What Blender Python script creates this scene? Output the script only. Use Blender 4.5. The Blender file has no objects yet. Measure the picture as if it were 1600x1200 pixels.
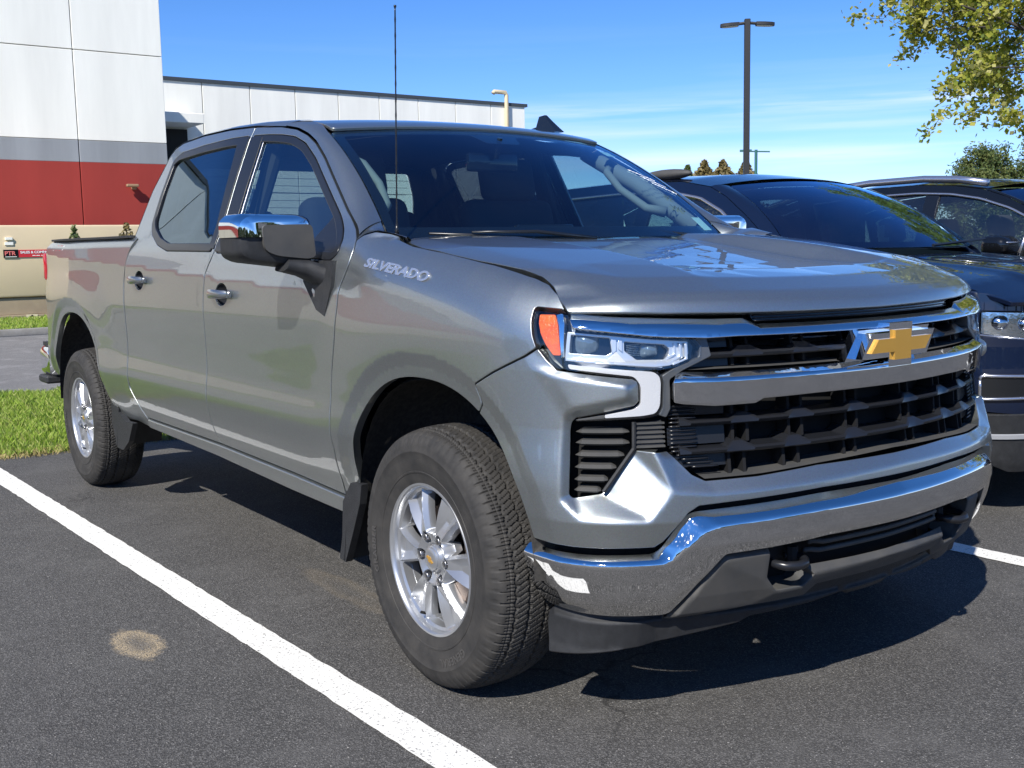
import bpy, bmesh, math, random
import numpy as np
from mathutils import Vector, Matrix, geometry
random.seed(7); np.random.seed(7)
SC = bpy.context.scene
COL = SC.collection

# ------------------------------------------------------------------ camera
CAM_POS = (2.70596, -2.64295, 1.31452)
cam_data = bpy.data.cameras.new('camera')
cam_data.sensor_width = 36.0
cam_data.lens = 38.26944
cam_data.clip_start = 0.05
cam_data.clip_end = 3000
camera = bpy.data.objects.new('camera', cam_data)
COL.objects.link(camera)
def cam_axes(yaw, pitch, roll):
    f = Vector((math.cos(pitch)*math.cos(yaw), math.cos(pitch)*math.sin(yaw), math.sin(pitch)))
    r = Vector((math.sin(yaw), -math.cos(yaw), 0.0)); u = r.cross(f)
    return f, r*math.cos(roll)+u*math.sin(roll), -r*math.sin(roll)+u*math.cos(roll)
cf, cr, cu = cam_axes(math.radians(143.83338), math.radians(-7.11653), math.radians(-1.10517))
camera.matrix_world = Matrix(((cr.x, cu.x, -cf.x, CAM_POS[0]), (cr.y, cu.y, -cf.y, CAM_POS[1]),
                              (cr.z, cu.z, -cf.z, CAM_POS[2]), (0, 0, 0, 1)))
SC.camera = camera

# ------------------------------------------------------------------ sky and sun
SUN_EL = math.radians(42.0)
SUN_AZ = math.atan2(-1.0, 0.58)            # direction towards the sun, from +X counter-clockwise
world = bpy.data.worlds.new("World"); SC.world = world; world.use_nodes = True
wn, wl = world.node_tree.nodes, world.node_tree.links
bg = wn['Background']
sky = wn.new('ShaderNodeTexSky'); sky.sky_type = 'NISHITA'; sky.sun_disc = False
sky.sun_elevation = SUN_EL; sky.sun_rotation = math.pi/2 - SUN_AZ
sky.air_density = 1.0; sky.dust_density = 0.0; sky.ozone_density = 4.0; sky.altitude = 3000
hs = wn.new('ShaderNodeHueSaturation'); hs.inputs['Saturation'].default_value = 1.22; wl.new(sky.outputs[0], hs.inputs['Color'])
# thin cirrus streaks low over the horizon
tc = wn.new('ShaderNodeTexCoord'); sep = wn.new('ShaderNodeSeparateXYZ'); wl.new(tc.outputs['Generated'], sep.inputs[0])
mp = wn.new('ShaderNodeMapping'); mp.inputs['Scale'].default_value = (1.3, 1.3, 26.0); mp.inputs['Location'].default_value = (0.35, 0.2, 0.55)
mp.inputs['Rotation'].default_value = (0.0, 0.012, 0.0)
wl.new(tc.outputs['Generated'], mp.inputs[0])
cn = wn.new('ShaderNodeTexNoise'); cn.inputs['Scale'].default_value = 1.6; cn.inputs['Detail'].default_value = 6; cn.inputs['Roughness'].default_value = 0.55
wl.new(mp.outputs[0], cn.inputs['Vector'])
cramp = wn.new('ShaderNodeValToRGB'); cramp.color_ramp.elements[0].position = 0.50; cramp.color_ramp.elements[1].position = 0.74
cramp.color_ramp.elements[0].color = (0, 0, 0, 1); cramp.color_ramp.elements[1].color = (1, 1, 1, 1)
wl.new(cn.outputs['Fac'], cramp.inputs[0])
hz = wn.new('ShaderNodeMapRange'); hz.inputs['From Min'].default_value = 0.02; hz.inputs['From Max'].default_value = 0.20
hz.inputs['To Min'].default_value = 0.35; hz.inputs['To Max'].default_value = 0.0
wl.new(sep.outputs['Z'], hz.inputs['Value'])
mul = wn.new('ShaderNodeMath'); mul.operation = 'MULTIPLY'; wl.new(cramp.outputs[0], mul.inputs[0]); wl.new(hz.outputs[0], mul.inputs[1])
# two long contrail-like veils at fixed heights
veil = None
for zc, zw, amp in ((0.118, 0.0085, 0.85), (0.071, 0.010, 0.65), (0.099, 0.004, 0.30)):
    sbz = wn.new('ShaderNodeMath'); sbz.operation = 'SUBTRACT'; wl.new(sep.outputs['Z'], sbz.inputs[0]); sbz.inputs[1].default_value = zc
    dvz = wn.new('ShaderNodeMath'); dvz.operation = 'DIVIDE'; wl.new(sbz.outputs[0], dvz.inputs[0]); dvz.inputs[1].default_value = zw
    pz = wn.new('ShaderNodeMath'); pz.operation = 'MULTIPLY'; wl.new(dvz.outputs[0], pz.inputs[0]); wl.new(dvz.outputs[0], pz.inputs[1])
    ng = wn.new('ShaderNodeMath'); ng.operation = 'MULTIPLY'; wl.new(pz.outputs[0], ng.inputs[0]); ng.inputs[1].default_value = -1.0
    ex = wn.new('ShaderNodeMath'); ex.operation = 'EXPONENT'; wl.new(ng.outputs[0], ex.inputs[0])
    vr = wn.new('ShaderNodeMapRange'); vr.inputs['From Min'].default_value = 0.40; vr.inputs['From Max'].default_value = 0.62; vr.inputs['To Min'].default_value = 0.0; vr.inputs['To Max'].default_value = amp
    wl.new(cn.outputs['Fac'], vr.inputs['Value'])
    vm = wn.new('ShaderNodeMath'); vm.operation = 'MULTIPLY'; wl.new(ex.outputs[0], vm.inputs[0]); wl.new(vr.outputs[0], vm.inputs[1])
    if veil is None: veil = vm
    else:
        va_ = wn.new('ShaderNodeMath'); va_.operation = 'ADD'; wl.new(veil.outputs[0], va_.inputs[0]); wl.new(vm.outputs[0], va_.inputs[1]); veil = va_
mul2 = wn.new('ShaderNodeMath'); mul2.operation = 'ADD'; mul2.use_clamp = True; wl.new(veil.outputs[0], mul2.inputs[0]); wl.new(mul.outputs[0], mul2.inputs[1])
mix = wn.new('ShaderNodeMixRGB'); wl.new(mul2.outputs[0], mix.inputs['Fac']); wl.new(hs.outputs[0], mix.inputs[1])
mix.inputs[2].default_value = (5.6, 6.8, 8.4, 1)
tint = wn.new('ShaderNodeMixRGB'); tint.blend_type = 'MULTIPLY'; tint.inputs['Fac'].default_value = 1.0
tint.inputs[2].default_value = (0.96, 0.87, 0.97, 1)
wl.new(mix.outputs[0], tint.inputs[1]); wl.new(tint.outputs[0], bg.inputs['Color'])
bg.inputs['Strength'].default_value = 0.115
sun_data = bpy.data.lights.new('sun', 'SUN'); sun_data.energy = 4.2; sun_data.angle = math.radians(0.55); sun_data.color = (1.0, 0.955, 0.88)
sun = bpy.data.objects.new('sun', sun_data); COL.objects.link(sun)
sd = Vector((math.cos(SUN_AZ)*math.cos(SUN_EL), math.sin(SUN_AZ)*math.cos(SUN_EL), math.sin(SUN_EL)))
sun.rotation_euler = sd.to_track_quat('Z', 'Y').to_euler()
vs = SC.view_settings; vs.view_transform = 'Standard'; vs.look = 'None'; vs.gamma = 1.0; vs.use_curve_mapping = False
vs.exposure = 0.68

# ------------------------------------------------------------------ helpers
def tag(o, label=None, cat=None, group=None, kind=None):
    if label: o['label'] = label
    if cat: o['category'] = cat
    if group: o['group'] = group
    if kind: o['kind'] = kind
    return o
def empty(name, loc=(0, 0, 0), rotz=0.0, label=None, cat=None, group=None, scale=1.0):
    o = bpy.data.objects.new(name, None); COL.objects.link(o)
    o.location = loc; o.rotation_euler = (0, 0, rotz); o.scale = (scale,)*3; o.empty_display_size = 0.2
    return tag(o, label, cat, group)
def mk(name, verts, faces, mat, parent=None, normals=None, smooth=True, kind=None, mats=None, midx=None):
    me = bpy.data.meshes.new(name)
    me.from_pydata([tuple(map(float, v)) for v in verts], [], [tuple(int(i) for i in f) for f in faces])
    if mats:
        for m in mats: me.materials.append(m)
        me.polygons.foreach_set('material_index', np.array(midx, dtype=np.int32))
    else: me.materials.append(mat)
    if smooth: me.polygons.foreach_set('use_smooth', np.ones(len(me.polygons), dtype=bool))
    me.update()
    if normals is not None:
        me.normals_split_custom_set_from_vertices([tuple(map(float, n)) for n in normals])
    o = bpy.data.objects.new(name, me); COL.objects.link(o)
    if parent: o.parent = parent
    if kind: o['kind'] = kind
    return o
def bm_obj(name, bm, mat, parent=None, smooth=False, angle=None, kind=None):
    bmesh.ops.recalc_face_normals(bm, faces=bm.faces)
    me = bpy.data.meshes.new(name); bm.to_mesh(me); bm.free()
    for m in (mat if isinstance(mat, (list, tuple)) else [mat]): me.materials.append(m)
    if smooth: me.polygons.foreach_set('use_smooth', np.ones(len(me.polygons), dtype=bool))
    if angle is not None:
        me.polygons.foreach_set('use_smooth', np.ones(len(me.polygons), dtype=bool))
        me.set_sharp_from_angle(angle=math.radians(angle))
    o = bpy.data.objects.new(name, me); COL.objects.link(o)
    if parent: o.parent = parent
    if kind: o['kind'] = kind
    return o
def bx(bm, c, s, rot=None, mi=0):
    m = Matrix.Translation(c) @ (rot.to_4x4() if rot else Matrix.Identity(4)) @ Matrix.Diagonal((s[0], s[1], s[2], 1))
    r = bmesh.ops.create_cube(bm, size=1.0, matrix=m)
    for v in r['verts']:
        for f in v.link_faces: f.material_index = mi
    return r['verts']
def bevel_all(bm, w, seg=2, ang=30):
    es = [e for e in bm.edges if len(e.link_faces) == 2 and e.calc_face_angle(0) > math.radians(ang)]
    bmesh.ops.bevel(bm, geom=es, offset=w, segments=seg, profile=0.5, affect='EDGES', clamp_overlap=True)
def box_obj(name, c, s, mat, parent=None, bevel=0.0, rot=None, seg=2):
    bm = bmesh.new(); bx(bm, c, s, rot)
    if bevel: bevel_all(bm, bevel, seg)
    return bm_obj(name, bm, mat, parent, angle=35)
def tube(bm, pts, rad, seg=8, cap=True):
    """round bar along a polyline; rad may be a list"""
    pts = [Vector(p) for p in pts]; n = len(pts)
    if not isinstance(rad, (list, tuple)): rad = [rad]*n
    rings = []; up = None
    for i, p in enumerate(pts):
        d = (pts[min(i+1, n-1)] - pts[max(i-1, 0)]).normalized()
        if up is None:
            up = Vector((0, 0, 1)) if abs(d.z) < 0.9 else Vector((1, 0, 0))
        a = d.cross(up); a = a.normalized() if a.length > 1e-6 else d.orthogonal().normalized()
        b = a.cross(d).normalized(); up = b
        rings.append([bm.verts.new(p + (a*math.cos(t) + b*math.sin(t))*rad[i]) for t in [2*math.pi*k/seg for k in range(seg)]])
    for i in range(n-1):
        for k in range(seg):
            bm.faces.new((rings[i][k], rings[i][(k+1) % seg], rings[i+1][(k+1) % seg], rings[i+1][k]))
    if cap:
        bm.faces.new(rings[0][::-1]); bm.faces.new(rings[-1])
    return rings
def prism(bm, poly, z0, z1, tf=None, mi=0):
    """polygon in (x,y) extruded z0..z1, mapped by tf(x,y,z)->xyz"""
    tf = tf or (lambda x, y, z: (x, y, z))
    a = [bm.verts.new(tf(x, y, z0)) for x, y in poly]; b = [bm.verts.new(tf(x, y, z1)) for x, y in poly]
    fs = [bm.faces.new(a[::-1]), bm.faces.new(b)]
    n = len(poly)
    for i in range(n): fs.append(bm.faces.new((a[i], a[(i+1) % n], b[(i+1) % n], b[i])))
    for f in fs: f.material_index = mi
    return fs
def copy_tree(o, parent=None):
    c = o.copy(); COL.objects.link(c)
    if parent is not None: c.parent = parent
    for ch in list(o.children): copy_tree(ch, c)
    return c

# ------------------------------------------------------------------ materials
def nt(m): return m.node_tree.nodes, m.node_tree.links
def mat(name, col=(0.5, 0.5, 0.5), rough=0.5, metal=0.0, coat=0.0, spec=0.5, var=0.0, vscale=5.0, bump=0.0, bscale=200.0,
        rvar=0.0, trans=0.0, coat_rough=0.03, emit=None, alpha=1.0, ior=1.45, col2=None, detail=4, dist=1.0):
    m = bpy.data.materials.new(name); m.use_nodes = True
    n, l = nt(m); b = n['Principled BSDF']
    b.inputs['Base Color'].default_value = (*col, 1); b.inputs['Roughness'].default_value = rough
    b.inputs['Metallic'].default_value = metal; b.inputs['Coat Weight'].default_value = coat
    b.inputs['Coat Roughness'].default_value = coat_rough
    b.inputs['Specular IOR Level'].default_value = spec; b.inputs['Transmission Weight'].default_value = trans
    b.inputs['IOR'].default_value = ior; b.inputs['Alpha'].default_value = alpha
    t = n.new('ShaderNodeTexCoord')
    if var or col2 or rvar:
        ns = n.new('ShaderNodeTexNoise'); ns.inputs['Scale'].default_value = vscale; ns.inputs['Detail'].default_value = detail
        ns.inputs['Roughness'].default_value = 0.6; l.new(t.outputs['Object'], ns.inputs['Vector'])
        if var or col2:
            r = n.new('ShaderNodeValToRGB'); r.color_ramp.elements[0].position = 0.3; r.color_ramp.elements[1].position = 0.7
            c2 = col2 if col2 else tuple(min(1, c*(1+var)) for c in col)
            c1 = col if col2 else tuple(c*(1-var) for c in col)
            r.color_ramp.elements[0].color = (*c1, 1); r.color_ramp.elements[1].color = (*c2, 1)
            l.new(ns.outputs['Fac'], r.inputs[0]); l.new(r.outputs[0], b.inputs['Base Color'])
        if rvar:
            mr = n.new('ShaderNodeMapRange'); mr.inputs['To Min'].default_value = max(0, rough-rvar); mr.inputs['To Max'].default_value = min(1, rough+rvar)
            mr.inputs['From Min'].default_value = 0.3; mr.inputs['From Max'].default_value = 0.7
            l.new(ns.outputs['Fac'], mr.inputs['Value']); l.new(mr.outputs[0], b.inputs['Roughness'])
    if bump:
        n2 = n.new('ShaderNodeTexNoise'); n2.inputs['Scale'].default_value = bscale; n2.inputs['Detail'].default_value = 3
        l.new(t.outputs['Object'], n2.inputs['Vector'])
        bp = n.new('ShaderNodeBump'); bp.inputs['Strength'].default_value = bump; bp.inputs['Distance'].default_value = 0.002*dist
        l.new(n2.outputs['Fac'], bp.inputs['Height']); l.new(bp.outputs[0], b.inputs['Normal'])
    if emit:
        b.inputs['Emission Color'].default_value = (*emit[0], 1); b.inputs['Emission Strength'].default_value = emit[1]
    return m
def glass_mat(name, tint=(0.6, 0.8, 0.78), refl=0.9, rough=0.0, ior=1.5, dirt=0.0, rc=(1, 1, 1)):
    """thin pane: tinted see-through with a fresnel reflection and a little dust"""
    m = bpy.data.materials.new(name); m.use_nodes = True; n, l = nt(m)
    for x in list(n):
        if x.type == 'BSDF_PRINCIPLED': n.remove(x)
    out = n['Material Output']
    tr = n.new('ShaderNodeBsdfTransparent'); tr.inputs[0].default_value = (*tint, 1)
    gl = n.new('ShaderNodeBsdfGlossy'); gl.inputs['Roughness'].default_value = rough; gl.inputs['Color'].default_value = (refl*rc[0], refl*rc[1], refl*rc[2], 1)
    # schlick term that is the same from both faces of the thin pane
    lwn = n.new('ShaderNodeNewGeometry'); dp = n.new('ShaderNodeVectorMath'); dp.operation = 'DOT_PRODUCT'; l.new(lwn.outputs['Normal'], dp.inputs[0]); l.new(lwn.outputs['Incoming'], dp.inputs[1])
    ab = n.new('ShaderNodeMath'); ab.operation = 'ABSOLUTE'; l.new(dp.outputs['Value'], ab.inputs[0])
    om = n.new('ShaderNodeMath'); om.operation = 'SUBTRACT'; om.inputs[0].default_value = 1.0; l.new(ab.outputs[0], om.inputs[1])
    pw = n.new('ShaderNodeMath'); pw.operation = 'POWER'; l.new(om.outputs[0], pw.inputs[0]); pw.inputs[1].default_value = 4.6
    f0 = ((ior-1)/(ior+1))**2*1.8
    fr = n.new('ShaderNodeMath'); fr.operation = 'MULTIPLY_ADD'; l.new(pw.outputs[0], fr.inputs[0]); fr.inputs[1].default_value = 1-f0; fr.inputs[2].default_value = f0
    mx = n.new('ShaderNodeMixShader'); l.new(fr.outputs[0], mx.inputs[0]); l.new(tr.outputs[0], mx.inputs[1]); l.new(gl.outputs[0], mx.inputs[2])
    last = mx
    if dirt:
        df = n.new('ShaderNodeBsdfDiffuse'); df.inputs['Color'].default_value = (0.42, 0.42, 0.40, 1)
        t = n.new('ShaderNodeTexCoord'); ns = n.new('ShaderNodeTexNoise'); ns.inputs['Scale'].default_value = 3.5; ns.inputs['Detail'].default_value = 8
        l.new(t.outputs['Object'], ns.inputs['Vector'])
        mr = n.new('ShaderNodeMapRange'); mr.inputs['From Min'].default_value = 0.3; mr.inputs['From Max'].default_value = 0.75
        mr.inputs['To Min'].default_value = dirt*0.25; mr.inputs['To Max'].default_value = dirt
        l.new(ns.outputs['Fac'], mr.inputs['Value'])
        m2 = n.new('ShaderNodeMixShader'); l.new(mr.outputs[0], m2.inputs[0]); l.new(mx.outputs[0], m2.inputs[1]); l.new(df.outputs[0], m2.inputs[2]); last = m2
    l.new(last.outputs[0], out.inputs['Surface'])
    return m
def paint(name, col, metal=0.75, rough=0.33, flake=0.25, coat=1.0, dust=0.06, spec=0.5):
    """metallic car paint: flaky base under a clear coat with a light film of dust low down on the body"""
    m = bpy.data.materials.new(name); m.use_nodes = True; n, l = nt(m); b = n['Principled BSDF']
    b.inputs['Metallic'].default_value = metal; b.inputs['Roughness'].default_value = rough
    b.inputs['Coat Weight'].default_value = coat; b.inputs['Coat Roughness'].default_value = 0.012
    b.inputs['Coat IOR'].default_value = 1.55; b.inputs['Specular IOR Level'].default_value = spec
    t = n.new('ShaderNodeTexCoord')
    v = n.new('ShaderNodeTexVoronoi'); v.inputs['Scale'].default_value = 900.0; l.new(t.outputs['Object'], v.inputs['Vector'])
    mixn = n.new('ShaderNodeMixRGB'); mixn.blend_type = 'MIX'; mixn.inputs['Fac'].default_value = flake
    mixn.inputs[1].default_value = (*col, 1)
    rp = n.new('ShaderNodeMixRGB'); rp.blend_type = 'MULTIPLY'; rp.inputs['Fac'].default_value = 1.0
    rp.inputs[1].default_value = (*[min(1, c*2.0) for c in col], 1); l.new(v.outputs['Color'], rp.inputs[2])
    l.new(rp.outputs[0], mixn.inputs[2])
    v2 = n.new('ShaderNodeTexVoronoi'); v2.inputs['Scale'].default_value = 330.0; l.new(t.outputs['Object'], v2.inputs['Vector'])
    s2 = n.new('ShaderNodeSeparateColor'); l.new(v2.outputs['Color'], s2.inputs[0])
    g2 = n.new('ShaderNodeMapRange'); g2.inputs['To Min'].default_value = 0.95; g2.inputs['To Max'].default_value = 1.05; l.new(s2.outputs[0], g2.inputs['Value'])
    mg = n.new('ShaderNodeMixRGB'); mg.blend_type = 'MULTIPLY'; mg.inputs['Fac'].default_value = 1.0; l.new(mixn.outputs[0], mg.inputs[1]); l.new(g2.outputs[0], mg.inputs[2]); mixn = mg
    ns = n.new('ShaderNodeTexNoise'); ns.inputs['Scale'].default_value = 2.3; ns.inputs['Detail'].default_value = 9; ns.inputs['Roughness'].default_value = 0.65
    l.new(t.outputs['Object'], ns.inputs['Vector'])
    sp = n.new('ShaderNodeSeparateXYZ'); l.new(t.outputs['Object'], sp.inputs[0])
    mr = n.new('ShaderNodeMapRange'); mr.inputs['From Min'].default_value = 0.4; mr.inputs['From Max'].default_value = 1.1
    mr.inputs['To Min'].default_value = dust*3; mr.inputs['To Max'].default_value = dust; l.new(sp.outputs['Z'], mr.inputs['Value'])
    mm = n.new('ShaderNodeMath'); mm.operation = 'MULTIPLY'; l.new(ns.outputs['Fac'], mm.inputs[0]); l.new(mr.outputs[0], mm.inputs[1])
    d = n.new('ShaderNodeMixRGB'); d.inputs[2].default_value = (0.30, 0.28, 0.25, 1); l.new(mm.outputs[0], d.inputs['Fac']); l.new(mixn.outputs[0], d.inputs[1])
    l.new(d.outputs[0], b.inputs['Base Color'])
    m3 = n.new('ShaderNodeMath'); m3.operation = 'MULTIPLY_ADD'; m3.inputs[1].default_value = 0.12; m3.inputs[2].default_value = 0.004
    l.new(mm.outputs[0], m3.inputs[0]); l.new(m3.outputs[0], b.inputs['Coat Roughness'])
    bp = n.new('ShaderNodeBump'); bp.inputs['Strength'].default_value = 0.12; bp.inputs['Distance'].default_value = 0.0004
    l.new(v.outputs['Distance'], bp.inputs['Height']); l.new(bp.outputs[0], b.inputs['Normal'])
    # orange peel on the coat
    n4 = n.new('ShaderNodeTexNoise'); n4.inputs['Scale'].default_value = 14; n4.inputs['Detail'].default_value = 1; l.new(t.outputs['Object'], n4.inputs['Vector'])
    b4 = n.new('ShaderNodeBump'); b4.inputs['Strength'].default_value = 0.05; b4.inputs['Distance'].default_value = 0.004
    l.new(n4.outputs['Fac'], b4.inputs['Height']); l.new(b4.outputs[0], b.inputs['Coat Normal'])
    return m
M = {}
M['paint'] = paint('silver_grey_paint', (0.385, 0.415, 0.412), metal=0.92, rough=0.37, flake=0.12)
def chrome(name, scratch=0.0):
    m = mat(name, (0.86, 0.88, 0.90), 0.035, 1.0)
    n, l = nt(m); b = n['Principled BSDF']; t = n.new('ShaderNodeTexCoord')
    mp = n.new('ShaderNodeMapping'); mp.inputs['Scale'].default_value = (60, 60, 3.0); l.new(t.outputs['Object'], mp.inputs[0])
    ns = n.new('ShaderNodeTexNoise'); ns.inputs['Scale'].default_value = 3.0; ns.inputs['Detail'].default_value = 6; l.new(mp.outputs[0], ns.inputs['Vector'])
    r = n.new('ShaderNodeValToRGB'); r.color_ramp.elements[0].position = 0.56; r.color_ramp.elements[1].position = 0.78
    r.color_ramp.elements[0].color = (0.03,)*3+(1,); r.color_ramp.elements[1].color = (0.03+scratch,)*3+(1,)
    l.new(ns.outputs['Fac'], r.inputs[0]); l.new(r.outputs[0], b.inputs['Roughness'])
    if scratch:
        c = n.new('ShaderNodeMixRGB'); c.inputs[1].default_value = (0.84, 0.84, 0.83, 1); c.inputs[2].default_value = (0.60, 0.57, 0.53, 1)
        l.new(r.outputs[0], c.inputs['Fac']); l.new(c.outputs[0], b.inputs['Base Color'])

    return m
M['chrome'] = chrome('chrome', 0.0)
M['chrome_dusty'] = chrome('chrome_dusty', 0.20)
M['badge'] = mat('badge_silver', (0.70, 0.72, 0.75), 0.18, 0.8)
M['black_plastic'] = mat('black_textured_plastic', (0.022, 0.023, 0.025), 0.55, bump=0.5, bscale=900, var=0.25, vscale=30)
M['dark_plastic'] = mat('dark_grey_plastic', (0.05, 0.051, 0.052), 0.6, bump=0.35, bscale=700, col2=(0.075, 0.072, 0.066), vscale=9)
M['gloss_black'] = mat('gloss_black', (0.008, 0.009, 0.011), 0.12, coat=0.6)
M['trim_black'] = mat('satin_black_trim', (0.014, 0.015, 0.018), 0.28)
M['flat_black'] = mat('flat_black', (0.006, 0.006, 0.006), 0.9)
M['liner'] = mat('wheel_liner', (0.012, 0.012, 0.012), 0.85, col2=(0.05, 0.046, 0.04), vscale=60, detail=8, bump=0.3, bscale=80)
M['under'] = mat('underbody', (0.012, 0.012, 0.013), 0.8)
M['rubber'] = mat('tyre_rubber', (0.020, 0.0195, 0.019), 0.72, col2=(0.045, 0.042, 0.038), vscale=18, detail=8, bump=0.25, bscale=500)
M['alloy'] = mat('silver_alloy', (0.44, 0.45, 0.465), 0.33, 0.75, coat=0.5, var=0.05, vscale=20)
M['steel'] = mat('bare_steel', (0.35, 0.35, 0.36), 0.3, 1.0)
M['rust_steel'] = mat('brake_steel', (0.22, 0.20, 0.19), 0.45, 0.9, col2=(0.16, 0.10, 0.07), vscale=14)
M['gold'] = mat('gold_emblem', (0.60, 0.33, 0.055), 0.32, 0.45, coat=0.5, bump=0.15, bscale=700)
M['amber'] = mat('amber_lens', (0.95, 0.17, 0.01), 0.12, coat=1.0, col2=(0.75, 0.10, 0.005), vscale=60, bump=0.5, bscale=160, dist=2.0)
M['red_lens'] = mat('red_lens', (0.42, 0.01, 0.02), 0.1, coat=1.0)
M['clear'] = glass_mat('clear_lens', (0.93, 0.95, 0.96), 0.9, 0.0, 1.5)
M['windscreen'] = glass_mat('windscreen_glass', (0.62, 0.80, 0.82), 1.0, 0.0, 1.54, dirt=0.006, rc=(0.55, 0.85, 1.15))
M['side_glass'] = glass_mat('side_glass', (0.50, 0.60, 0.58), 0.95, 0.0, 1.8, dirt=0.006, rc=(0.6, 0.88, 1.1))
M['privacy_glass'] = glass_mat('privacy_glass', (0.10, 0.11, 0.12), 0.95, 0.0, 1.85, dirt=0.004, rc=(0.75, 0.92, 1.05))
M['seat'] = mat('black_seat_cloth', (0.055, 0.057, 0.062), 0.9, bump=0.3, bscale=400)
M['cabin'] = mat('cabin_dark', (0.035, 0.037, 0.04), 0.7)
M['cabin_light'] = mat('cabin_pale_trim', (0.20, 0.205, 0.205), 0.8)
M['reflector'] = mat('lamp_reflector', (0.82, 0.84, 0.86), 0.10, 1.0, bump=0.4, bscale=90)
M['bezel'] = mat('lamp_bezel_silver', (0.72, 0.74, 0.76), 0.22, 0.55, coat=0.5)
M['well'] = mat('lamp_well', (0.42, 0.44, 0.46), 0.22, 0.7, bump=0.3, bscale=120)
M['surround'] = mat('grey_lamp_surround', (0.10, 0.106, 0.112), 0.35, 0.4, coat=0.3)
M['drl'] = mat('white_light_guide', (0.62, 0.61, 0.62), 0.35, coat=0.6, bump=0.6, bscale=420)
M['mirror_glass'] = mat('mirror_glass', (0.8, 0.8, 0.8), 0.02, 1.0)
M['decal_grey'] = mat('decal_silver', (0.55, 0.55, 0.55), 0.4)
M['decal_red'] = mat('decal_red', (0.5, 0.02, 0.02), 0.4)

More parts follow.
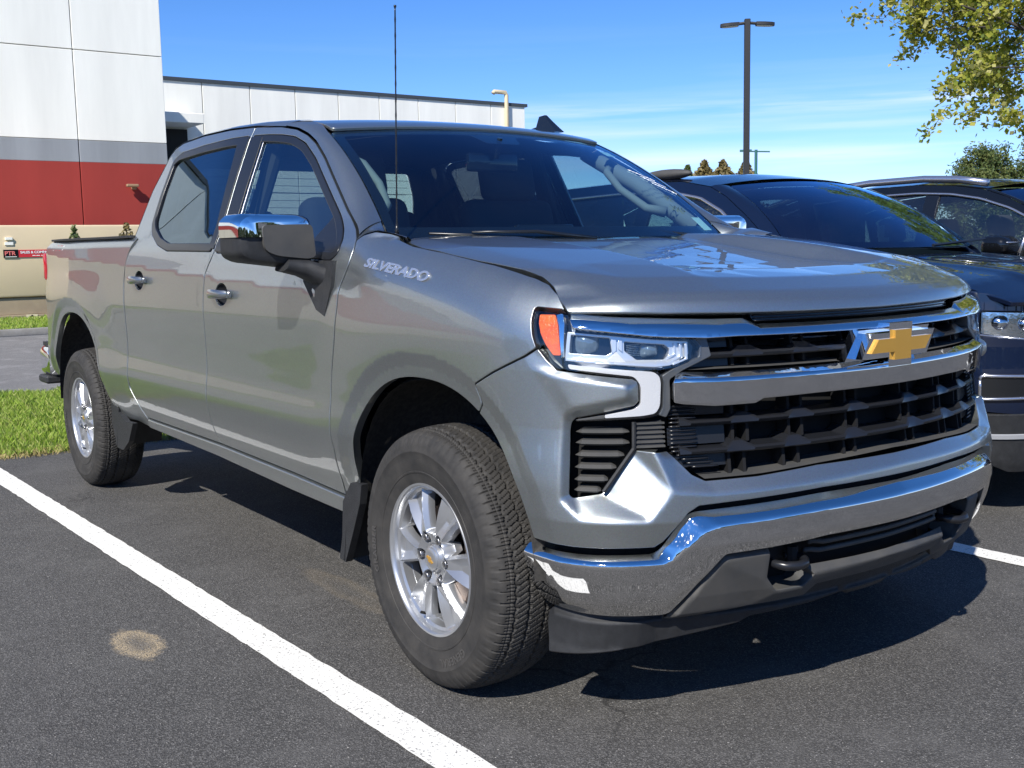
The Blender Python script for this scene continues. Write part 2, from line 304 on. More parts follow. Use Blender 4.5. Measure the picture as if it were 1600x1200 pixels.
# ================================================================== GROUND
def ground_rect(name, x0, x1, y0, y1, z, m, kind='structure', nx=1, ny=1):
    vs_, fs_ = [], []
    for i in range(nx+1):
        for j in range(ny+1): vs_.append((x0+(x1-x0)*i/nx, y0+(y1-y0)*j/ny, z))
    for i in range(nx):
        for j in range(ny):
            a = i*(ny+1)+j; fs_.append((a, a+ny+1, a+ny+2, a+1))
    o = mk(name, vs_, fs_, m, smooth=False); o['kind'] = kind; return o
def asphalt_mat(name, base, light, stain=True, speck=1.0):
    m = bpy.data.materials.new(name); m.use_nodes = True; n, l = nt(m); b = n['Principled BSDF']
    g = n.new('ShaderNodeNewGeometry'); P = g.outputs['Position']
    def noise(sc, det=3, rough=0.55):
        q = n.new('ShaderNodeTexNoise'); q.inputs['Scale'].default_value = sc; q.inputs['Detail'].default_value = det; q.inputs['Roughness'].default_value = rough
        l.new(P, q.inputs['Vector']); return q.outputs['Fac']
    def ramp(src, p0, c0, p1, c1):
        r = n.new('ShaderNodeValToRGB'); r.color_ramp.elements[0].position = p0; r.color_ramp.elements[1].position = p1
        r.color_ramp.elements[0].color = (*c0, 1); r.color_ramp.elements[1].color = (*c1, 1); l.new(src, r.inputs[0]); return r.outputs[0]
    def mixc(fac, a, bb, mode='MIX'):
        q = n.new('ShaderNodeMixRGB'); q.blend_type = mode
        for s, v in (('Fac', fac), (1, a), (2, bb)):
            if isinstance(v, (int, float)): q.inputs[s].default_value = v
            elif isinstance(v, tuple): q.inputs[s].default_value = (*v, 1)
            else: l.new(v, q.inputs[s])
        return q.outputs[0]
    big = ramp(noise(0.8, 8, 0.6), 0.3, base, 0.72, tuple(c*1.35 for c in base))
    v = n.new('ShaderNodeTexVoronoi'); v.inputs['Scale'].default_value = 230; l.new(P, v.inputs['Vector'])
    vs_ = n.new('ShaderNodeSeparateColor'); l.new(v.outputs['Color'], vs_.inputs[0])
    stones = ramp(vs_.outputs[0], 0.48, (0, 0, 0), 1.0, (1, 1, 1))
    col = mixc(stones, big, light)
    pits = ramp(noise(260, 2), 0.38, (0.35, 0.35, 0.35), 0.52, (1, 1, 1)); col = mixc(0.8, col, pits, 'MULTIPLY')
    wear = ramp(noise(2.6, 10, 0.7), 0.5, (0, 0, 0), 0.75, (0.6, 0.6, 0.6)); col = mixc(wear, col, tuple(c*2.3 for c in base))
    sp = ramp(noise(120, 2, 0.5), 0.67, (0, 0, 0), 0.73, (1, 1, 1)); col = mixc(sp, col, (0.42, 0.40, 0.37))
    if stain:
        # fine hairline cracks
        vc = n.new('ShaderNodeTexVoronoi'); vc.feature = 'DISTANCE_TO_EDGE'; vc.inputs['Scale'].default_value = 0.62
        wp = n.new('ShaderNodeTexNoise'); wp.inputs['Scale'].default_value = 3.0; wp.inputs['Detail'].default_value = 6; l.new(P, wp.inputs['Vector'])
        ad = n.new('ShaderNodeMixRGB'); ad.blend_type = 'ADD'; ad.inputs['Fac'].default_value = 0.35; l.new(P, ad.inputs[1]); l.new(wp.outputs['Color'], ad.inputs[2])
        l.new(ad.outputs[0], vc.inputs['Vector'])
        cr_ = ramp(vc.outputs['Distance'], 0.0, (1, 1, 1), 0.004, (0, 0, 0))
        cm = n.new('ShaderNodeMath'); cm.operation = 'MULTIPLY'; l.new(cr_, cm.inputs[0]); l.new(ramp(noise(0.7, 3), 0.5, (0, 0, 0), 0.62, (0.8, 0.8, 0.8)), cm.inputs[1])
        col = mixc(cm.outputs[0], col, (0.012, 0.012, 0.012))
        # a dried sandy ring left of the painted line
        for (sx, sy, rx, ry, ring, sc, amt) in STAINS:
            sb = n.new('ShaderNodeVectorMath'); sb.operation = 'SUBTRACT'; l.new(P, sb.inputs[0]); sb.inputs[1].default_value = (sx, sy, 0)
            dv = n.new('ShaderNodeVectorMath'); dv.operation = 'DIVIDE'; l.new(sb.outputs[0], dv.inputs[0]); dv.inputs[1].default_value = (rx, ry, 1)
            ln = n.new('ShaderNodeVectorMath'); ln.operation = 'LENGTH'; l.new(dv.outputs[0], ln.inputs[0])
            wob = n.new('ShaderNodeMath'); wob.operation = 'MULTIPLY_ADD'; l.new(noise(sc, 5, 0.7), wob.inputs[0]); wob.inputs[1].default_value = 1.15; l.new(ln.outputs['Value'], wob.inputs[2])
            r = n.new('ShaderNodeValToRGB'); e = r.color_ramp.elements
            e[0].position = 0.55*1.45/2; e[0].color = (ring,)*3+(1,)
            e[1].position = 0.70; e[1].color = (1, 1, 1, 1); x = e.new(0.85); x.color = (0, 0, 0, 1)
            h = n.new('ShaderNodeMath'); h.operation = 'MULTIPLY'; h.inputs[1].default_value = 0.5; l.new(wob.outputs[0], h.inputs[0]); l.new(h.outputs[0], r.inputs[0])
            k = n.new('ShaderNodeMath'); k.operation = 'MULTIPLY'; l.new(r.outputs[0], k.inputs[0])
            l.new(ramp(noise(170, 2), 0.42, (0.1, 0.1, 0.1), 0.55, (amt, amt, amt)), k.inputs[1])
            col = mixc(k.outputs[0], col, (0.62, 0.48, 0.29))
    l.new(col, b.inputs['Base Color']); b.inputs['Roughness'].default_value = 0.78; b.inputs['Specular IOR Level'].default_value = 0.4
    bp = n.new('ShaderNodeBump'); bp.inputs['Strength'].default_value = 0.85; bp.inputs['Distance'].default_value = 0.0035
    l.new(noise(150, 4, 0.6), bp.inputs['Height'])
    bp2 = n.new('ShaderNodeBump'); bp2.inputs['Strength'].default_value = 0.8; bp2.inputs['Distance'].default_value = 0.003
    l.new(v.outputs['Distance'], bp2.inputs['Height']); l.new(bp.outputs[0], bp2.inputs['Normal']); l.new(bp2.outputs[0], b.inputs['Normal'])
    return m
STAINS = [(-0.95, -1.575, 0.16, 0.075, 0.25, 14, 0.62), (-1.0, -0.74, 0.40, 0.07, 0.2, 6, 0.05)]
A_lot = asphalt_mat('lot_asphalt', (0.058, 0.0560, 0.053), (0.175, 0.169, 0.160))
A_road = asphalt_mat('road_asphalt', (0.16, 0.155, 0.15), (0.26, 0.255, 0.25), stain=False)
M['soil'] = mat('soil', (0.09, 0.065, 0.04), 0.95, col2=(0.16, 0.13, 0.08), vscale=14, detail=8)
M['lawn_base'] = mat('lawn_base', (0.07, 0.115, 0.02), 0.95, col2=(0.13, 0.18, 0.035), vscale=6, detail=8)
M['concrete'] = mat('kerb_concrete', (0.30, 0.29, 0.27), 0.85, col2=(0.20, 0.19, 0.17), vscale=7, detail=9, bump=0.5, bscale=90)
terr = ground_rect('ground', -900, 900, -900, 900, -0.16, mat('far_ground', (0.06, 0.08, 0.03), 0.95, col2=(0.10, 0.11, 0.05), vscale=0.05))
lot = ground_rect('parking_lot', -5.0, 60, -60, 60, 0.0, A_lot)
road = ground_rect('road', -17.3, -8.75, -80, 80, -0.02, A_road)
lot2 = ground_rect('far_parking_lot', -120, -20.9, -80, 80, -0.05, A_road)
lawn_a = ground_rect('lawn_strip', -8.7, -5.0, -60, 60, -0.012, M['lawn_base'])
lawn_b = ground_rect('verge', -20.9, -17.45, -60, 60, 0.09, M['lawn_base'])
box_obj('kerb', (-17.37, 0, 0.035), (0.15, 120, 0.13), M['concrete'], bevel=0.02)['kind'] = 'structure'
# ---- painted lines, with worn speckle
def line_mat():
    m = mat('line_paint', (0.72, 0.72, 0.69), 0.6, bump=0.6, bscale=180, dist=1.5)
    n, l = nt(m); b = n['Principled BSDF']; g = n.new('ShaderNodeNewGeometry')
    q = n.new('ShaderNodeTexNoise'); q.inputs['Scale'].default_value = 130; q.inputs['Detail'].default_value = 4; l.new(g.outputs['Position'], q.inputs['Vector'])
    r = n.new('ShaderNodeValToRGB'); r.color_ramp.elements[0].position = 0.30; r.color_ramp.elements[1].position = 0.43
    r.color_ramp.elements[0].color = (0.16, 0.155, 0.15, 1); r.color_ramp.elements[1].color = (0.78, 0.765, 0.71, 1)
    l.new(q.outputs['Fac'], r.inputs[0]); l.new(r.outputs[0], b.inputs['Base Color']); return m
M['line'] = line_mat()
def painted_line(x0, y0, x1, y1, w, wob=0.003):
    d = Vector((x1-x0, y1-y0, 0)); L = d.length; d.normalize(); s = Vector((-d.y, d.x, 0)); N = int(L/0.05)
    vs_, fs_ = [], []
    for i in range(N+1):
        p = Vector((x0, y0, 0.004)) + d*(L*i/N)
        a = w/2 + random.uniform(-wob, wob); b = w/2 + random.uniform(-wob, wob)
        vs_ += [p + s*a, p - s*b]
    for i in range(N): fs_.append((2*i, 2*i+1, 2*i+3, 2*i+2))
    o = mk('painted_line', vs_, fs_, M['line'], smooth=False); o['kind'] = 'structure'; return o
SL = 0.0262
for k in (-5, -4, -3, -2, -1, 0, 1, 2, 3, 4):
    yb = -1.344 + 2.78*k
    painted_line(-5.0, yb-0.0, 0.62, yb+5.62*SL, 0.122)
# ---- grass blades
def blades(name, x0, x1, y0, y1, z, n_, h0, h1, w, m, edge=None, wx=None):
    rng = np.random.RandomState(3)
    x = rng.uniform(x0, x1, n_); y = rng.uniform(y0, y1, n_)
    clump = 0.6 + 0.55*(np.sin(x*7.1+1.3*np.sin(y*5.0))*np.sin(y*8.3+np.sin(x*6.1)))*0.5 + 0.25
    h = rng.uniform(h0, h1, n_)*clump; a = rng.uniform(0, 2*np.pi, n_); lean = rng.uniform(0.1, 0.8, n_)*h; la = rng.uniform(0, 2*np.pi, n_)
    if edge is not None: x = np.where(x > edge-0.12, x - rng.uniform(0, 0.1, n_)*(np.sin(y*9)+1), x)
    ww = w*rng.uniform(0.6, 1.3, n_)
    dx, dy = np.cos(a)*ww/2, np.sin(a)*ww/2
    V = np.empty((n_, 4, 3)); zz = np.full(n_, z)
    V[:, 0] = np.stack([x-dx, y-dy, zz], -1); V[:, 1] = np.stack([x+dx, y+dy, zz], -1)
    V[:, 2] = np.stack([x+dx*0.7+np.cos(la)*lean*0.35, y+dy*0.7+np.sin(la)*lean*0.35, z+h*0.62], -1)
    V[:, 3] = np.stack([x+np.cos(la)*lean, y+np.sin(la)*lean, z+h], -1)
    V = V.reshape(-1, 3); b = np.arange(n_)*4
    F = np.concatenate([np.stack([b, b+1, b+2], -1), np.stack([b, b+2, b+3], -1)])
    me = bpy.data.meshes.new(name); me.vertices.add(len(V)); me.vertices.foreach_set('co', V.ravel())
    me.loops.add(F.size); me.loops.foreach_set('vertex_index', F.ravel().astype(np.int32))
    me.polygons.add(len(F)); me.polygons.foreach_set('loop_start', np.arange(len(F), dtype=np.int32)*3)
    at = me.attributes.new('tone', 'FLOAT', 'POINT'); at.data.foreach_set('value', np.repeat(rng.uniform(0, 1, n_), 4))
    me.update(calc_edges=True); me.materials.append(m)
    o = bpy.data.objects.new(name, me); COL.objects.link(o); return o
def leaf_mat(name, cols, trans=0.35, rough=0.55, attr='tone'):
    m = bpy.data.materials.new(name); m.use_nodes = True; n, l = nt(m); b = n['Principled BSDF']; out = n['Material Output']
    a = n.new('ShaderNodeAttribute'); a.attribute_name = attr
    r = n.new('ShaderNodeValToRGB'); e = r.color_ramp.elements
    e[0].position = 0; e[0].color = (*cols[0], 1); e[1].position = 1; e[1].color = (*cols[-1], 1)
    for i, c in enumerate(cols[1:-1]): x = e.new((i+1)/(len(cols)-1)); x.color = (*c, 1)
    l.new(a.outputs['Fac'], r.inputs[0]); l.new(r.outputs[0], b.inputs['Base Color']); b.inputs['Roughness'].default_value = rough
    t = n.new('ShaderNodeBsdfTranslucent'); l.new(r.outputs[0], t.inputs['Color'])
    mx = n.new('ShaderNodeMixShader'); mx.inputs[0].default_value = trans; l.new(b.outputs[0], mx.inputs[1]); l.new(t.outputs[0], mx.inputs[2]); l.new(mx.outputs[0], out.inputs['Surface'])
    return m
M['blade'] = leaf_mat('grass_blade', [(0.14, 0.24, 0.025), (0.24, 0.36, 0.04), (0.34, 0.46, 0.065), (0.46, 0.46, 0.16)])
tag(blades('grass', -8.7, -4.96, -7.0, 4.0, -0.012, 150000, 0.03, 0.075, 0.006, M['blade'], edge=-4.96), kind='stuff')
tag(blades('verge_grass', -20.8, -17.5, -6.0, 10.0, 0.09, 40000, 0.04, 0.10, 0.014, M['blade']), kind='stuff')
tag(blades('dry_grass_edge', -5.22, -4.90, -4.0, 3.0, -0.006, 9000, 0.015, 0.05, 0.006, mat('dry_grass', (0.30, 0.24, 0.10), 0.8)), kind='stuff')

# ================================================================== BUILDINGS
def stucco(name, c, v=0.06):
    m = mat(name, c, 0.9, var=v*1.3, vscale=0.9, detail=10, bump=0.5, bscale=55, dist=2)
    n, l = nt(m); ns = [q for q in n if q.type == 'TEX_NOISE'][0]; t = [q for q in n if q.type == 'TEX_COORD'][0]     # faint rain streaks
    mp_ = n.new('ShaderNodeMapping'); mp_.inputs['Scale'].default_value = (1.6, 1.6, 0.22); l.new(t.outputs['Object'], mp_.inputs[0]); l.new(mp_.outputs[0], ns.inputs['Vector'])
    return m
M['wall_white'] = stucco('white_wall_panel', (0.84, 0.835, 0.77))
M['wall_grey'] = stucco('grey_wall_band', (0.27, 0.29, 0.31), 0.12)
M['wall_red'] = stucco('red_wall_band', (0.31, 0.038, 0.030), 0.07)
M['wall_base'] = stucco('beige_wall_base', (0.52, 0.47, 0.36))
M['cap'] = mat('dark_metal_coping', (0.05, 0.06, 0.07), 0.5)
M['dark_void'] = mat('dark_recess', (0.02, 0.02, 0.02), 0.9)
def wall_panels(b, x, ys, zs, mats_, thick=0.2, gap=0.02):
    """precast panels with recessed joints on a wall that faces +X"""
    for i in range(len(ys)-1):
        for j in range(len(zs)-1):
            y0, y1, z0, z1 = ys[i], ys[i+1], zs[j], zs[j+1]
            bm = bmesh.new(); bx(bm, (x-thick/2, (y0+y1)/2, (z0+z1)/2), (thick, y1-y0-gap, z1-z0-(gap if mats_[j][1] else 0.0)))
            bevel_all(bm, 0.008, 1)
            bm_obj('panel', bm, mats_[j][0], b)
XB = -23.75
b1 = empty('warehouse', (XB, 0, 0), label='tall white warehouse with a grey band over a wide red band, at the left', cat='building')
box_obj('core_wall', (-6.15-0.0, -23.0, 4.4), (11.9, 58.9, 9.0), M['wall_grey'], b1)
ys = [6.54-y for y in (0, 2.06)]; 
while ys[-1] > -52: ys.append(ys[-1]-3.4)
ys = ys[::-1]; ys[0] = -52.4
wall_panels(b1, 0.0, ys, [0, 1.98, 3.475, 3.97, 6.0, 8.95], [(M['wall_base'], 0), (M['wall_red'], 0), (M['wall_grey'], 0), (M['wall_white'], 1), (M['wall_white'], 1)])
box_obj('coping', (-6.1, -23.0, 9.0), (12.4, 59.3, 0.1), M['cap'], b1)
box_obj('side_wall', (-6.2, 6.49, 4.45), (11.9, 0.12, 8.8), M['wall_white'], b1)
fx = bmesh.new(); bx(fx, (0.06, 5.66, 2.92), (0.12, 0.10, 0.12)); bx(fx, (0.16, 5.60, 2.95), (0.10, 0.28, 0.07)); bevel_all(fx, 0.015, 1)
bm_obj('wall_lamp', fx, mat('bronze_fitting', (0.30, 0.19, 0.11), 0.5), b1)
XW = -33.25
b2 = empty('warehouse_wing', (XW, 0, 0), label='lower white panelled wing behind the truck roof with a dark roof edge', cat='building')
box_obj('core_wall', (-8.2, 16.6, 3.4), (16, 15.9, 6.9), M['wall_grey'], b2)
yw = [24.55-1.68*k for k in range(11)][::-1]
wall_panels(b2, 0.0, yw, [0, 3.4, 6.96], [(M['wall_white'], 1), (M['wall_white'], 0)], gap=0.03)
box_obj('roof_edge', (-8.15, 15.6, 7.02), (16.4, 18.1, 0.12), M['cap'], b2)
cp = bmesh.new(); bx(cp, (0.7, 9.0, 5.62), (1.4, 3.2, 0.32)); bevel_all(cp, 0.02, 1); bm_obj('canopy', cp, M['wall_white'], b2)
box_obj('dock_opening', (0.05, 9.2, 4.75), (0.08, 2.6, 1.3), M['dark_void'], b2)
pp = bmesh.new(); tube(pp, [(0.12, 23.55, 2.0), (0.12, 23.55, 7.35), (0.12, 23.5, 7.45), (0.12, 22.95, 7.45), (0.12, 22.9, 7.38)], 0.085, 10)
bm_obj('vent_pipe', pp, mat('cream_pipe', (0.62, 0.52, 0.34), 0.6), b2, smooth=True)
an = bmesh.new(); tube(an, [(-0.5, 8.65, 7.0), (-0.5, 8.65, 7.9)], 0.02, 6); bx(an, (-0.5, 8.65, 7.85), (0.05, 0.10, 0.16)); bm_obj('roof_aerial', an, M['steel'], b2)
# conduit stay
st = bmesh.new(); tube(st, [(0.9, 7.3, 6.85), (0.9, 8.3, 6.2)], 0.03, 6); bm_obj('stay_rod', st, M['cap'], b2)

# ---- cream steel compactor container in front of the warehouse
cx0 = -21.25
ct = empty('compactor', (cx0, 2.5, 0), label='long cream steel waste compactor with a red banner sign, in front of the warehouse', cat='container')
M['cream'] = mat('cream_steel', (0.74, 0.60, 0.38), 0.5, col2=(0.68, 0.55, 0.36), vscale=1.2, detail=8, bump=0.15, bscale=4, dist=4)
M['tan'] = mat('tan_steel', (0.36, 0.29, 0.19), 0.6, col2=(0.28, 0.22, 0.15), vscale=3, detail=8)
bm = bmesh.new(); bx(bm, (-0.9, -2.2, 1.24), (1.8, 10.4, 1.46)); bevel_all(bm, 0.05, 2); bm_obj('body', bm, M['cream'], ct, angle=35)
bm = bmesh.new(); bx(bm, (-0.93, -2.2, 0.32), (1.74, 10.3, 0.36)); bevel_all(bm, 0.02, 1); bm_obj('lower_body', bm, M['tan'], ct)
bm = bmesh.new(); bx(bm, (-0.85, -2.2, 0.115), (1.8, 10.4, 0.07)); bevel_all(bm, 0.01, 1); bm_obj('base_rail', bm, M['tan'], ct)
for yy in (-6.5, -4.0, -1.2, 1.2): box_obj('foot', (-0.8, yy, 0.04), (1.5, 0.25, 0.08), M['tan'], ct)
bm = bmesh.new(); bx(bm, (0.02, -0.19, 1.70), (0.05, 0.13, 0.05)); bx(bm, (0.012, -0.19, 1.60), (0.02, 0.16, 0.06)); bm_obj('latch', bm, M['wall_white'], ct)
tri = bmesh.new(); bx(tri, (0.055, 0.14, 0.115), (0.006, 0.22, 0.075)); bm_obj('warning_plate', tri, mat('plate_cream', (0.7, 0.62, 0.4), 0.5), ct)
tri = bmesh.new(); prism(tri, [(-0.07, -0.025), (0.07, -0.025), (0.0, 0.03)], 0, 0.004, lambda a, b, c: (0.059+c, 0.14+a, 0.115+b)); bm_obj('warning_mark', tri, M['gloss_black'], ct)
def text_obj(name, s, size, m, parent, origin, xdir, updir, extrude=0.002, scalex=1.0, shear=0.0, bold=0.0, align='LEFT', bevel=0.0):
    cu_ = bpy.data.curves.new(name, 'FONT'); cu_.body = s; cu_.size = size; cu_.extrude = extrude; cu_.shear = shear; cu_.offset = bold
    cu_.align_x = align; cu_.bevel_depth = bevel
    tmp = bpy.data.objects.new(name, cu_); COL.objects.link(tmp)
    dg = bpy.context.evaluated_depsgraph_get(); me = bpy.data.meshes.new_from_object(tmp.evaluated_get(dg))
    bpy.data.objects.remove(tmp)
    xd = Vector(xdir).normalized(); ud = Vector(updir).normalized(); nd = xd.cross(ud)
    mm = Matrix(((xd.x*scalex, ud.x, nd.x, origin[0]), (xd.y*scalex, ud.y, nd.y, origin[1]), (xd.z*scalex, ud.z, nd.z, origin[2]), (0, 0, 0, 1)))
    me.transform(mm); me.name = name; me.materials.clear(); me.materials.append(m)
    o = bpy.data.objects.new(name, me); COL.objects.link(o)
    if parent: o.parent = parent
    return o
sg = empty('banner_sign', (cx0, 2.5, 0), label='red banner reading SALES & COMPACTORS beside a black logo plate, on the compactor', cat='sign')
box_obj('banner', (0.012, 0.92, 1.395), (0.012, 1.90, 0.150), mat('banner_red', (0.55, 0.03, 0.04), 0.5), sg)
box_obj('logo_plate', (0.016, -0.17, 1.395), (0.014, 0.28, 0.165), M['gloss_black'], sg)
text_obj('logo_lettering', 'PTR', 0.115, mat('logo_pink', (0.75, 0.18, 0.16), 0.5), sg, (0.026, -0.29, 1.365), (0, 1, 0), (0, 0, 1), 0.001, 1.05, bold=0.003)
text_obj('sign_lettering', 'SALES & COMPACTORS', 0.068, mat('letter_white', (0.8, 0.8, 0.8), 0.5), sg, (0.022, 0.01, 1.398), (0, 1, 0), (0, 0, 1), 0.001, 1.05, bold=0.002)
for y_, w_ in ((0.27, 0.06), (0.35, 0.07), (0.45, 0.08), (0.55, 0.07)): box_obj('small_print', (0.0185, y_, 1.352), (0.002, w_, 0.014), M['wall_white'], sg)
box_obj('small_print', (0.0235, -0.17, 1.333), (0.002, 0.22, 0.012), M['wall_white'], sg)

# ================================================================== PICKUP: body surface
# ---- plan curve of the body, u = arc length from the nose centre towards the tail (right-hand side, y<0)
PLAN=[(.895,0),(.893,-.06),(.875,-.25),(.832,-.46),(.785,-.60),(.735,-.715),(.672,-.82),(.585,-.905),(.455,-.962),(.28,-.988),(.0,-.998),(-.5,-1.0),(-1.5,-1.0),(-2.7,-1.0),(-3.7,-.997),(-4.2,-.985),(-4.6,-.955),(-4.78,-.93)]
def spline(P,n=4000):
    P=np.array(P,float); t=np.r_[0,np.cumsum(np.hypot(*np.diff(P,axis=0).T))]
    N=len(t);h=np.diff(t);A=np.eye(N);B=np.zeros((N,2))
    for i in range(1,N-1):
        A[i,i-1]=h[i-1];A[i,i]=2*(h[i-1]+h[i]);A[i,i+1]=h[i];B[i]=6*((P[i+1]-P[i])/h[i]-(P[i]-P[i-1])/h[i-1])
    # nose: horizontal tangent (dx/dt=0 at y=0) by clamping
    A[0,0]=2*h[0];A[0,1]=h[0];B[0]=6*((P[1]-P[0])/h[0]-np.array([0,-1.]))
    M=np.linalg.solve(A,B);s=np.linspace(0,t[-1],n);i=np.clip(np.searchsorted(t,s)-1,0,N-2)
    a=(t[i+1]-s)[:,None];b=(s-t[i])[:,None];hh=h[i][:,None]
    Q=M[i]*a**3/(6*hh)+M[i+1]*b**3/(6*hh)+(P[i]/hh-M[i]*hh/6)*a+(P[i+1]/hh-M[i+1]*hh/6)*b
    d=np.r_[0,np.cumsum(np.hypot(*np.diff(Q,axis=0).T))]
    U=np.linspace(0,d[-1],n)
    return U,np.interp(U,d,Q[:,0]),np.interp(U,d,Q[:,1])
UU,CX,CY=spline(PLAN)
TX=np.gradient(CX,UU);TY=np.gradient(CY,UU)
k=np.ones(25)/25
def sm(a):
    p=np.pad(a,12,mode='edge');return np.convolve(p,k,'valid')
TX,TY=sm(TX),sm(TY);L_=np.hypot(TX,TY);TX/=L_;TY/=L_
TY[0]=-1;TX[0]=0
def plan(u):
    s=np.where(np.asarray(u)<0,-1.,1.);a=np.abs(u)
    x=np.interp(a,UU,CX);y=np.interp(a,UU,CY)*s
    tx=np.interp(a,UU,TX);ty=np.interp(a,UU,TY)
    return x,y,-ty,tx*s      # outward normal (nx,ny): at the nose (1,0), on the right side (0,-1)
def u_of_x(x): # side only
    return np.interp(-np.asarray(x),-CX,UU)
def sstep(a,b,t):
    t=np.clip((t-a)/(b-a),0,1);return t*t*(3-2*t)
def smax(a,b,k=.01):
    return .5*(a+b+np.sqrt((a-b)**2+k*k))
SZ=[.30,.40,.46,.50,.56,.63,.71,.76,.82,.90,1.0,1.08,1.16,1.24,1.6]
SI=[.12,.095,.075,.058,.030,.009,-.005,-.001,.007,.008,.005,.002,.007,.012,.006]
def _cub(xs,ys):
    xs=np.array(xs,float);ys=np.array(ys,float)
    # pchip-less smooth: fine linear table then box blur
    g=np.linspace(xs[0],xs[-1],1400);v=np.interp(g,xs,ys);kk=np.hanning(91);kk/=kk.sum()
    v=np.convolve(np.pad(v,45,mode='edge'),kk,'valid');return g,v
SG,SV=_cub(SZ,SI)
ZHX=[-.6,-.33,-.06,.2,.39,.5,.62]; ZHZ=[1.36,1.345,1.317,1.277,1.236,1.205,1.18]
FX,FZ,FR=0.0,.395,.51
def arch_r(x,z,cx,rx=.50,rz=.545,cz=.395,p=2.3):
    """superellipse radius (1 = opening edge) of the squared wheel opening"""
    return (np.abs((x-cx)/rx)**p+np.abs((z-cz)/rz)**p)**(1/p)
def inset(x,z,kind):
    b=np.interp(z,SG,SV)
    # door lower profile fades to flat around arches/bed
    zc=1.20-.04*(x+1.15)
    up=np.maximum(z-zc,0.)
    cab=.20*up+ .26*np.maximum(smax(z-1.345,0,.02)-.0,0)+.045*sstep(-2.0,-1.0,x)*sstep(1.26,1.44,z)
    bedtop=.17*up+.02*sstep(1.36,1.42,z)
    zh=np.interp(x,ZHX,ZHZ)
    t=np.clip((z-(zh-.14))/.15,0,1)
    fend=.145*(1-np.sqrt(1-(t*.985)**2))
    if kind=='bed': top=bedtop
    elif kind=='cab': top=cab
    else:
        wf=sstep(-.47,-.30,x); top=cab*(1-wf)+fend*wf
    return b*1.0+top
def flare(x,z,kind):
    o=0
    for cx,rx,rz in ((0.0,.49,.545),(-3.79,.555,.60)):
        r=arch_r(x,z,cx,rx,rz)
        # outer contour at r~1.14: step up to band, gentle slope to the lip
        f=.018*(1-sstep(1.10,1.75,r))*np.where(x<cx,sstep(.52,.85,z),1.)-.013*np.clip((1.14-r)/.075,0,1)-.003*np.clip((1.06-r)/.06,0,1)
        f=f*sstep(.30,.55,z)*1.0+ .0
        o=o+f
    return o
def front_off(u,z):
    # outward offset of the nose by height
    return np.interp(z,[.25,.40,.55,.62,.72,.85,1.0,1.12,1.2],[-.07,-.01,.03,.035,.02,.0,-.005,-.025,-.045])
def disp(u,z,kind='fender'):
    a=np.abs(u);x=np.interp(a,UU,CX)
    ws=sstep(.85,1.30,a)
    side=-inset(x,z,kind)+flare(x,z,kind)
    return ws*side+(1-ws)*front_off(a,z)
def S(u,z,off=0.,kind='fender'):
    x,y,nx,ny=plan(u);d=disp(u,z,kind)+off
    return np.stack([x+nx*d,y+ny*d,z+0*d],-1)


# ---- polygon helpers
def fillet(loop, r, seg=4, skip=()):
    L = [np.array(p, float) for p in loop]; n = len(L); out = []
    for i in range(n):
        p0, p1, p2 = L[i-1], L[i], L[(i+1) % n]; a, b = p0-p1, p2-p1; la, lb = np.linalg.norm(a), np.linalg.norm(b)
        if la < 1e-6 or lb < 1e-6: continue
        rr = min(r, 0.42*la, 0.42*lb)
        q0, q2 = p1+a/la*rr, p1+b/lb*rr
        for t in np.linspace(0, 1, seg+1): out.append((1-t)**2*q0+2*t*(1-t)*p1+t*t*q2)
    return out
def resample(loop, step):
    out = []; n = len(loop)
    for i in range(n):
        a, b = np.array(loop[i]), np.array(loop[(i+1) % n]); d = np.linalg.norm(b-a)
        if d < 1e-5: continue
        k = max(1, int(round(d/step)))
        for j in range(k): out.append(a+(b-a)*j/k)
    res = [out[0]]
    for p in out[1:]:
        if np.linalg.norm(p-res[-1]) > step*0.18: res.append(p)
    if np.linalg.norm(res[-1]-res[0]) < step*0.18: res.pop()
    return np.array(res)
def area2(P): return 0.5*np.sum(P[:, 0]*np.roll(P[:, 1], -1)-np.roll(P[:, 0], -1)*P[:, 1])
def inside(pts, L):
    x, y = pts[:, 0], pts[:, 1]; c = np.zeros(len(pts), bool); n = len(L); j = n-1
    for i in range(n):
        xi, yi, xj, yj = L[i][0], L[i][1], L[j][0], L[j][1]
        if yi != yj:
            c ^= ((yi > y) != (yj > y)) & (x < (xj-xi)*(y-yi)/(yj-yi)+xi)
        j = i
    return c
def outdirs(P):
    d1 = np.roll(P, -1, 0)-P; d0 = P-np.roll(P, 1, 0)
    d1 = d1/np.linalg.norm(d1, axis=1)[:, None]; d0 = d0/np.linalg.norm(d0, axis=1)[:, None]
    t = d0+d1; L = np.linalg.norm(t, axis=1); L[L < 1e-6] = 1; t = t/L[:, None]
    s = 1 if area2(P) > 0 else -1
    return np.stack([t[:, 1], -t[:, 0]], -1)*s
def surf_normals(f, uv, e=1.5e-3):
    a = f(uv[:, 0]+e, uv[:, 1])-f(uv[:, 0]-e, uv[:, 1]); b = f(uv[:, 0], uv[:, 1]+e)-f(uv[:, 0], uv[:, 1]-e)
    n = np.cross(a, b); L = np.linalg.norm(n, axis=1); L[L < 1e-12] = 1
    return n/L[:, None]
def ref_out(P):
    c = P.copy(); c[:, 0] = np.clip(P[:, 0], -4.2, 0.2); c[:, 1] = 0; c[:, 2] = 0.8
    return P-c
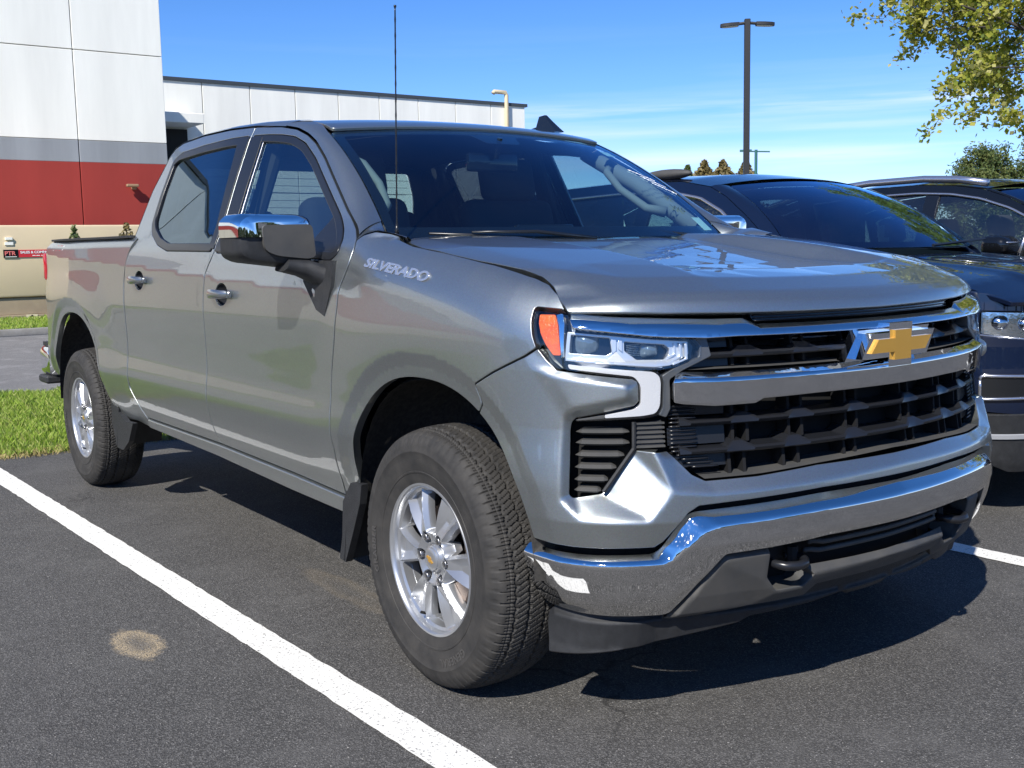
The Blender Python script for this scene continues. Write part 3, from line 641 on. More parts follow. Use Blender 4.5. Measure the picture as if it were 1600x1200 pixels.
def panel(name, m, parent, loop, f, holes=(), step=0.016, rim=0.018, rr=0.0025, shrink=0.003, fil=0.012, up=None, kind=None, back=False, inner=None):
    """a sheet cut out of the surface f(u,v) by a polygon, with rolled edges"""
    loops = [resample(fillet(loop, fil) if fil else loop, step*0.8)]+[resample(fillet(h, fil) if fil else h, step*0.8) for h in holes]
    for k in range(len(loops)):
        P = loops[k]; s = -1 if k == 0 else 1
        loops[k] = P+outdirs(P)*s*(shrink+rr)
    allb = np.concatenate(loops); lo, hi = allb.min(0), allb.max(0)
    gx, gy = np.arange(lo[0]+step/2, hi[0], step), np.arange(lo[1]+step/2, hi[1], step*0.866)
    X, Y = np.meshgrid(gx, gy); X = X+(np.arange(len(gy)) % 2)[:, None]*step/2
    G = np.stack([X.ravel(), Y.ravel()], -1)
    ok = inside(G, loops[0])
    for h in loops[1:]: ok &= ~inside(G, h)
    G = G[ok]
    if len(G):
        d = np.full(len(G), 9.0)
        for i in range(0, len(allb), 200):
            d = np.minimum(d, np.sqrt(((G[:, None]-allb[None, i:i+200])**2).sum(-1)).min(1))
        G = G[d > step*0.5]
    pts = np.concatenate([allb, G]) if len(G) else allb
    edges = []; o = 0
    for Lp in loops:
        n_ = len(Lp); edges += [(o+i, o+(i+1) % n_) for i in range(n_)]; o += n_
    vo, eo, fo, ov, oe, of = geometry.delaunay_2d_cdt([Vector(p) for p in pts], edges, [], 0, 1e-7)
    V2 = np.array([(v.x, v.y) for v in vo]); F = np.array([t for t in fo if len(t) == 3])
    c = V2[F].mean(1); ok = inside(c, loops[0])
    for h in loops[1:]: ok &= ~inside(c, h)
    F = F[ok]
    P3 = f(V2[:, 0], V2[:, 1]); N3 = surf_normals(f, V2)
    ro = ref_out(P3) if up is None else np.tile(np.array(up, float), (len(P3), 1))
    sgn = np.sign((N3*ro).sum(1)); sgn[sgn == 0] = 1; smed = 1.0 if np.median(sgn) >= 0 else -1.0
    N3 = N3*smed
    fn = np.cross(P3[F[:, 1]]-P3[F[:, 0]], P3[F[:, 2]]-P3[F[:, 0]]); flip = (fn*N3[F[:, 0]]).sum(1) < 0
    F[flip] = F[flip][:, ::-1]
    verts = [P3]; norms = [N3]; faces = [tuple(t) for t in F]; base = len(P3)
    # index boundary loops
    key = {}
    for i, v in enumerate(V2): key[(round(v[0], 5), round(v[1], 5))] = i
    def find(p):
        k0 = (round(p[0], 5), round(p[1], 5))
        if k0 in key: return key[k0]
        return int(((V2-p)**2).sum(1).argmin())
    for k, Lp in enumerate(loops):
        od = outdirs(Lp)*(1 if k == 0 else -1); idx = [find(p) for p in Lp]
        A = f(Lp[:, 0], Lp[:, 1]); q = Lp+od*rr; B0 = f(q[:, 0], q[:, 1]); n_ = surf_normals(f, Lp)*smed
        O3 = B0-A; ol = np.linalg.norm(O3, axis=1); ol[ol < 1e-9] = 1; O3 = O3/ol[:, None]
        O3 = O3-n_*(O3*n_).sum(1)[:, None]; O3 = O3/np.maximum(np.linalg.norm(O3, axis=1), 1e-9)[:, None]
        m_ = len(Lp)
        M1 = A+O3*rr*0.7-n_*rr*0.3; M2 = A+O3*rr-n_*rr; M3 = A+O3*rr-n_*rim
        n1 = n_*0.7+O3*0.7
        verts += [M1, M2, M3]; norms += [n1/np.linalg.norm(n1, axis=1)[:, None], O3, O3]
        s0 = base; base += 3*m_
        for i in range(m_):
            j = (i+1) % m_
            q4 = [(idx[i], idx[j], s0+j, s0+i), (s0+i, s0+j, s0+m_+j, s0+m_+i), (s0+m_+i, s0+m_+j, s0+2*m_+j, s0+2*m_+i)]
            a_, b_, c_ = A[i], A[j], M2[i]
            fl = np.dot(np.cross(b_-a_, M1[i]-a_), n1[i]) < 0
            for t in q4: faces.append(t[::-1] if fl else t)
    V = np.concatenate(verts); N = np.concatenate(norms)
    return mk(name, V, faces, m, parent, normals=N, kind=kind)
def mirror_copy(o, parent=None):
    c = o.copy(); COL.objects.link(c); c.scale = (1, -1, 1); c.parent = parent if parent else o.parent
    for ch in list(o.children):
        d = ch.copy(); COL.objects.link(d); d.parent = c
    return c
def sidef(kind, off=0.0):
    """surface in (x,z) for the flank"""
    def f(x, z):
        return S(u_of_x(x), z, off, kind)
    return f
def bodyf(kind='fender', off=0.0, extra=None):
    def f(u, z):
        o = off + (extra(u, z) if extra else 0.0)
        return S(u, z, o, kind)
    return f
def raster_field(cpts, lines, u0, u1, z0, z1, res=0.004, blur=1.3, default=0.0):
    """smoothed piecewise-linear relief from control points (u,z,d); lines = index polylines kept as creases"""
    P = np.array(cpts, float); E = []
    for ln in lines: E += list(zip(ln[:-1], ln[1:]))
    vo, eo, fo, ov, _, _ = geometry.delaunay_2d_cdt([Vector((p[0], p[1])) for p in P], E, [], 0, 1e-7)
    V = np.array([(v.x, v.y) for v in vo]); D = np.zeros(len(V))
    for i, o in enumerate(ov):
        if len(o): D[i] = P[o[0], 2]
        else: D[i] = P[((P[:, :2]-V[i])**2).sum(1).argmin(), 2]
    nu, nz = int((u1-u0)/res)+1, int((z1-z0)/res)+1; H = np.full((nu, nz), np.nan)
    gu, gz = u0+res*np.arange(nu), z0+res*np.arange(nz)
    for t in fo:
        a, b, c = V[t[0]], V[t[1]], V[t[2]]; det = (b[0]-a[0])*(c[1]-a[1])-(c[0]-a[0])*(b[1]-a[1])
        if abs(det) < 1e-12: continue
        i0, i1 = max(0, int((min(a[0], b[0], c[0])-u0)/res)), min(nu-1, int((max(a[0], b[0], c[0])-u0)/res)+1)
        j0, j1 = max(0, int((min(a[1], b[1], c[1])-z0)/res)), min(nz-1, int((max(a[1], b[1], c[1])-z0)/res)+1)
        if i1 < i0 or j1 < j0: continue
        X, Y = np.meshgrid(gu[i0:i1+1], gz[j0:j1+1], indexing='ij')
        l1 = ((X-a[0])*(c[1]-a[1])-(c[0]-a[0])*(Y-a[1]))/det; l2 = ((b[0]-a[0])*(Y-a[1])-(X-a[0])*(b[1]-a[1]))/det; l0 = 1-l1-l2
        ins = (l0 > -1e-6) & (l1 > -1e-6) & (l2 > -1e-6); val = l0*D[t[0]]+l1*D[t[1]]+l2*D[t[2]]
        H[i0:i1+1, j0:j1+1][ins] = val[ins]
    H[np.isnan(H)] = default
    r = int(blur*3)+1; k_ = np.exp(-0.5*(np.arange(-r, r+1)/blur)**2); k_ /= k_.sum()
    Hp = np.pad(H, r, mode='edge'); Hp = np.apply_along_axis(lambda v: np.convolve(v, k_, 'valid'), 0, Hp); H = np.apply_along_axis(lambda v: np.convolve(v, k_, 'valid'), 1, Hp)
    def g(u, z):
        a = np.clip((np.abs(u)-u0)/res, 0, nu-1.001); b = np.clip((np.asarray(z)-z0)/res, 0, nz-1.001)
        i, j = a.astype(int), b.astype(int); fu, fz = a-i, b-j
        return (H[i, j]*(1-fu)*(1-fz)+H[i+1, j]*fu*(1-fz)+H[i, j+1]*(1-fu)*fz+H[i+1, j+1]*fu*fz)
    return g
def mloop(half):
    """half outline from the centre outwards and back, mirrored to the whole width"""
    return [(u, z) for u, z in half]+[(-u, z) for u, z in half[::-1]]
def loft(name, m, parent, A, B, n=24, k=6, bulge=0.0, bdir=None, kind=None, thick=0.0):
    """strip between two 3-D polylines, bulging along bdir"""
    def rs(P):
        P = np.array(P, float); d = np.r_[0, np.cumsum(np.linalg.norm(np.diff(P, axis=0), axis=1))]; t = np.linspace(0, d[-1], n)
        return np.stack([np.interp(t, d, P[:, i]) for i in range(3)], -1)
    A, B = rs(A), rs(B); V = []
    for j in range(k+1):
        t = j/k; V.append(A*(1-t)+B*t+(np.array(bdir)*bulge*4*t*(1-t) if bdir is not None else 0))
    V = np.array(V)   # k+1, n, 3
    faces = [(j*n+i, j*n+i+1, (j+1)*n+i+1, (j+1)*n+i) for j in range(k) for i in range(n-1)]
    tu = np.gradient(V, axis=1); tv = np.gradient(V, axis=0); N = np.cross(tu, tv).reshape(-1, 3); N /= np.maximum(np.linalg.norm(N, axis=1), 1e-9)[:, None]
    P = V.reshape(-1, 3); ro = ref_out(P) if bdir is None else np.tile(np.array(bdir, float), (len(P), 1))
    if np.median((N*ro).sum(1)) < 0: N = -N; faces = [f_[::-1] for f_ in faces]
    return mk(name, P, faces, m, parent, normals=N, kind=kind)

truck = empty('pickup_truck', (0, 0, 0), label='silver grey crew cab pickup truck with chrome grille bars and a gold cross emblem', cat='pickup truck')
# ------------------------------------------------------------------ flank panels (x,z)
def arch_pts(cx, rx, rz, zlo_f, zlo_r, n=40, p=2.3, cz=0.395, grow=1.0):
    """wheel opening edge from the rear bottom over the top to the front bottom"""
    out = []
    for t in np.linspace(math.pi+0.9, -0.9, n*2):
        c_, s_ = math.cos(t), math.sin(t)
        r = (abs(c_/rx)**p+abs(s_/rz)**p)**(-1/p)*grow
        x, z = cx+c_*r, cz+s_*r
        if (c_ < 0 and z >= zlo_r) or (c_ >= 0 and z >= zlo_f): out.append((x, z))
    return out
AF = arch_pts(0.0, 0.49, 0.545, 0.555, 0.53)
AR = arch_pts(-3.79, 0.555, 0.60, 0.585, 0.585)
# bed side
bed_loop = [(-2.795, 1.19), (-2.775, 1.25), (-2.735, 1.32), (-2.655, 1.395), (-2.66, 1.402), (-3.4, 1.408), (-4.25, 1.415), (-4.36, 1.40), (-4.42, 1.37), (-4.44, 1.20), (-4.475, 1.10), (-4.475, 0.95), (-4.45, 0.78), (-4.42, 0.62), (-4.38, 0.585)]
bed_loop += AR[0:]                                    # over the arch towards the front
bed_loop += [(-3.187, 0.536), (-3.115, 0.487), (-3.036, 0.462), (-2.90, 0.468), (-2.72, 0.455), (-2.70, 0.50), (-2.735, 0.58), (-2.79, 0.66), (-2.795, 0.8)]
bed = panel('bed_side', M['paint'], truck, bed_loop, sidef('bed'), rim=0.03, step=0.014, fil=0.01)
mirror_copy(bed)
# doors
rear_top = [(-2.66, 1.755), (-2.65, 1.795), (-2.61, 1.828), (-2.525, 1.846), (-2.275, 1.858), (-1.966, 1.855)]
SPLIT = [(-1.700, 1.8425), (-1.71, 1.785), (-1.685, 1.62), (-1.657, 1.467), (-1.640, 1.34), (-1.655, 1.303), (-1.70, 1.238), (-1.715, 1.15), (-1.72, 0.9), (-1.72, 0.51)]
rd_loop = SPLIT+[
           (-2.68, 0.512), (-2.715, 0.56), (-2.765, 0.64), (-2.79, 0.72), (-2.79, 1.19), (-2.775, 1.255), (-2.745, 1.32), (-2.722, 1.37), (-2.714, 1.473), (-2.71, 1.628)]+rear_top
rwin = [(-1.672, 1.326), (-2.20, 1.333), (-2.344, 1.362), (-2.471, 1.412), (-2.53, 1.461), (-2.56, 1.60), (-2.572, 1.765), (-2.50, 1.794), (-2.22, 1.806), (-1.922, 1.809), (-1.735, 1.804), (-1.710, 1.62)]
def ell(x, z): return [(x+.062*math.cos(t), z+.042*math.sin(t)) for t in np.linspace(0, 2*math.pi, 29)[:-1]]
rdoor = panel('rear_door', M['paint'], truck, rd_loop, sidef('cab'), holes=[rwin, ell(-2.557, 1.195)], step=0.02, rim=0.02)
fd_loop = [(-1.700, 1.8425), (-1.462, 1.821), (-1.319, 1.797), (-1.212, 1.765), (-1.121, 1.727), (-0.995, 1.659), (-0.852, 1.571), (-0.66, 1.452), (-0.535, 1.389), (-0.490, 1.358), (-0.469, 1.319), (-0.469, 1.274), (-0.506, 1.20), (-0.512, 1.13), (-0.53, 1.027), (-0.556, 0.918), (-0.562, 0.849), (-0.562, 0.654), (-0.59, 0.543), (-0.62, 0.475),
           (-1.0, 0.492)]+SPLIT[::-1][:-1]
fwin = [(-1.622, 1.32), (-1.635, 1.467), (-1.662, 1.62), (-1.690, 1.802), (-1.547, 1.793), (-1.432, 1.782), (-1.313, 1.764), (-1.205, 1.73), (-1.068, 1.66), (-0.862, 1.535), (-0.711, 1.444), (-0.622, 1.385), (-0.582, 1.35), (-0.572, 1.308), (-0.605, 1.287), (-1.0, 1.305)]
fdoor = panel('front_door', M['paint'], truck, fd_loop, sidef('cab'), holes=[fwin, ell(-1.517, 1.152)], step=0.02, rim=0.02)
# window mouldings and glass
def ring(loop, d):
    P = resample(fillet(loop, 0.03), 0.03); return P, P-outdirs(P)*d
def moulding(name, loop, w, parent, m, off=0.003, kind='cab', rim=0.012):
    P, Q = ring(loop, w)
    return panel(name, m, parent, [tuple(p) for p in P], sidef(kind, off), holes=[[tuple(p) for p in Q]], step=0.02, rim=rim, fil=0, shrink=-0.002, rr=0.004)
rtrim = moulding('window_trim', rwin, 0.032, rdoor, M['trim_black'])
ftrim = moulding('window_trim', fwin, 0.026, fdoor, M['trim_black'])
def pane(name, loop, parent, m, off=-0.008, shrink=0.012):
    return panel(name, m, parent, loop, sidef('cab', off), step=0.05, rim=0.004, rr=0.001, shrink=shrink, fil=0.02)
rpane = pane('window_pane', rwin, rdoor, M['privacy_glass'])
fpane = pane('window_pane', fwin, fdoor, M['side_glass'])
# satin pillar covers between the two windows
pc = panel('pillar_cover', M['trim_black'], rdoor, [(-1.646, 1.332), (-1.69, 1.333), (-1.755, 1.56), (-1.83, 1.808), (-1.717, 1.808), (-1.712, 1.785), (-1.690, 1.62), (-1.662, 1.467)], sidef('cab', 0.0045), step=0.03, rim=0.01, fil=0.004)
pc2 = panel('pillar_cover', M['trim_black'], fdoor, [(-1.636, 1.322), (-1.522, 1.318), (-1.542, 1.47), (-1.565, 1.62), (-1.590, 1.795), (-1.696, 1.803), (-1.705, 1.785), (-1.680, 1.62), (-1.652, 1.467)], sidef('cab', 0.0045), step=0.03, rim=0.01, fil=0.004)
wc = panel('window_channel', M['steel'], fdoor, [(-1.520, 1.315), (-1.508, 1.315), (-1.528, 1.47), (-1.551, 1.62), (-1.575, 1.785), (-1.588, 1.785), (-1.563, 1.62), (-1.540, 1.47)], sidef('cab', 0.001), step=0.03, rim=0.01, fil=0.002, shrink=0)
# small quarter cover at the mirror corner
qc = panel('corner_cover', M['trim_black'], fdoor, [(-0.60, 1.30), (-0.85, 1.30), (-0.81, 1.38), (-0.745, 1.462), (-0.64, 1.395), (-0.59, 1.35)], sidef('cab', -0.004), step=0.03, rim=0.01, fil=0.01)
# rocker
rk = panel('rocker_panel', M['paint'], truck, [(-0.60, 0.47), (-1.0, 0.487), (-1.72, 0.505), (-2.67, 0.507), (-2.70, 0.47), (-2.70, 0.455), (-1.8, 0.438), (-1.1, 0.41), (-0.66, 0.40), (-0.60, 0.405)], sidef('cab', 0.012), step=0.02, rim=0.06, rr=0.006, fil=0.006)
mirror_copy(rk)
# fender: (u,z)
fe = [(float(u_of_x(x)), z) for x, z in [(-0.62, 0.475), (-0.59, 0.543), (-0.562, 0.654), (-0.562, 0.849), (-0.556, 0.918), (-0.53, 1.027), (-0.512, 1.13), (-0.506, 1.20), (-0.469, 1.274), (-0.469, 1.319), (-0.486, 1.350), (-0.46, 1.368), (-0.41, 1.378), (-0.35, 1.370)]]
fe += [(1.858, 1.350), (1.75, 1.330), (1.579, 1.309), (1.451, 1.290), (1.34, 1.273), (1.227, 1.251), (1.156, 1.237), (1.095, 1.221), (1.045, 1.195), (1.022, 1.170), (1.011, 1.153),
       (1.106, 1.160), (1.106, 1.129), (1.097, 1.090), (1.083, 1.058), (1.12, 1.035), (1.16, 1.017), (1.225, 0.988), (1.300, 0.950)]
afu = [(float(u_of_x(x)), z) for x, z in AF]
i0 = min(range(len(afu)), key=lambda i: abs(afu[i][0]-1.295)+abs(afu[i][1]-0.872))
fe += [(1.285, 0.895)]+afu[:i0+1][::-1]+[(float(u_of_x(-0.50)), 0.47), (float(u_of_x(-0.53)), 0.465)]
fender = panel('fender', M['paint'], truck, fe, bodyf('fender'), step=0.011, rim=0.03, fil=0.008)
mirror_copy(fender)

# ------------------------------------------------------------------ front bumper cover (painted), with its sculpted facets
CP = []; CL = []
def cpl(pts):
    i = len(CP); CP.extend(pts); CL.append(list(range(i, len(CP))))
cpl([(0, 0.50, -.005), (0.8, 0.50, -.005), (1.45, 0.50, 0.0)])
cpl([(0, 1.12, 0), (0.8, 1.12, 0.0), (1.45, 1.12, 0.0)])
cpl([(1.20, 0.50, 0), (1.20, 0.75, 0), (1.20, 1.12, 0)])
# wing over the vent
cpl([(1.10, 1.01, 0.0), (1.036, 0.990, 0.006), (0.846, 0.968, 0.022), (0.841, 0.962, 0.022), (0.841, 0.941, 0.022), (0.849, 0.932, 0.022), (0.974, 0.907, 0.012), (0.998, 0.893, 0.006), (1.004, 0.880, 0.004), (1.008, 0.780, 0.003), (1.008, 0.672, 0.002), (0.955, 0.626, 0.006), (0.80, 0.622, 0.010), (0.735, 0.696, 0.016), (0.771, 0.786, 0.004)])
cpl([(1.026, 1.004, -0.006), (0.829, 0.983, -0.010), (0.812, 0.975, -0.012), (0.808, 0.959, -0.012), (0.808, 0.920, -0.012), (0.822, 0.908, -0.012), (0.975, 0.876, -0.022), (0.984, 0.868, -0.026), (0.988, 0.78, -0.026), (0.988, 0.682, -0.026), (0.980, 0.677, -0.030), (0.909, 0.687, -0.046), (0.830, 0.796, -0.040)])
cpl([(0.909, 0.687, -0.046), (0.80, 0.634, 0.000)])
cpl([(0.980, 0.677, -0.030), (0.925, 0.642, -0.006), (0.80, 0.634, 0.000)])
cpl([(0.735, 0.793, -0.030), (0.715, 0.773, -0.020), (0.676, 0.732, -0.012), (0.642, 0.714, -0.010), (0.494, 0.717, -0.012), (0.302, 0.726, -0.014), (0, 0.735, -0.016)])
cpl([(0.735, 0.696, 0.016), (0.62, 0.684, 0.014), (0.30, 0.690, 0.013), (0, 0.697, 0.012)])
cpl([(0, 0.62, 0.010), (0.62, 0.62, 0.010), (0.70, 0.60, 0.008), (0.80, 0.55, 0.004), (1.0, 0.55, 0.002)])
CP.extend([(0.70, 0.93, 0.0), (0.5, 0.95, 0.0), (0.0, 0.95, 0.0), (0.92, 0.955, 0.016)])
FR = raster_field(CP, CL, 0.0, 1.45, 0.48, 1.13, res=0.003, blur=1.7)
fasc = [(0, .676), (.309, .668), (.601, .658), (.67, .655), (.698, .639), (.761, .566), (.783, .552), (.973, .550), (1.105, .553)]
fasc += [(u, z) for u, z in afu[i0:][::-1] if u > 1.10 and z > 0.57]+[(1.285, 0.895), (1.300, .950), (1.225, .988), (1.16, 1.017), (1.12, 1.035), (1.083, 1.058), (1.055, 1.028), (1.026, 1.006),
         (.829, .984), (.813, .976), (.809, .959), (.809, .922), (.822, .909), (.977, .877), (.986, .868), (.989, .85), (.989, .684), (.982, .678), (.909, .688), (.829, .797), (.735, .794),
         (.715, .774), (.676, .733), (.642, .716), (.494, .717), (.302, .727), (0, .736)]
fas = panel('bumper_cover', M['paint'], truck, mloop(fasc), bodyf('fender', 0.0, FR), step=0.009, rim=0.05, rr=0.003, shrink=0.0015, fil=0.004)

# ------------------------------------------------------------------ chrome front bumper
BP = []; BL = []
def bpl(pts):
    i = len(BP); BP.extend(pts); BL.append(list(range(i, len(BP))))
topb = [(0, .660), (.309, .651), (.612, .641), (.672, .640), (.697, .632), (.745, .574), (.767, .545), (.785, .536), (.961, .533), (1.083, .536), (1.16, .54)]
fold = [(0, .617), (.314, .616), (.549, .609), (.620, .604), (.663, .590), (.712, .548), (.735, .524), (.755, .515), (.942, .511), (1.05, .512), (1.16, .514)]
bpl([(u, z+0.03, -0.075) for u, z in topb]); bpl([(u, z, -0.030) for u, z in topb]); bpl([(u, z, 0.012) for u, z in fold])
bpl([(0, .57, .012), (.56, .56, .012), (.66, .53, .012), (.75, .47, .013), (.95, .47, .012), (1.16, .47, .012)]); bpl([(0, .53, .007), (.6, .50, .007), (.72, .42, .008), (.95, .42, .006), (1.16, .42, .005)]); bpl([(0, .50, .0), (.66, .45, .0), (.74, .38, -.001), (.95, .38, -.006), (1.16, .38, -.008)]); bpl([(0, .36, -.03), (.745, .35, -.010), (.995, .35, -.024), (1.16, .345, -.026)]); bpl([(0, .28, -.02), (1.2, .28, -.03)])
BF = raster_field(BP, BL, 0.0, 1.2, 0.28, 0.70, res=0.003, blur=1.8)
bot = [(1.145, .50), (1.150, .44), (1.148, .385), (1.12, .352), (.995, .350), (.743, .352), (.725, .358), (.612, .507), (.598, .523), (.467, .528), (.356, .534), (.30, .5385), (0, .543)]
bump = panel('chrome_bumper', M['chrome_dusty'], truck, mloop([(0, .660), (.309, .651), (.612, .641), (.672, .639), (.697, .631), (.745, .572), (.767, .543), (.785, .535), (.961, .532), (1.083, .534), (1.14, .538)]+bot), bodyf('fender', 0.012, BF), step=0.010, rim=0.03, rr=0.003, shrink=0.0, fil=0.012)
# dark backing in the seam between cover and bumper
sb_ = [(0, .70), (.6, .68), (.72, .65), (.80, .57), (1.10, .57), (1.12, .52), (.79, .51), (.70, .56), (.62, .61), (0, .62)]
panel('seam_backing', M['flat_black'], truck, mloop(sb_), bodyf('fender', -0.045), step=0.05, rim=0.01, fil=0)
# lower dark fairing with the tow hook pockets
fair = [(0, .449), (.135, .448), (.327, .450), (.302, .421), (.335, .396), (.425, .395), (.459, .438), (.459, .522), (.598, .518), (.612, .502), (.722, .355), (.735, .330), (.70, .328), (.491, .350), (.306, .352), (.272, .382), (0, .405)]
FA = raster_field([(0, .6, -.02), (.4, .6, -.02), (.9, .6, -.02), (0, .25, -.04), (.9, .25, -.04), (0, .452, -.020), (.327, .450, -.020), (0, .430, .008), (.315, .425, .008), (.335, .390, .008), (.425, .385, .008), (.47, .43, .008), (.47, .51, .004), (.585, .505, .004), (.60, .495, .004), (.712, .345, .004), (.735, .33, -.030), (.612, .51, -.022), (.598, .522, -.022), (.459, .525, -.02), (.49, .35, -.008), (.306, .352, -.008), (.272, .382, -.008), (0, .405, -.006)],
                  [[5, 6], [7, 8, 9, 10, 11, 12, 13, 14, 15], [16, 17, 18, 19], [20, 21, 22, 23]], 0, .9, .25, .6, res=0.003, blur=1.2)
panel('lower_fairing', M['dark_plastic'], truck, mloop(fair), bodyf('fender', 0.006, FA), step=0.010, rim=0.05, rr=0.003, shrink=0.001, fil=0.006)
# recess behind, its bars and its sills
panel('intake_backing', M['flat_black'], truck, mloop([(0, .56), (.47, .55), (.62, .50), (.62, .38), (0, .38)]), bodyf('fender', -0.075), step=0.05, rim=0.01, fil=0)
for zb, ue in ((.506, .30), (.482, .31)):
    bm = bmesh.new()
    us = np.linspace(-ue, ue, 33); P = [S(u, zb-0.012*(abs(u)/ue)**2*0+0.0, -0.022 if abs(u) < ue-0.02 else -0.04) for u in us]
    tube(bm, [tuple(p) for p in P], 0.0075, 8); bm_obj('intake_bar', bm, M['dark_plastic'], truck, smooth=True)
for s_ in (1, -1):
    # shelf floor of the pocket
    bm = bmesh.new(); q = [(.300, .424), (.334, .392), (.427, .391), (.464, .436)]
    a = [tuple(S(s_*u, z, 0.008)) for u, z in q]; b = [tuple(S(s_*(.33+(u-.33)*0.9), z+.012, -.09)) for u, z in q]
    va = [bm.verts.new(p) for p in a]; vb = [bm.verts.new(p) for p in b]
    for i in range(3): bm.faces.new((va[i], va[i+1], vb[i+1], vb[i]))
    bm_obj('hook_pocket', bm, M['dark_plastic'], truck)
    # tow hook: flat forged loop that stands out level from its bracket
    def hook_pt(a_, b_): # a across, b outwards
        x, y, nx, ny = plan(np.array([s_*(.386)])); x, y, nx, ny = map(float, (x[0], y[0], nx[0], ny[0])); tx, ty = -ny*s_, nx*s_
        return (x+nx*b_+tx*a_, y+ny*b_+ty*a_)
    outline = []
    for t in np.linspace(0, 2*math.pi, 25)[:-1]: outline.append((0.058*math.cos(t), -0.005+0.052*math.sin(t)))
    bm = bmesh.new(); pts = [(*hook_pt(a_, b_), .470-.10*b_) for a_, b_ in [(-.050, -.07), (-.052, -.02), (-.047, .008), (-.030, .030), (0, .040), (.030, .032), (.048, .010), (.052, -.02), (.034, -.035), (.016, -.040)]]
    tube(bm, pts, [.011, .012, .012, .0125, .013, .0125, .012, .0115, .011, .009], 10)
    bm_obj('tow_hook', bm, M['trim_black'], truck, smooth=True)
    bm = bmesh.new(); tube(bm, [(*hook_pt(.035, -.03), .50), (*hook_pt(.035, -.03), .455)], .017, 8); bx(bm, Vector((*hook_pt(0, -.065), .485)), (.02, .11, .05)); bm_obj('hook_bracket', bm, M['under'], truck)
# air dam under the bumper
dam = [(0, .400), (.272, .380), (.306, .350), (.49, .349), (.72, .336), (.74, .352), (1.0, .351), (1.10, .352), (1.128, .325), (1.135, .296), (1.120, .215), (.845, .247), (.761, .256), (.494, .288), (.457, .304), (.232, .311), (.088, .325), (0, .327)]
def damf(u, z): return np.interp(np.abs(u), [0, .75, .8, 1.2], [-.03, -.035, -.02, -.012])+np.clip((.335-z)*0.22, -.01, .05)*np.interp(np.abs(u), [0, .6, 1.1], [.4, .5, 1])+sstep(.333, .327, z)*.008
panel('air_dam', M['black_plastic'], truck, mloop(dam), bodyf('fender', -0.004, damf), step=0.015, rim=0.02, rr=0.004, shrink=0.0, fil=0.006)

# ------------------------------------------------------------------ grille
panel('grille_backing', M['flat_black'], truck, mloop([(0, 1.13), (.60, 1.10), (.70, 1.07), (.74, .95), (.745, .78), (.65, .70), (0, .72)]), bodyf('fender', -0.095), step=0.05, rim=0.01, fil=0)
def relief_panel(name, m, half, cps, cls, off, step=0.008, u1=1.1, rim=0.03, rr=0.002, blur=1.2, fil=0.004, parent=None):
    us_ = [p[0] for p in cps]; zs_ = [p[1] for p in cps]
    g = raster_field(cps, cls, 0.0, u1, min(zs_), max(zs_), res=0.0025, blur=blur)
    return panel(name, m, parent or truck, mloop(half), bodyf('fender', off, g), step=step, rim=rim, rr=rr, shrink=0, fil=fil)
def three_line(top, fold_, bot_, dt, df, db, mt=0.03):
    top, fold_, bot_ = [q+[(q[-1][0]+.07, q[-1][1])] for q in (top, fold_, bot_)]
    c = [(u, z+mt, dt-0.03) for u, z in top]+[(u, z, dt) for u, z in top]+[(u, z, df) for u, z in fold_]+[(u, z, db) for u, z in bot_]+[(u, z-mt, db-0.03) for u, z in bot_]
    n1, n2, n3 = len(top), len(fold_), len(bot_)
    l = [list(range(n1)), list(range(n1, 2*n1)), list(range(2*n1, 2*n1+n2)), list(range(2*n1+n2, 2*n1+n2+n3)), list(range(2*n1+n2+n3, 2*n1+n2+2*n3))]
    return c, l
# upper chrome bar
ut = [(0, 1.106), (.30, 1.106), (.464, 1.108), (.506, 1.124), (.593, 1.125), (.838, 1.136), (1.004, 1.147)]
uf = [(0, 1.094), (.30, 1.094), (.464, 1.094), (.56, 1.097), (.631, 1.101), (.805, 1.112), (.977, 1.129)]
ub = [(0, 1.077), (.30, 1.078), (.545, 1.080), (.633, 1.078), (.772, 1.086), (.890, 1.100), (.980, 1.111)]
c_, l_ = three_line(ut, uf, ub, -0.030, 0.004, 0.013)
ubar = relief_panel('upper_chrome_bar', M['chrome'], ut+[(.992, 1.128)]+ub[::-1], c_, l_, 0.004, u1=1.06, rim=0.05)
# slotted black strip between the hood edge and the bar
panel('slot_strip', M['gloss_black'], truck, mloop([(0, 1.135), (.475, 1.135), (.463, 1.107), (0, 1.105)]), bodyf('fender', -0.040), step=0.03, rim=0.02, fil=0)
for zz in (1.113, 1.120, 1.127):
    us = np.linspace(-.462, .462, 41); bm = bmesh.new(); tube(bm, [tuple(S(u, zz, -0.036)) for u in us], 0.0022, 5); bm_obj('slot_rib', bm, M['trim_black'], truck, smooth=True)
# middle chrome bar
mt_ = [(0, .992), (.286, .991), (.60, .990), (.692, .995), (.712, .989)]
mf_ = [(0, .973), (.286, .973), (.60, .972), (.692, .975), (.706, .975)]
mb_ = [(0, .917), (.30, .917), (.470, .915), (.495, .904), (.612, .903), (.700, .912), (.722, .917)]
c_, l_ = three_line(mt_, mf_, mb_, -0.024, 0.006, 0.000)
mbar = relief_panel('middle_chrome_bar', M['chrome_dusty'], mt_+[(.7245, .975)]+mb_[::-1], c_, l_, 0.006, u1=.78, rim=0.05, fil=0.003)
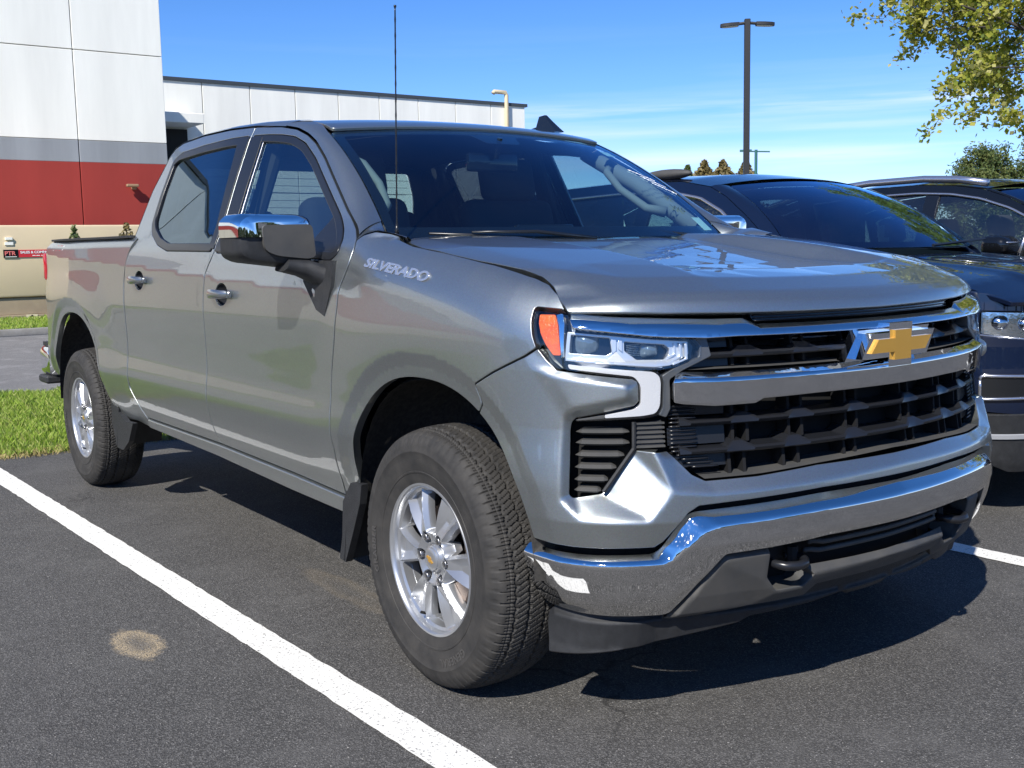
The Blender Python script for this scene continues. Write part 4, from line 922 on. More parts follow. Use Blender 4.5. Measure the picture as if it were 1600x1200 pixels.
# top shelf behind the middle bar, lower lip
def shelf(name, half, d0, d1, m):
    bm = bmesh.new(); P = [(u, z) for u, z in half]; pts = [(-u, z) for u, z in P[::-1]]+P
    a = [bm.verts.new(tuple(S(u, z, d0))) for u, z in pts]; b = [bm.verts.new(tuple(S(u, z+.004, d1))) for u, z in pts]
    for i in range(len(pts)-1): bm.faces.new((a[i], a[i+1], b[i+1], b[i]))
    return bm_obj(name, bm, m, truck)
def dense(P, n=24):
    P = np.array(P); d = np.r_[0, np.cumsum(np.linalg.norm(np.diff(P, axis=0), axis=1))]; t = np.linspace(0, d[-1], n); return [(float(np.interp(q, d, P[:, 0])), float(np.interp(q, d, P[:, 1]))) for q in t]
shelf('bar_shelf', dense([(0, .994), (.69, .997)]), -0.018, -0.09, M['dark_plastic'])
shelf('lower_sill', dense([(0, .7375), (.30, .729), (.49, .719), (.642, .718)]), -0.012, -0.095, M['dark_plastic'])
shelf('upper_soffit', dense([(0, 1.076), (.63, 1.076)]), 0.0, -0.09, M['black_plastic'])
M['post_black'] = mat('grille_web_black', (0.005, 0.005, 0.006), 0.85)
# wavy grille bars: low trays with raised humps between
def wavy_bar(z0, u_end, humps, name='grille_bar', hh=.014, tray=0.014):
    for s_ in (1, -1):
        key = []; prev = None
        for (ua, ub_) in humps:      # flat hump top between ua..ub (u decreasing outward->inward handled by caller)
            key += [(ua+.026, 0.0), (ua, 1.0), (ub_, 1.0), (ub_-.028, 0.0)]
        key = [(u_end, 0.75), (u_end-.030, 0.0)]+key
        key = [k_ for k_ in key if k_[0] > 0.0]; key.append((0.0, key[-1][1]))
        us = [k_[0] for k_ in key]; hs = [k_[1] for k_ in key]
        dense_u = []
        for i in range(len(us)-1):
            nseg = max(1, int(abs(us[i]-us[i+1])/0.03)); dense_u += [(us[i]+(us[i+1]-us[i])*q/nseg, hs[i]+(hs[i+1]-hs[i])*q/nseg) for q in range(nseg)]
        dense_u.append((us[-1], hs[-1]))
        bm = bmesh.new(); rows = []
        for u, h in dense_u:
            z = z0-.004*(0)
            pr = [(z+h*hh+.006, -.085), (z+h*hh+.001, -.020-.012*h), (z+h*hh-.004-.002*h, -.014-.012*h), (z-tray+.004, -.018), (z-tray, -.024), (z-tray+.004, -.085)]
            rows.append([bm.verts.new(tuple(S(s_*u, zz, dd))) for zz, dd in pr])
        for i in range(len(rows)-1):
            for k_ in range(5): bm.faces.new((rows[i][k_], rows[i+1][k_], rows[i+1][k_+1], rows[i][k_+1]))
        bm.faces.new(rows[0]); 
        bm_obj(name, bm, M['trim_black'], truck, angle=25)
def posts(zr, us, w=.0045):
    for s_ in (1, -1):
        for u in us:
            bm = bmesh.new(); z0, z1 = zr
            q = [(u-w, -.042), (u+w, -.042), (u+w*.7, -.09), (u-w*.7, -.09)]
            a = [bm.verts.new(tuple(S(s_*uu, z0, dd))) for uu, dd in q]; b = [bm.verts.new(tuple(S(s_*uu, z1, dd))) for uu, dd in q]
            for i in range(4): bm.faces.new((a[i], a[(i+1) % 4], b[(i+1) % 4], b[i]))
            bm_obj('grille_post', bm, M['post_black'], truck)
wavy_bar(1.037, .648, [(.521, .483), (.330, .298), (.140, .108)])
wavy_bar(0.864, .700, [(.530, .500), (.351, .319), (.140, .108)])
wavy_bar(0.791, .702, [(.546, .518), (.371, .338), (.158, .124)])
posts((1.00, 1.08), (.535, .487, .340, .300, .150, .105))
posts((.80, .92), (.540, .495, .360, .315, .150, .105))
posts((.72, .80), (.555, .510, .385, .335, .165, .120))
# ribbed blanking plates at the outer grille ends
for s_ in (1, -1):
    for (ua, ub_, za, zb) in ((.545, .665, 1.000, 1.030), (.545, .665, 1.048, 1.074), (.56, .725, .742, .775), (.56, .725, .80, .845), (.56, .725, .875, .905)):
        bm = bmesh.new(); P = [(ua, za), (ub_ if za > .78 else ub_-.05, za), (ub_, zb), (ua, zb)]; nn = 8
        a = [bm.verts.new(tuple(S(s_*(ua+(ub_-ua)*i/nn), za, -.050))) for i in range(nn+1)]; b = [bm.verts.new(tuple(S(s_*(ua+(ub_-ua)*i/nn), zb, -.050))) for i in range(nn+1)]
        for i in range(nn): bm.faces.new((a[i], a[i+1], b[i+1], b[i]))
        bm_obj('blanking_plate', bm, M['trim_black'], truck)
    for zz in [.745+.0105*k for k in range(16)]:
        bm = bmesh.new(); ue = .725 if zz > .79 else .725-(.79-zz)*1.3
        tube(bm, [tuple(S(s_*u, zz, -.034)) for u in np.linspace(ue-.075, ue, 6)], .0030, 5); bm_obj('grille_rib', bm, M['trim_black'], truck, smooth=True)
# emblem: gold cross on a chrome surround
def emb(name, poly, x0, x1, m, parent, bev=0.0, crown=0.0):
    bm = bmesh.new()
    prism(bm, poly, x0, x1, lambda a, b, c: (c-0.16*a*a, a, b))
    if bev: bevel_all(bm, bev, 2, 40)
    return bm_obj(name, bm, m, parent, angle=30)
EZ = 1.031
gold = [(-.137, -.0185), (-.108, .0185), (-.037, .0185), (-.037, .041), (.037, .041), (.037, .0185), (.137, .0185), (.108, -.0185), (.037, -.0185), (.037, -.041), (-.037, -.041), (-.037, -.0185)]
def skew(P, s=1.0, g=0.0):
    return [(a*s+np.sign(a)*g, b*s+np.sign(b)*g) for a, b in P]
sur = [(-.166, -.033), (-.128, .034), (-.053, .034), (-.053, .060), (.053, .060), (.053, .034), (.166, .034), (.128, -.033), (.053, -.033), (.053, -.060), (-.053, -.060), (-.053, -.033)]
el = emb('emblem_surround', [(a, EZ+b) for a, b in sur], .865, .918, M['chrome'], truck, 0.006)
emb('emblem_cross', [(a, EZ+b) for a, b in gold], .915, .9265, M['gold'], truck, 0.002)
wing = [(-.225, -.042), (-.160, .045), (.225, .045), (.160, -.042)]
emb('emblem_wing', [(a*.86, EZ+b*.95) for a, b in wing], .855, .884, M['chrome'], truck, 0.005)

# ------------------------------------------------------------------ hood
_uu = np.linspace(0, 1.25, 300); _fp = S(_uu, np.full(300, 1.14), -0.004); _ay = -_fp[:, 1]; _ax = _fp[:, 0]
def lipx(y): return np.interp(np.abs(y), _ay, _ax)
HC = []; HL = []
def hline(y, pr):
    i = len(HC); HC.extend([(y, r, z) for r, z in pr]); HL.append(list(range(i, len(HC))))
hline(0.0, [(-.03, 1.02), (0, 1.118), (.010, 1.156), (.05, 1.186), (.15, 1.220), (.30, 1.238), (.335, 1.2405), (.40, 1.234), (.55, 1.250), (.8, 1.285), (1.1, 1.332), (1.5, 1.372)])
hline(.30, [(-.03, 1.02), (0, 1.120), (.010, 1.158), (.05, 1.188), (.15, 1.222), (.28, 1.241), (.315, 1.2445), (.38, 1.238), (.55, 1.253), (.8, 1.288), (1.1, 1.335), (1.5, 1.375)])
hline(.44, [(-.03, 1.02), (0, 1.122), (.010, 1.160), (.05, 1.190), (.15, 1.226), (.26, 1.246), (.34, 1.240), (.55, 1.252), (.8, 1.286), (1.1, 1.332), (1.5, 1.378)])
hline(.50, [(-.03, 1.02), (0, 1.123), (.010, 1.161), (.05, 1.191), (.15, 1.230), (.26, 1.258), (.36, 1.278), (.5, 1.301), (.7, 1.327), (.95, 1.352), (1.2, 1.360), (1.5, 1.372)])
hline(.70, [(-.03, 1.03), (0, 1.130), (.010, 1.164), (.05, 1.193), (.15, 1.232), (.30, 1.268), (.60, 1.316), (.90, 1.348), (1.2, 1.362), (1.5, 1.370)])
hline(.80, [(-.03, 1.04), (0, 1.138), (.010, 1.164), (.05, 1.188), (.12, 1.218), (.22, 1.254), (.40, 1.285), (.65, 1.322), (.92, 1.349), (1.2, 1.362), (1.5, 1.370)])
hline(.93, [(-.03, 1.05), (0, 1.146), (.010, 1.152), (.05, 1.165), (.115, 1.182), (.16, 1.212), (.36, 1.266), (.62, 1.306), (.88, 1.332), (1.2, 1.335), (1.5, 1.34)])
for i in range(2, 11):
    ks = [HL[k][i] for k in range(len(HL)) if i < len(HL[k])]
HF = raster_field(HC, HL, 0.0, 0.93, -0.03, 1.5, res=0.004, blur=1.4)
def hoodf(y, r):
    return np.stack([lipx(y)-r, y, HF(y, r)], -1)
def hr(x, y): return float(lipx(y)-x)
half = [(0, 0), (.45, 0), (.80, 0), (.890, .001)]
half += [(.884, hr(.515, .884)), (.862, hr(.46, .862)), (.853, hr(.40, .853)), (.856, hr(.34, .856)), (.867, hr(.236, .867)), (.879, hr(.129, .879)), (.884, hr(0.0, .884)), (.884, hr(-.16, .884)), (.862, hr(-.27, .862)), (.84, hr(-.335, .84)), (.70, hr(-.40, .70)), (.50, hr(-.475, .5)), (.25, hr(-.53, .25)), (0, hr(-.55, 0))]
hood = panel('hood', M['paint'], truck, [(u, z) for u, z in half]+[(-u, z) for u, z in half[::-1]][1:-1], hoodf, up=(0.3, 0, 1), step=0.015, rim=0.03, rr=0.003, fil=0.012, shrink=0.002)
# cowl and wipers
def cowlf(y, x): return np.stack([x, y, 1.352-0.035*(np.abs(y)/.8)**3*0+0.0*y-(x+.50)*0.12-0.03], -1)
cow = panel('cowl', M['black_plastic'], truck, [(-.80, -.28), (-.80, -.56), (-.3, -.40), (.3, -.40), (.80, -.56), (.80, -.28)], cowlf, up=(0, 0, 1), step=0.05, rim=0.01, fil=0.01)
# ------------------------------------------------------------------ windscreen
def WS(s, t):
    s = np.asarray(s, float); t = np.asarray(t, float)
    hw = .684+(.800-.684)*t
    x = -1.133+(-.500+1.133)*t+.088*(1-s**2)*(1+.6*t)
    z = 1.769+(1.362-1.769)*t+.026*(1-s**2)*(1-t)-.006*(1-s**2)*t
    b = .030*4*t*(1-t)
    return np.stack([x+b*.54, s*hw, z+b*.84], -1)
wsl = [(-1, 0), (1, 0), (1, 1.02), (-1, 1.02)]
ws = panel('windscreen', M['windscreen'], truck, wsl, lambda s, t: WS(s, t), up=(1, 0, .8), step=0.045, rim=0.006, rr=0.002, shrink=0.004, fil=0.05)
# black ceramic border inside the glass, sensor patch at the top centre
def WSi(s, t): return WS(s, t)-np.array([.54, 0, .84])*0.006
bl = [(-.995, .005), (.995, .005), (.995, 1.0), (-.995, 1.0)]
bh = [(-.935, .055), (-.16, .055), (-.12, .16), (.12, .16), (.16, .055), (.935, .055), (.955, .93), (-.955, .93)]
panel('glass_border', M['gloss_black'], ws, bl, WSi, holes=[bh], up=(1, 0, .8), step=0.04, rim=0.002, rr=0.001, shrink=0, fil=0.03)
for y0, x0, L_, ang in ((-.02, -.345, .50, 0.10), (.62, -.40, .55, 0.16)):
    bm = bmesh.new()
    p0 = Vector((x0, y0, 1.345)); p1 = Vector((x0-.07, y0-L_, 1.372)); tube(bm, [p0, (p0+p1)/2+Vector((0.012, 0, .012)), p1], [.008, .007, .004], 6); tube(bm, [p0-Vector((.02, -.10, .004)), p1+Vector((-.02, -.16, -.004))], .005, 6)
    bm_obj('wiper', bm, M['trim_black'], truck, smooth=True)
# ------------------------------------------------------------------ cab frame: pillars, rails, roof
sc_ = sidef('cab', -0.001)
def c3(pts): P = np.array(pts, float); return sc_(P[:, 0], P[:, 1])
cutA = [(-1.44, 1.8175), (-1.319, 1.797), (-1.212, 1.765), (-1.121, 1.727), (-0.995, 1.659), (-0.852, 1.571), (-0.66, 1.452), (-0.535, 1.389), (-.497, 1.364)]
cutA = [(x+.005, z+.005) for x, z in cutA]
tt = np.linspace(0, .90, 9); wsR = WS(np.full(9, -1.0), tt)-np.array([.0, .004, -.002])
A3 = c3(cutA)
wsR = np.concatenate([[[-1.30, -.668, 1.829], [-1.20, -.672, 1.803]], wsR])
ap = loft('front_pillar', M['paint'], truck, A3, wsR, n=34, k=8, bulge=0.010, bdir=(0.35, -.75, .45)); mirror_copy(ap)
cutR = [(-2.665, 1.759), (-2.655, 1.80), (-2.613, 1.833), (-2.527, 1.851), (-2.275, 1.863), (-1.965, 1.860), (-1.70, 1.847), (-1.43, 1.8185)]
RZX = [-2.74, -2.68, -2.55, -2.3, -1.9, -1.5, -1.25, -1.12, -1.03, -.98]; RZZ = [1.74, 1.818, 1.866, 1.886, 1.889, 1.872, 1.850, 1.829, 1.802, 1.77]
_rg, _rv = _cub(RZX, RZZ)
def roofz(x, y): return np.interp(x, _rg, _rv)-.022*(np.abs(y)/.66)**2.2
edge = [(-2.66, -.655), (-2.60, -.655), (-2.5, -.656), (-2.3, -.656), (-1.965, -.657), (-1.655, -.660), (-1.40, -.664), (-1.29, -.667)]
E3 = np.array([(x, y, float(roofz(np.array(x), np.array(y)))) for x, y in edge])
rr_ = loft('roof_rail', M['paint'], truck, c3(cutR), E3, n=44, k=8, bulge=0.010, bdir=(0, -.6, .8)); mirror_copy(rr_)
def rooff(x, y):
    x = np.asarray(x, float); y = np.asarray(y, float)
    xs = x+np.where(x > -1.5, (x+1.5)/.45*(-.083*(np.abs(y)/.684)**2), 0)
    return np.stack([xs, y, roofz(x, y)-np.where(x > -1.3, 0, 0)], -1)
roof = panel('roof', M['paint'], truck, [(-1.045, -.672), (-1.045, .672), (-2.70, .655), (-2.70, -.655)], rooff, up=(0, 0, 1), step=0.035, rim=0.012, rr=0.003, fil=0.02, shrink=0)
for s_ in (1, -1):
    bm = bmesh.new(); pts = [(x+ (0.0), s_*y, float(roofz(np.array(x), np.array(y)))-.0035) for x, y in [(-2.66, -.657), (-2.3, -.657), (-1.965, -.658), (-1.655, -.661), (-1.42, -.666)]]
    tube(bm, pts, .0065, 6); bm_obj('roof_moulding', bm, M['trim_black'], truck, smooth=True)
# rear pillar and cab back with its window
cutB = [(-2.795, 1.20), (-2.775, 1.255), (-2.750, 1.32), (-2.728, 1.37), (-2.720, 1.473), (-2.715, 1.628), (-2.667, 1.757), (-2.657, 1.80), (-2.617, 1.835)]
backc = [(-2.84, -.93, 1.20), (-2.83, -.91, 1.33), (-2.80, -.875, 1.40), (-2.775, -.83, 1.52), (-2.745, -.785, 1.64), (-2.705, -.74, 1.755), (-2.69, -.72, 1.79), (-2.68, -.68, 1.815)]
cpil = loft('rear_pillar', M['paint'], truck, c3(cutB), backc, n=24, k=6, bulge=0.012, bdir=(-.5, -.8, .1)); mirror_copy(cpil)
def backf(y, z): return np.stack([-2.84+(z-1.2)*0.25*np.clip((z-1.2)/.6, 0, 1)+0*y+.02*(np.abs(y)/.9)**2, y, z], -1)
brw = [(-.70, 1.36), (.70, 1.36), (.66, 1.62), (.60, 1.745), (-.60, 1.745), (-.66, 1.62)]
panel('cab_back', M['paint'], truck, [(-.92, .5), (.92, .5), (.92, 1.25), (.80, 1.62), (.70, 1.80), (-.70, 1.80), (-.80, 1.62), (-.92, 1.25)], backf, holes=[brw], up=(-1, 0, 0), step=0.06, rim=0.02, fil=0.03)
rwn = panel('rear_window', M['side_glass'], truck, brw, backf, up=(-1, 0, 0), step=0.1, rim=0.004, rr=.001, shrink=0, fil=0.03)
for k in range(9):
    bm = bmesh.new(); zz = 1.40+.038*k; tube(bm, [(float(backf(np.array(y), np.array(zz))[0])+.006, y, zz) for y in (-.62, 0, .62)], .0012, 4); bm_obj('heater_wire', bm, M['flat_black'], rwn)
panel('window_divider', M['gloss_black'], rwn, [(-.02+.22, 1.355), (.25, 1.355), (.25, 1.75), (.20, 1.75)], lambda y, z: backf(y, z)+np.array([.004, 0, 0]), up=(-1, 0, 0), step=.1, rim=.004, fil=0)
# roof fin and whip aerial
bm = bmesh.new()
for (x0, hh, w) in [(0, 0, 0)]:
    prof = [(-.085, 0), (-.075, .028), (-.045, .032), (-.035, .075), (.0, .078), (.03, .05), (.065, .02), (.09, 0)]
    a = [bm.verts.new((x, -.022*(1-zz/.11), zz)) for x, zz in prof]; b = [bm.verts.new((x, .022*(1-zz/.11), zz)) for x, zz in prof]
    bm.faces.new(a[::-1]); bm.faces.new(b)
    for i in range(len(prof)): j = (i+1) % len(prof); bm.faces.new((a[i], a[j], b[j], b[i]))
bevel_all(bm, .004, 2)
fin = bm_obj('roof_fin', bm, M['gloss_black'], truck, angle=40); fin.scale = (1.2, 1.1, 1.12); fin.location = (-1.42, .60, float(roofz(np.array(-1.42), np.array(.60)))-.002)
bm = bmesh.new(); A0 = Vector((-.452, -.795, 1.352)); N_ = 60
tube(bm, [A0+Vector((.034*t, 0, .735*t)) for t in np.linspace(0, 1, N_)], [.0028 if (k % 4) else .0036 for k in range(N_)], 6)
tube(bm, [A0+Vector((.034, 0, .735)), A0+Vector((.0342, 0, .742))], .0045, 8)
tube(bm, [A0-Vector((0, 0, .004)), A0+Vector((0, 0, .012))], [.016, .013], 12); tube(bm, [A0+Vector((0, 0, .01)), A0+Vector((.002, 0, .05))], [.008, .0045], 8)
bm_obj('whip_aerial', bm, M['trim_black'], truck, smooth=True)

# ------------------------------------------------------------------ bed inside, tailgate, rear lamp and bumper
panel('bed_rail_cap', M['black_plastic'], truck, [(-4.33, -.99), (-4.33, -.86), (-2.72, -.86), (-2.72, -.99)], lambda x, y: np.stack([x, y+.015+.03*sstep(-3.9, -4.5, x), 1.412+.006*sstep(-2.7, -4.3, x)+0*y], -1), up=(0, 0, 1), step=.06, rim=.012, fil=.01).name = 'bed_rail_cap'
bc = [o for o in truck.children if o.name.startswith('bed_rail_cap')][0]; mirror_copy(bc)
bm = bmesh.new()
for s_ in (1, -1): bx(bm, (-3.58, s_*.85, 1.15), (1.55, .03, .50))
bx(bm, (-3.58, 0, .90), (1.55, 1.7, .04)); bx(bm, (-2.80, 0, 1.15), (.03, 1.7, .50)); bm_obj('bed_liner', bm, M['under'], truck)
bm = bmesh.new(); bx(bm, (-4.42, 0, 1.14), (.06, 1.60, .54)); bevel_all(bm, .02, 2); bm_obj('tailgate', bm, M['paint'], truck)
bm = bmesh.new(); bx(bm, (-2.83, 0, 1.412), (.10, 1.5, .03)); bx(bm, (-2.80, -.68, 1.425), (.35, .12, .02)); bm_obj('bed_rim', bm, M['trim_black'], truck)
for s_ in (1, -1):
    bm = bmesh.new(); bx(bm, (-4.475, s_*.93, 1.255), (.06, .075, .17)); bevel_all(bm, .018, 2); bm_obj('tail_lamp', bm, M['red_lens'], truck, angle=40)
bm = bmesh.new(); bx(bm, (-4.62, 0, .66), (.26, 1.95, .19)); bevel_all(bm, .05, 4); bm_obj('rear_bumper', bm, M['chrome'], truck, angle=40)
bm = bmesh.new(); bx(bm, (-4.58, 0, .765), (.26, 1.90, .025)); bm_obj('bumper_step_pad', bm, M['black_plastic'], truck)
bm = bmesh.new(); bx(bm, (-4.62, -.90, .545), (.20, .18, .05)); bevel_all(bm, .012, 1); mirror_copy(bm_obj('bumper_corner_step', bm, M['black_plastic'], truck))

# ------------------------------------------------------------------ wheel housings and underbody
def liner(cx, rx, rz, x0, x1):
    bm = bmesh.new(); pts = arch_pts(cx, rx*1.0, rz*1.0, .42, .42, n=18)
    rows = []
    for y in (-.955, -.90, -.62):
        g_ = 1.03 if y > -.95 else .985
        rows.append([bm.verts.new((cx+(x-cx)*g_, y, .395+(z-.395)*g_)) for x, z in pts])
    for a, b in zip(rows[:-1], rows[1:]):
        for i in range(len(pts)-1): bm.faces.new((a[i], a[i+1], b[i+1], b[i]))
    c = bm.verts.new((cx, -.62, .6))
    c2 = [bm.verts.new((cx-.62, -.62, .42)), bm.verts.new((cx+.62, -.62, .42))]
    for i in range(len(pts)-1): bm.faces.new((rows[-1][i], rows[-1][i+1], c))
    o = bm_obj('wheel_liner', bm, M['liner'], truck, smooth=True); mirror_copy(o)
liner(0.0, .49, .545, 0, 0); liner(-3.79, .555, .60, 0, 0)
bm = bmesh.new()
bx(bm, (-1.65, 0, .56), (2.2, 1.72, .14)); bx(bm, (-3.7, 0, .72), (1.6, 1.2, .10)); bx(bm, (0.05, 0, .75), (1.0, 1.16, .3))
for s_ in (1, -1): bx(bm, (-1.9, s_*.42, .48), (5.0, .09, .16))
bm_obj('chassis', bm, M['under'], truck)
bm = bmesh.new(); tube(bm, [(-3.745, -.80, .40), (-3.745, .80, .40)], .05, 10); tube(bm, [(0, -.74, .39), (0, .74, .39)], .035, 8); tube(bm, [(-1.2, .3, .38), (-3.0, .35, .38), (-3.9, .45, .46)], .035, 8)
tube(bm, [(-.02, -.60, .42), (-.05, -.45, .95)], .045, 10); tube(bm, [(-.02, .60, .42), (-.05, .45, .95)], .045, 10); bm_obj('axles', bm, M['under'], truck, smooth=True)
# mud flaps
for nm, P, dx in (('f', [(-.505, .545), (-.43, .55), (-.45, .48), (-.515, .36), (-.575, .255), (-.618, .26), (-.59, .34), (-.57, .47)], 0), ('r', [(-3.20, .60), (-3.10, .50), (-2.98, .46), (-2.86, .465), (-2.95, .36), (-3.06, .30), (-3.16, .30), (-3.22, .42)], 0)):
    for s_ in (1, -1):
        bm = bmesh.new(); prism(bm, P, -.972, -.945, lambda a, b, c: (a, s_*(c+(.5-b)*.02), b)); bevel_all(bm, .005, 1)
        if nm == 'f': bx(bm, (-.565, s_*-.84, .385), (.02, .26, .25), Matrix.Rotation(math.radians(12), 3, 'Y'))
        else: bx(bm, (-3.13, s_*-.85, .43), (.02, .24, .25), Matrix.Rotation(math.radians(20), 3, 'Y'))
        bm_obj('mud_flap', bm, M['black_plastic'], truck)

# ------------------------------------------------------------------ door handles, badge, decal
def handle(xc, zc, parent):
    h = empty('door_handle'); COL.objects.unlink(h); bpy.data.objects.remove(h)
    y0 = float(S(u_of_x(np.array([xc])), np.array([zc]), 0, 'cab')[0, 1])
    cup = bmesh.new()
    ring_ = []
    for k_, (sx_, sz_, dy) in enumerate(((1.08, 1.12, .004), (.85, .87, .016), (.45, .5, .026))):
        ring_.append([cup.verts.new((xc-.012+.060*sx_*math.cos(t), y0+dy, zc-.002+.046*sz_*math.sin(t))) for t in np.linspace(0, 2*math.pi, 25)[:-1]])
    for a, b in zip(ring_[:-1], ring_[1:]):
        for i in range(24): cup.faces.new((a[i], a[(i+1) % 24], b[(i+1) % 24], b[i]))
    cup.faces.new(ring_[-1]); cpo = bm_obj('handle_cup', cup, M['trim_black'], parent, smooth=True)
    bm = bmesh.new(); V = []
    prof = [(-.105, .010, .010, .012), (-.09, .019, .018, .026), (-.05, .019, .021, .040), (0, .019, .022, .045), (.05, .018, .021, .042), (.085, .016, .018, .032), (.105, .010, .010, .014)]
    rings = []
    for dx, hz_, th, out in prof:
        rings.append([bm.verts.new((xc+dx, y0-out+.5*th*math.cos(t)*1.0+.004, zc+hz_*math.sin(t))) for t in np.linspace(0, 2*math.pi, 15)[:-1]])
    for a, b in zip(rings[:-1], rings[1:]):
        for i in range(14): bm.faces.new((a[i], a[(i+1) % 14], b[(i+1) % 14], b[i]))
    bm.faces.new(rings[0]); bm.faces.new(rings[-1])
    bx(bm, (xc-.09, y0-.008, zc), (.03, .03, .026)); bx(bm, (xc+.085, y0-.008, zc), (.03, .03, .026))
    bm_obj('door_handle', bm, M['paint_hi'], parent, angle=40)
M['paint_hi'] = paint('handle_paint', (0.25, 0.265, 0.27), metal=0.8, rough=0.30)
handle(-2.545, 1.198, rdoor); handle(-1.505, 1.155, fdoor)
for d_ in (rdoor, fdoor): mirror_copy(d_)
# fender lettering, raised chrome: outlined letter plates
bxp = [float(v) for v in (-.352, .030)]; zb0, zb1 = 1.266, 1.222
p0 = S(u_of_x(np.array([bxp[0]])), np.array([zb0]), .002, 'fender')[0]; p1 = S(u_of_x(np.array([bxp[1]])), np.array([zb1]), .002, 'fender')[0]
pu = S(u_of_x(np.array([(bxp[0]+bxp[1])/2])), np.array([(zb0+zb1)/2+.02]), .002, 'fender')[0]-S(u_of_x(np.array([(bxp[0]+bxp[1])/2])), np.array([(zb0+zb1)/2-.0]), .002, 'fender')[0]
badge = text_obj('name_badge', 'SILVERADO', .044, M['badge'], truck, tuple(p0), tuple(p1-p0), tuple(pu), .003, 1.68, .25, .0008, bevel=.0006)
d0 = S(u_of_x(np.array([-4.27])), np.array([1.350]), .001, 'bed')[0]; d1 = S(u_of_x(np.array([-3.95])), np.array([1.350]), .001, 'bed')[0]
du = S(u_of_x(np.array([-4.1])), np.array([1.38]), .001, 'bed')[0]-S(u_of_x(np.array([-4.1])), np.array([1.35]), .001, 'bed')[0]
w_ = (d1-d0)/np.linalg.norm(d1-d0)
text_obj('drive_decal', '4', .045, M['decal_grey'], truck, tuple(d0), tuple(d1-d0), tuple(du), .0003, 4.0, .25, .0)
text_obj('drive_decal', 'X', .048, M['decal_red'], truck, tuple(d0+w_*.125), tuple(d1-d0), tuple(du), .0004, 3.6, .25, .0)
text_obj('drive_decal', '4', .045, M['decal_grey'], truck, tuple(d0+w_*.235), tuple(d1-d0), tuple(du), .0003, 4.0, .25, .0)

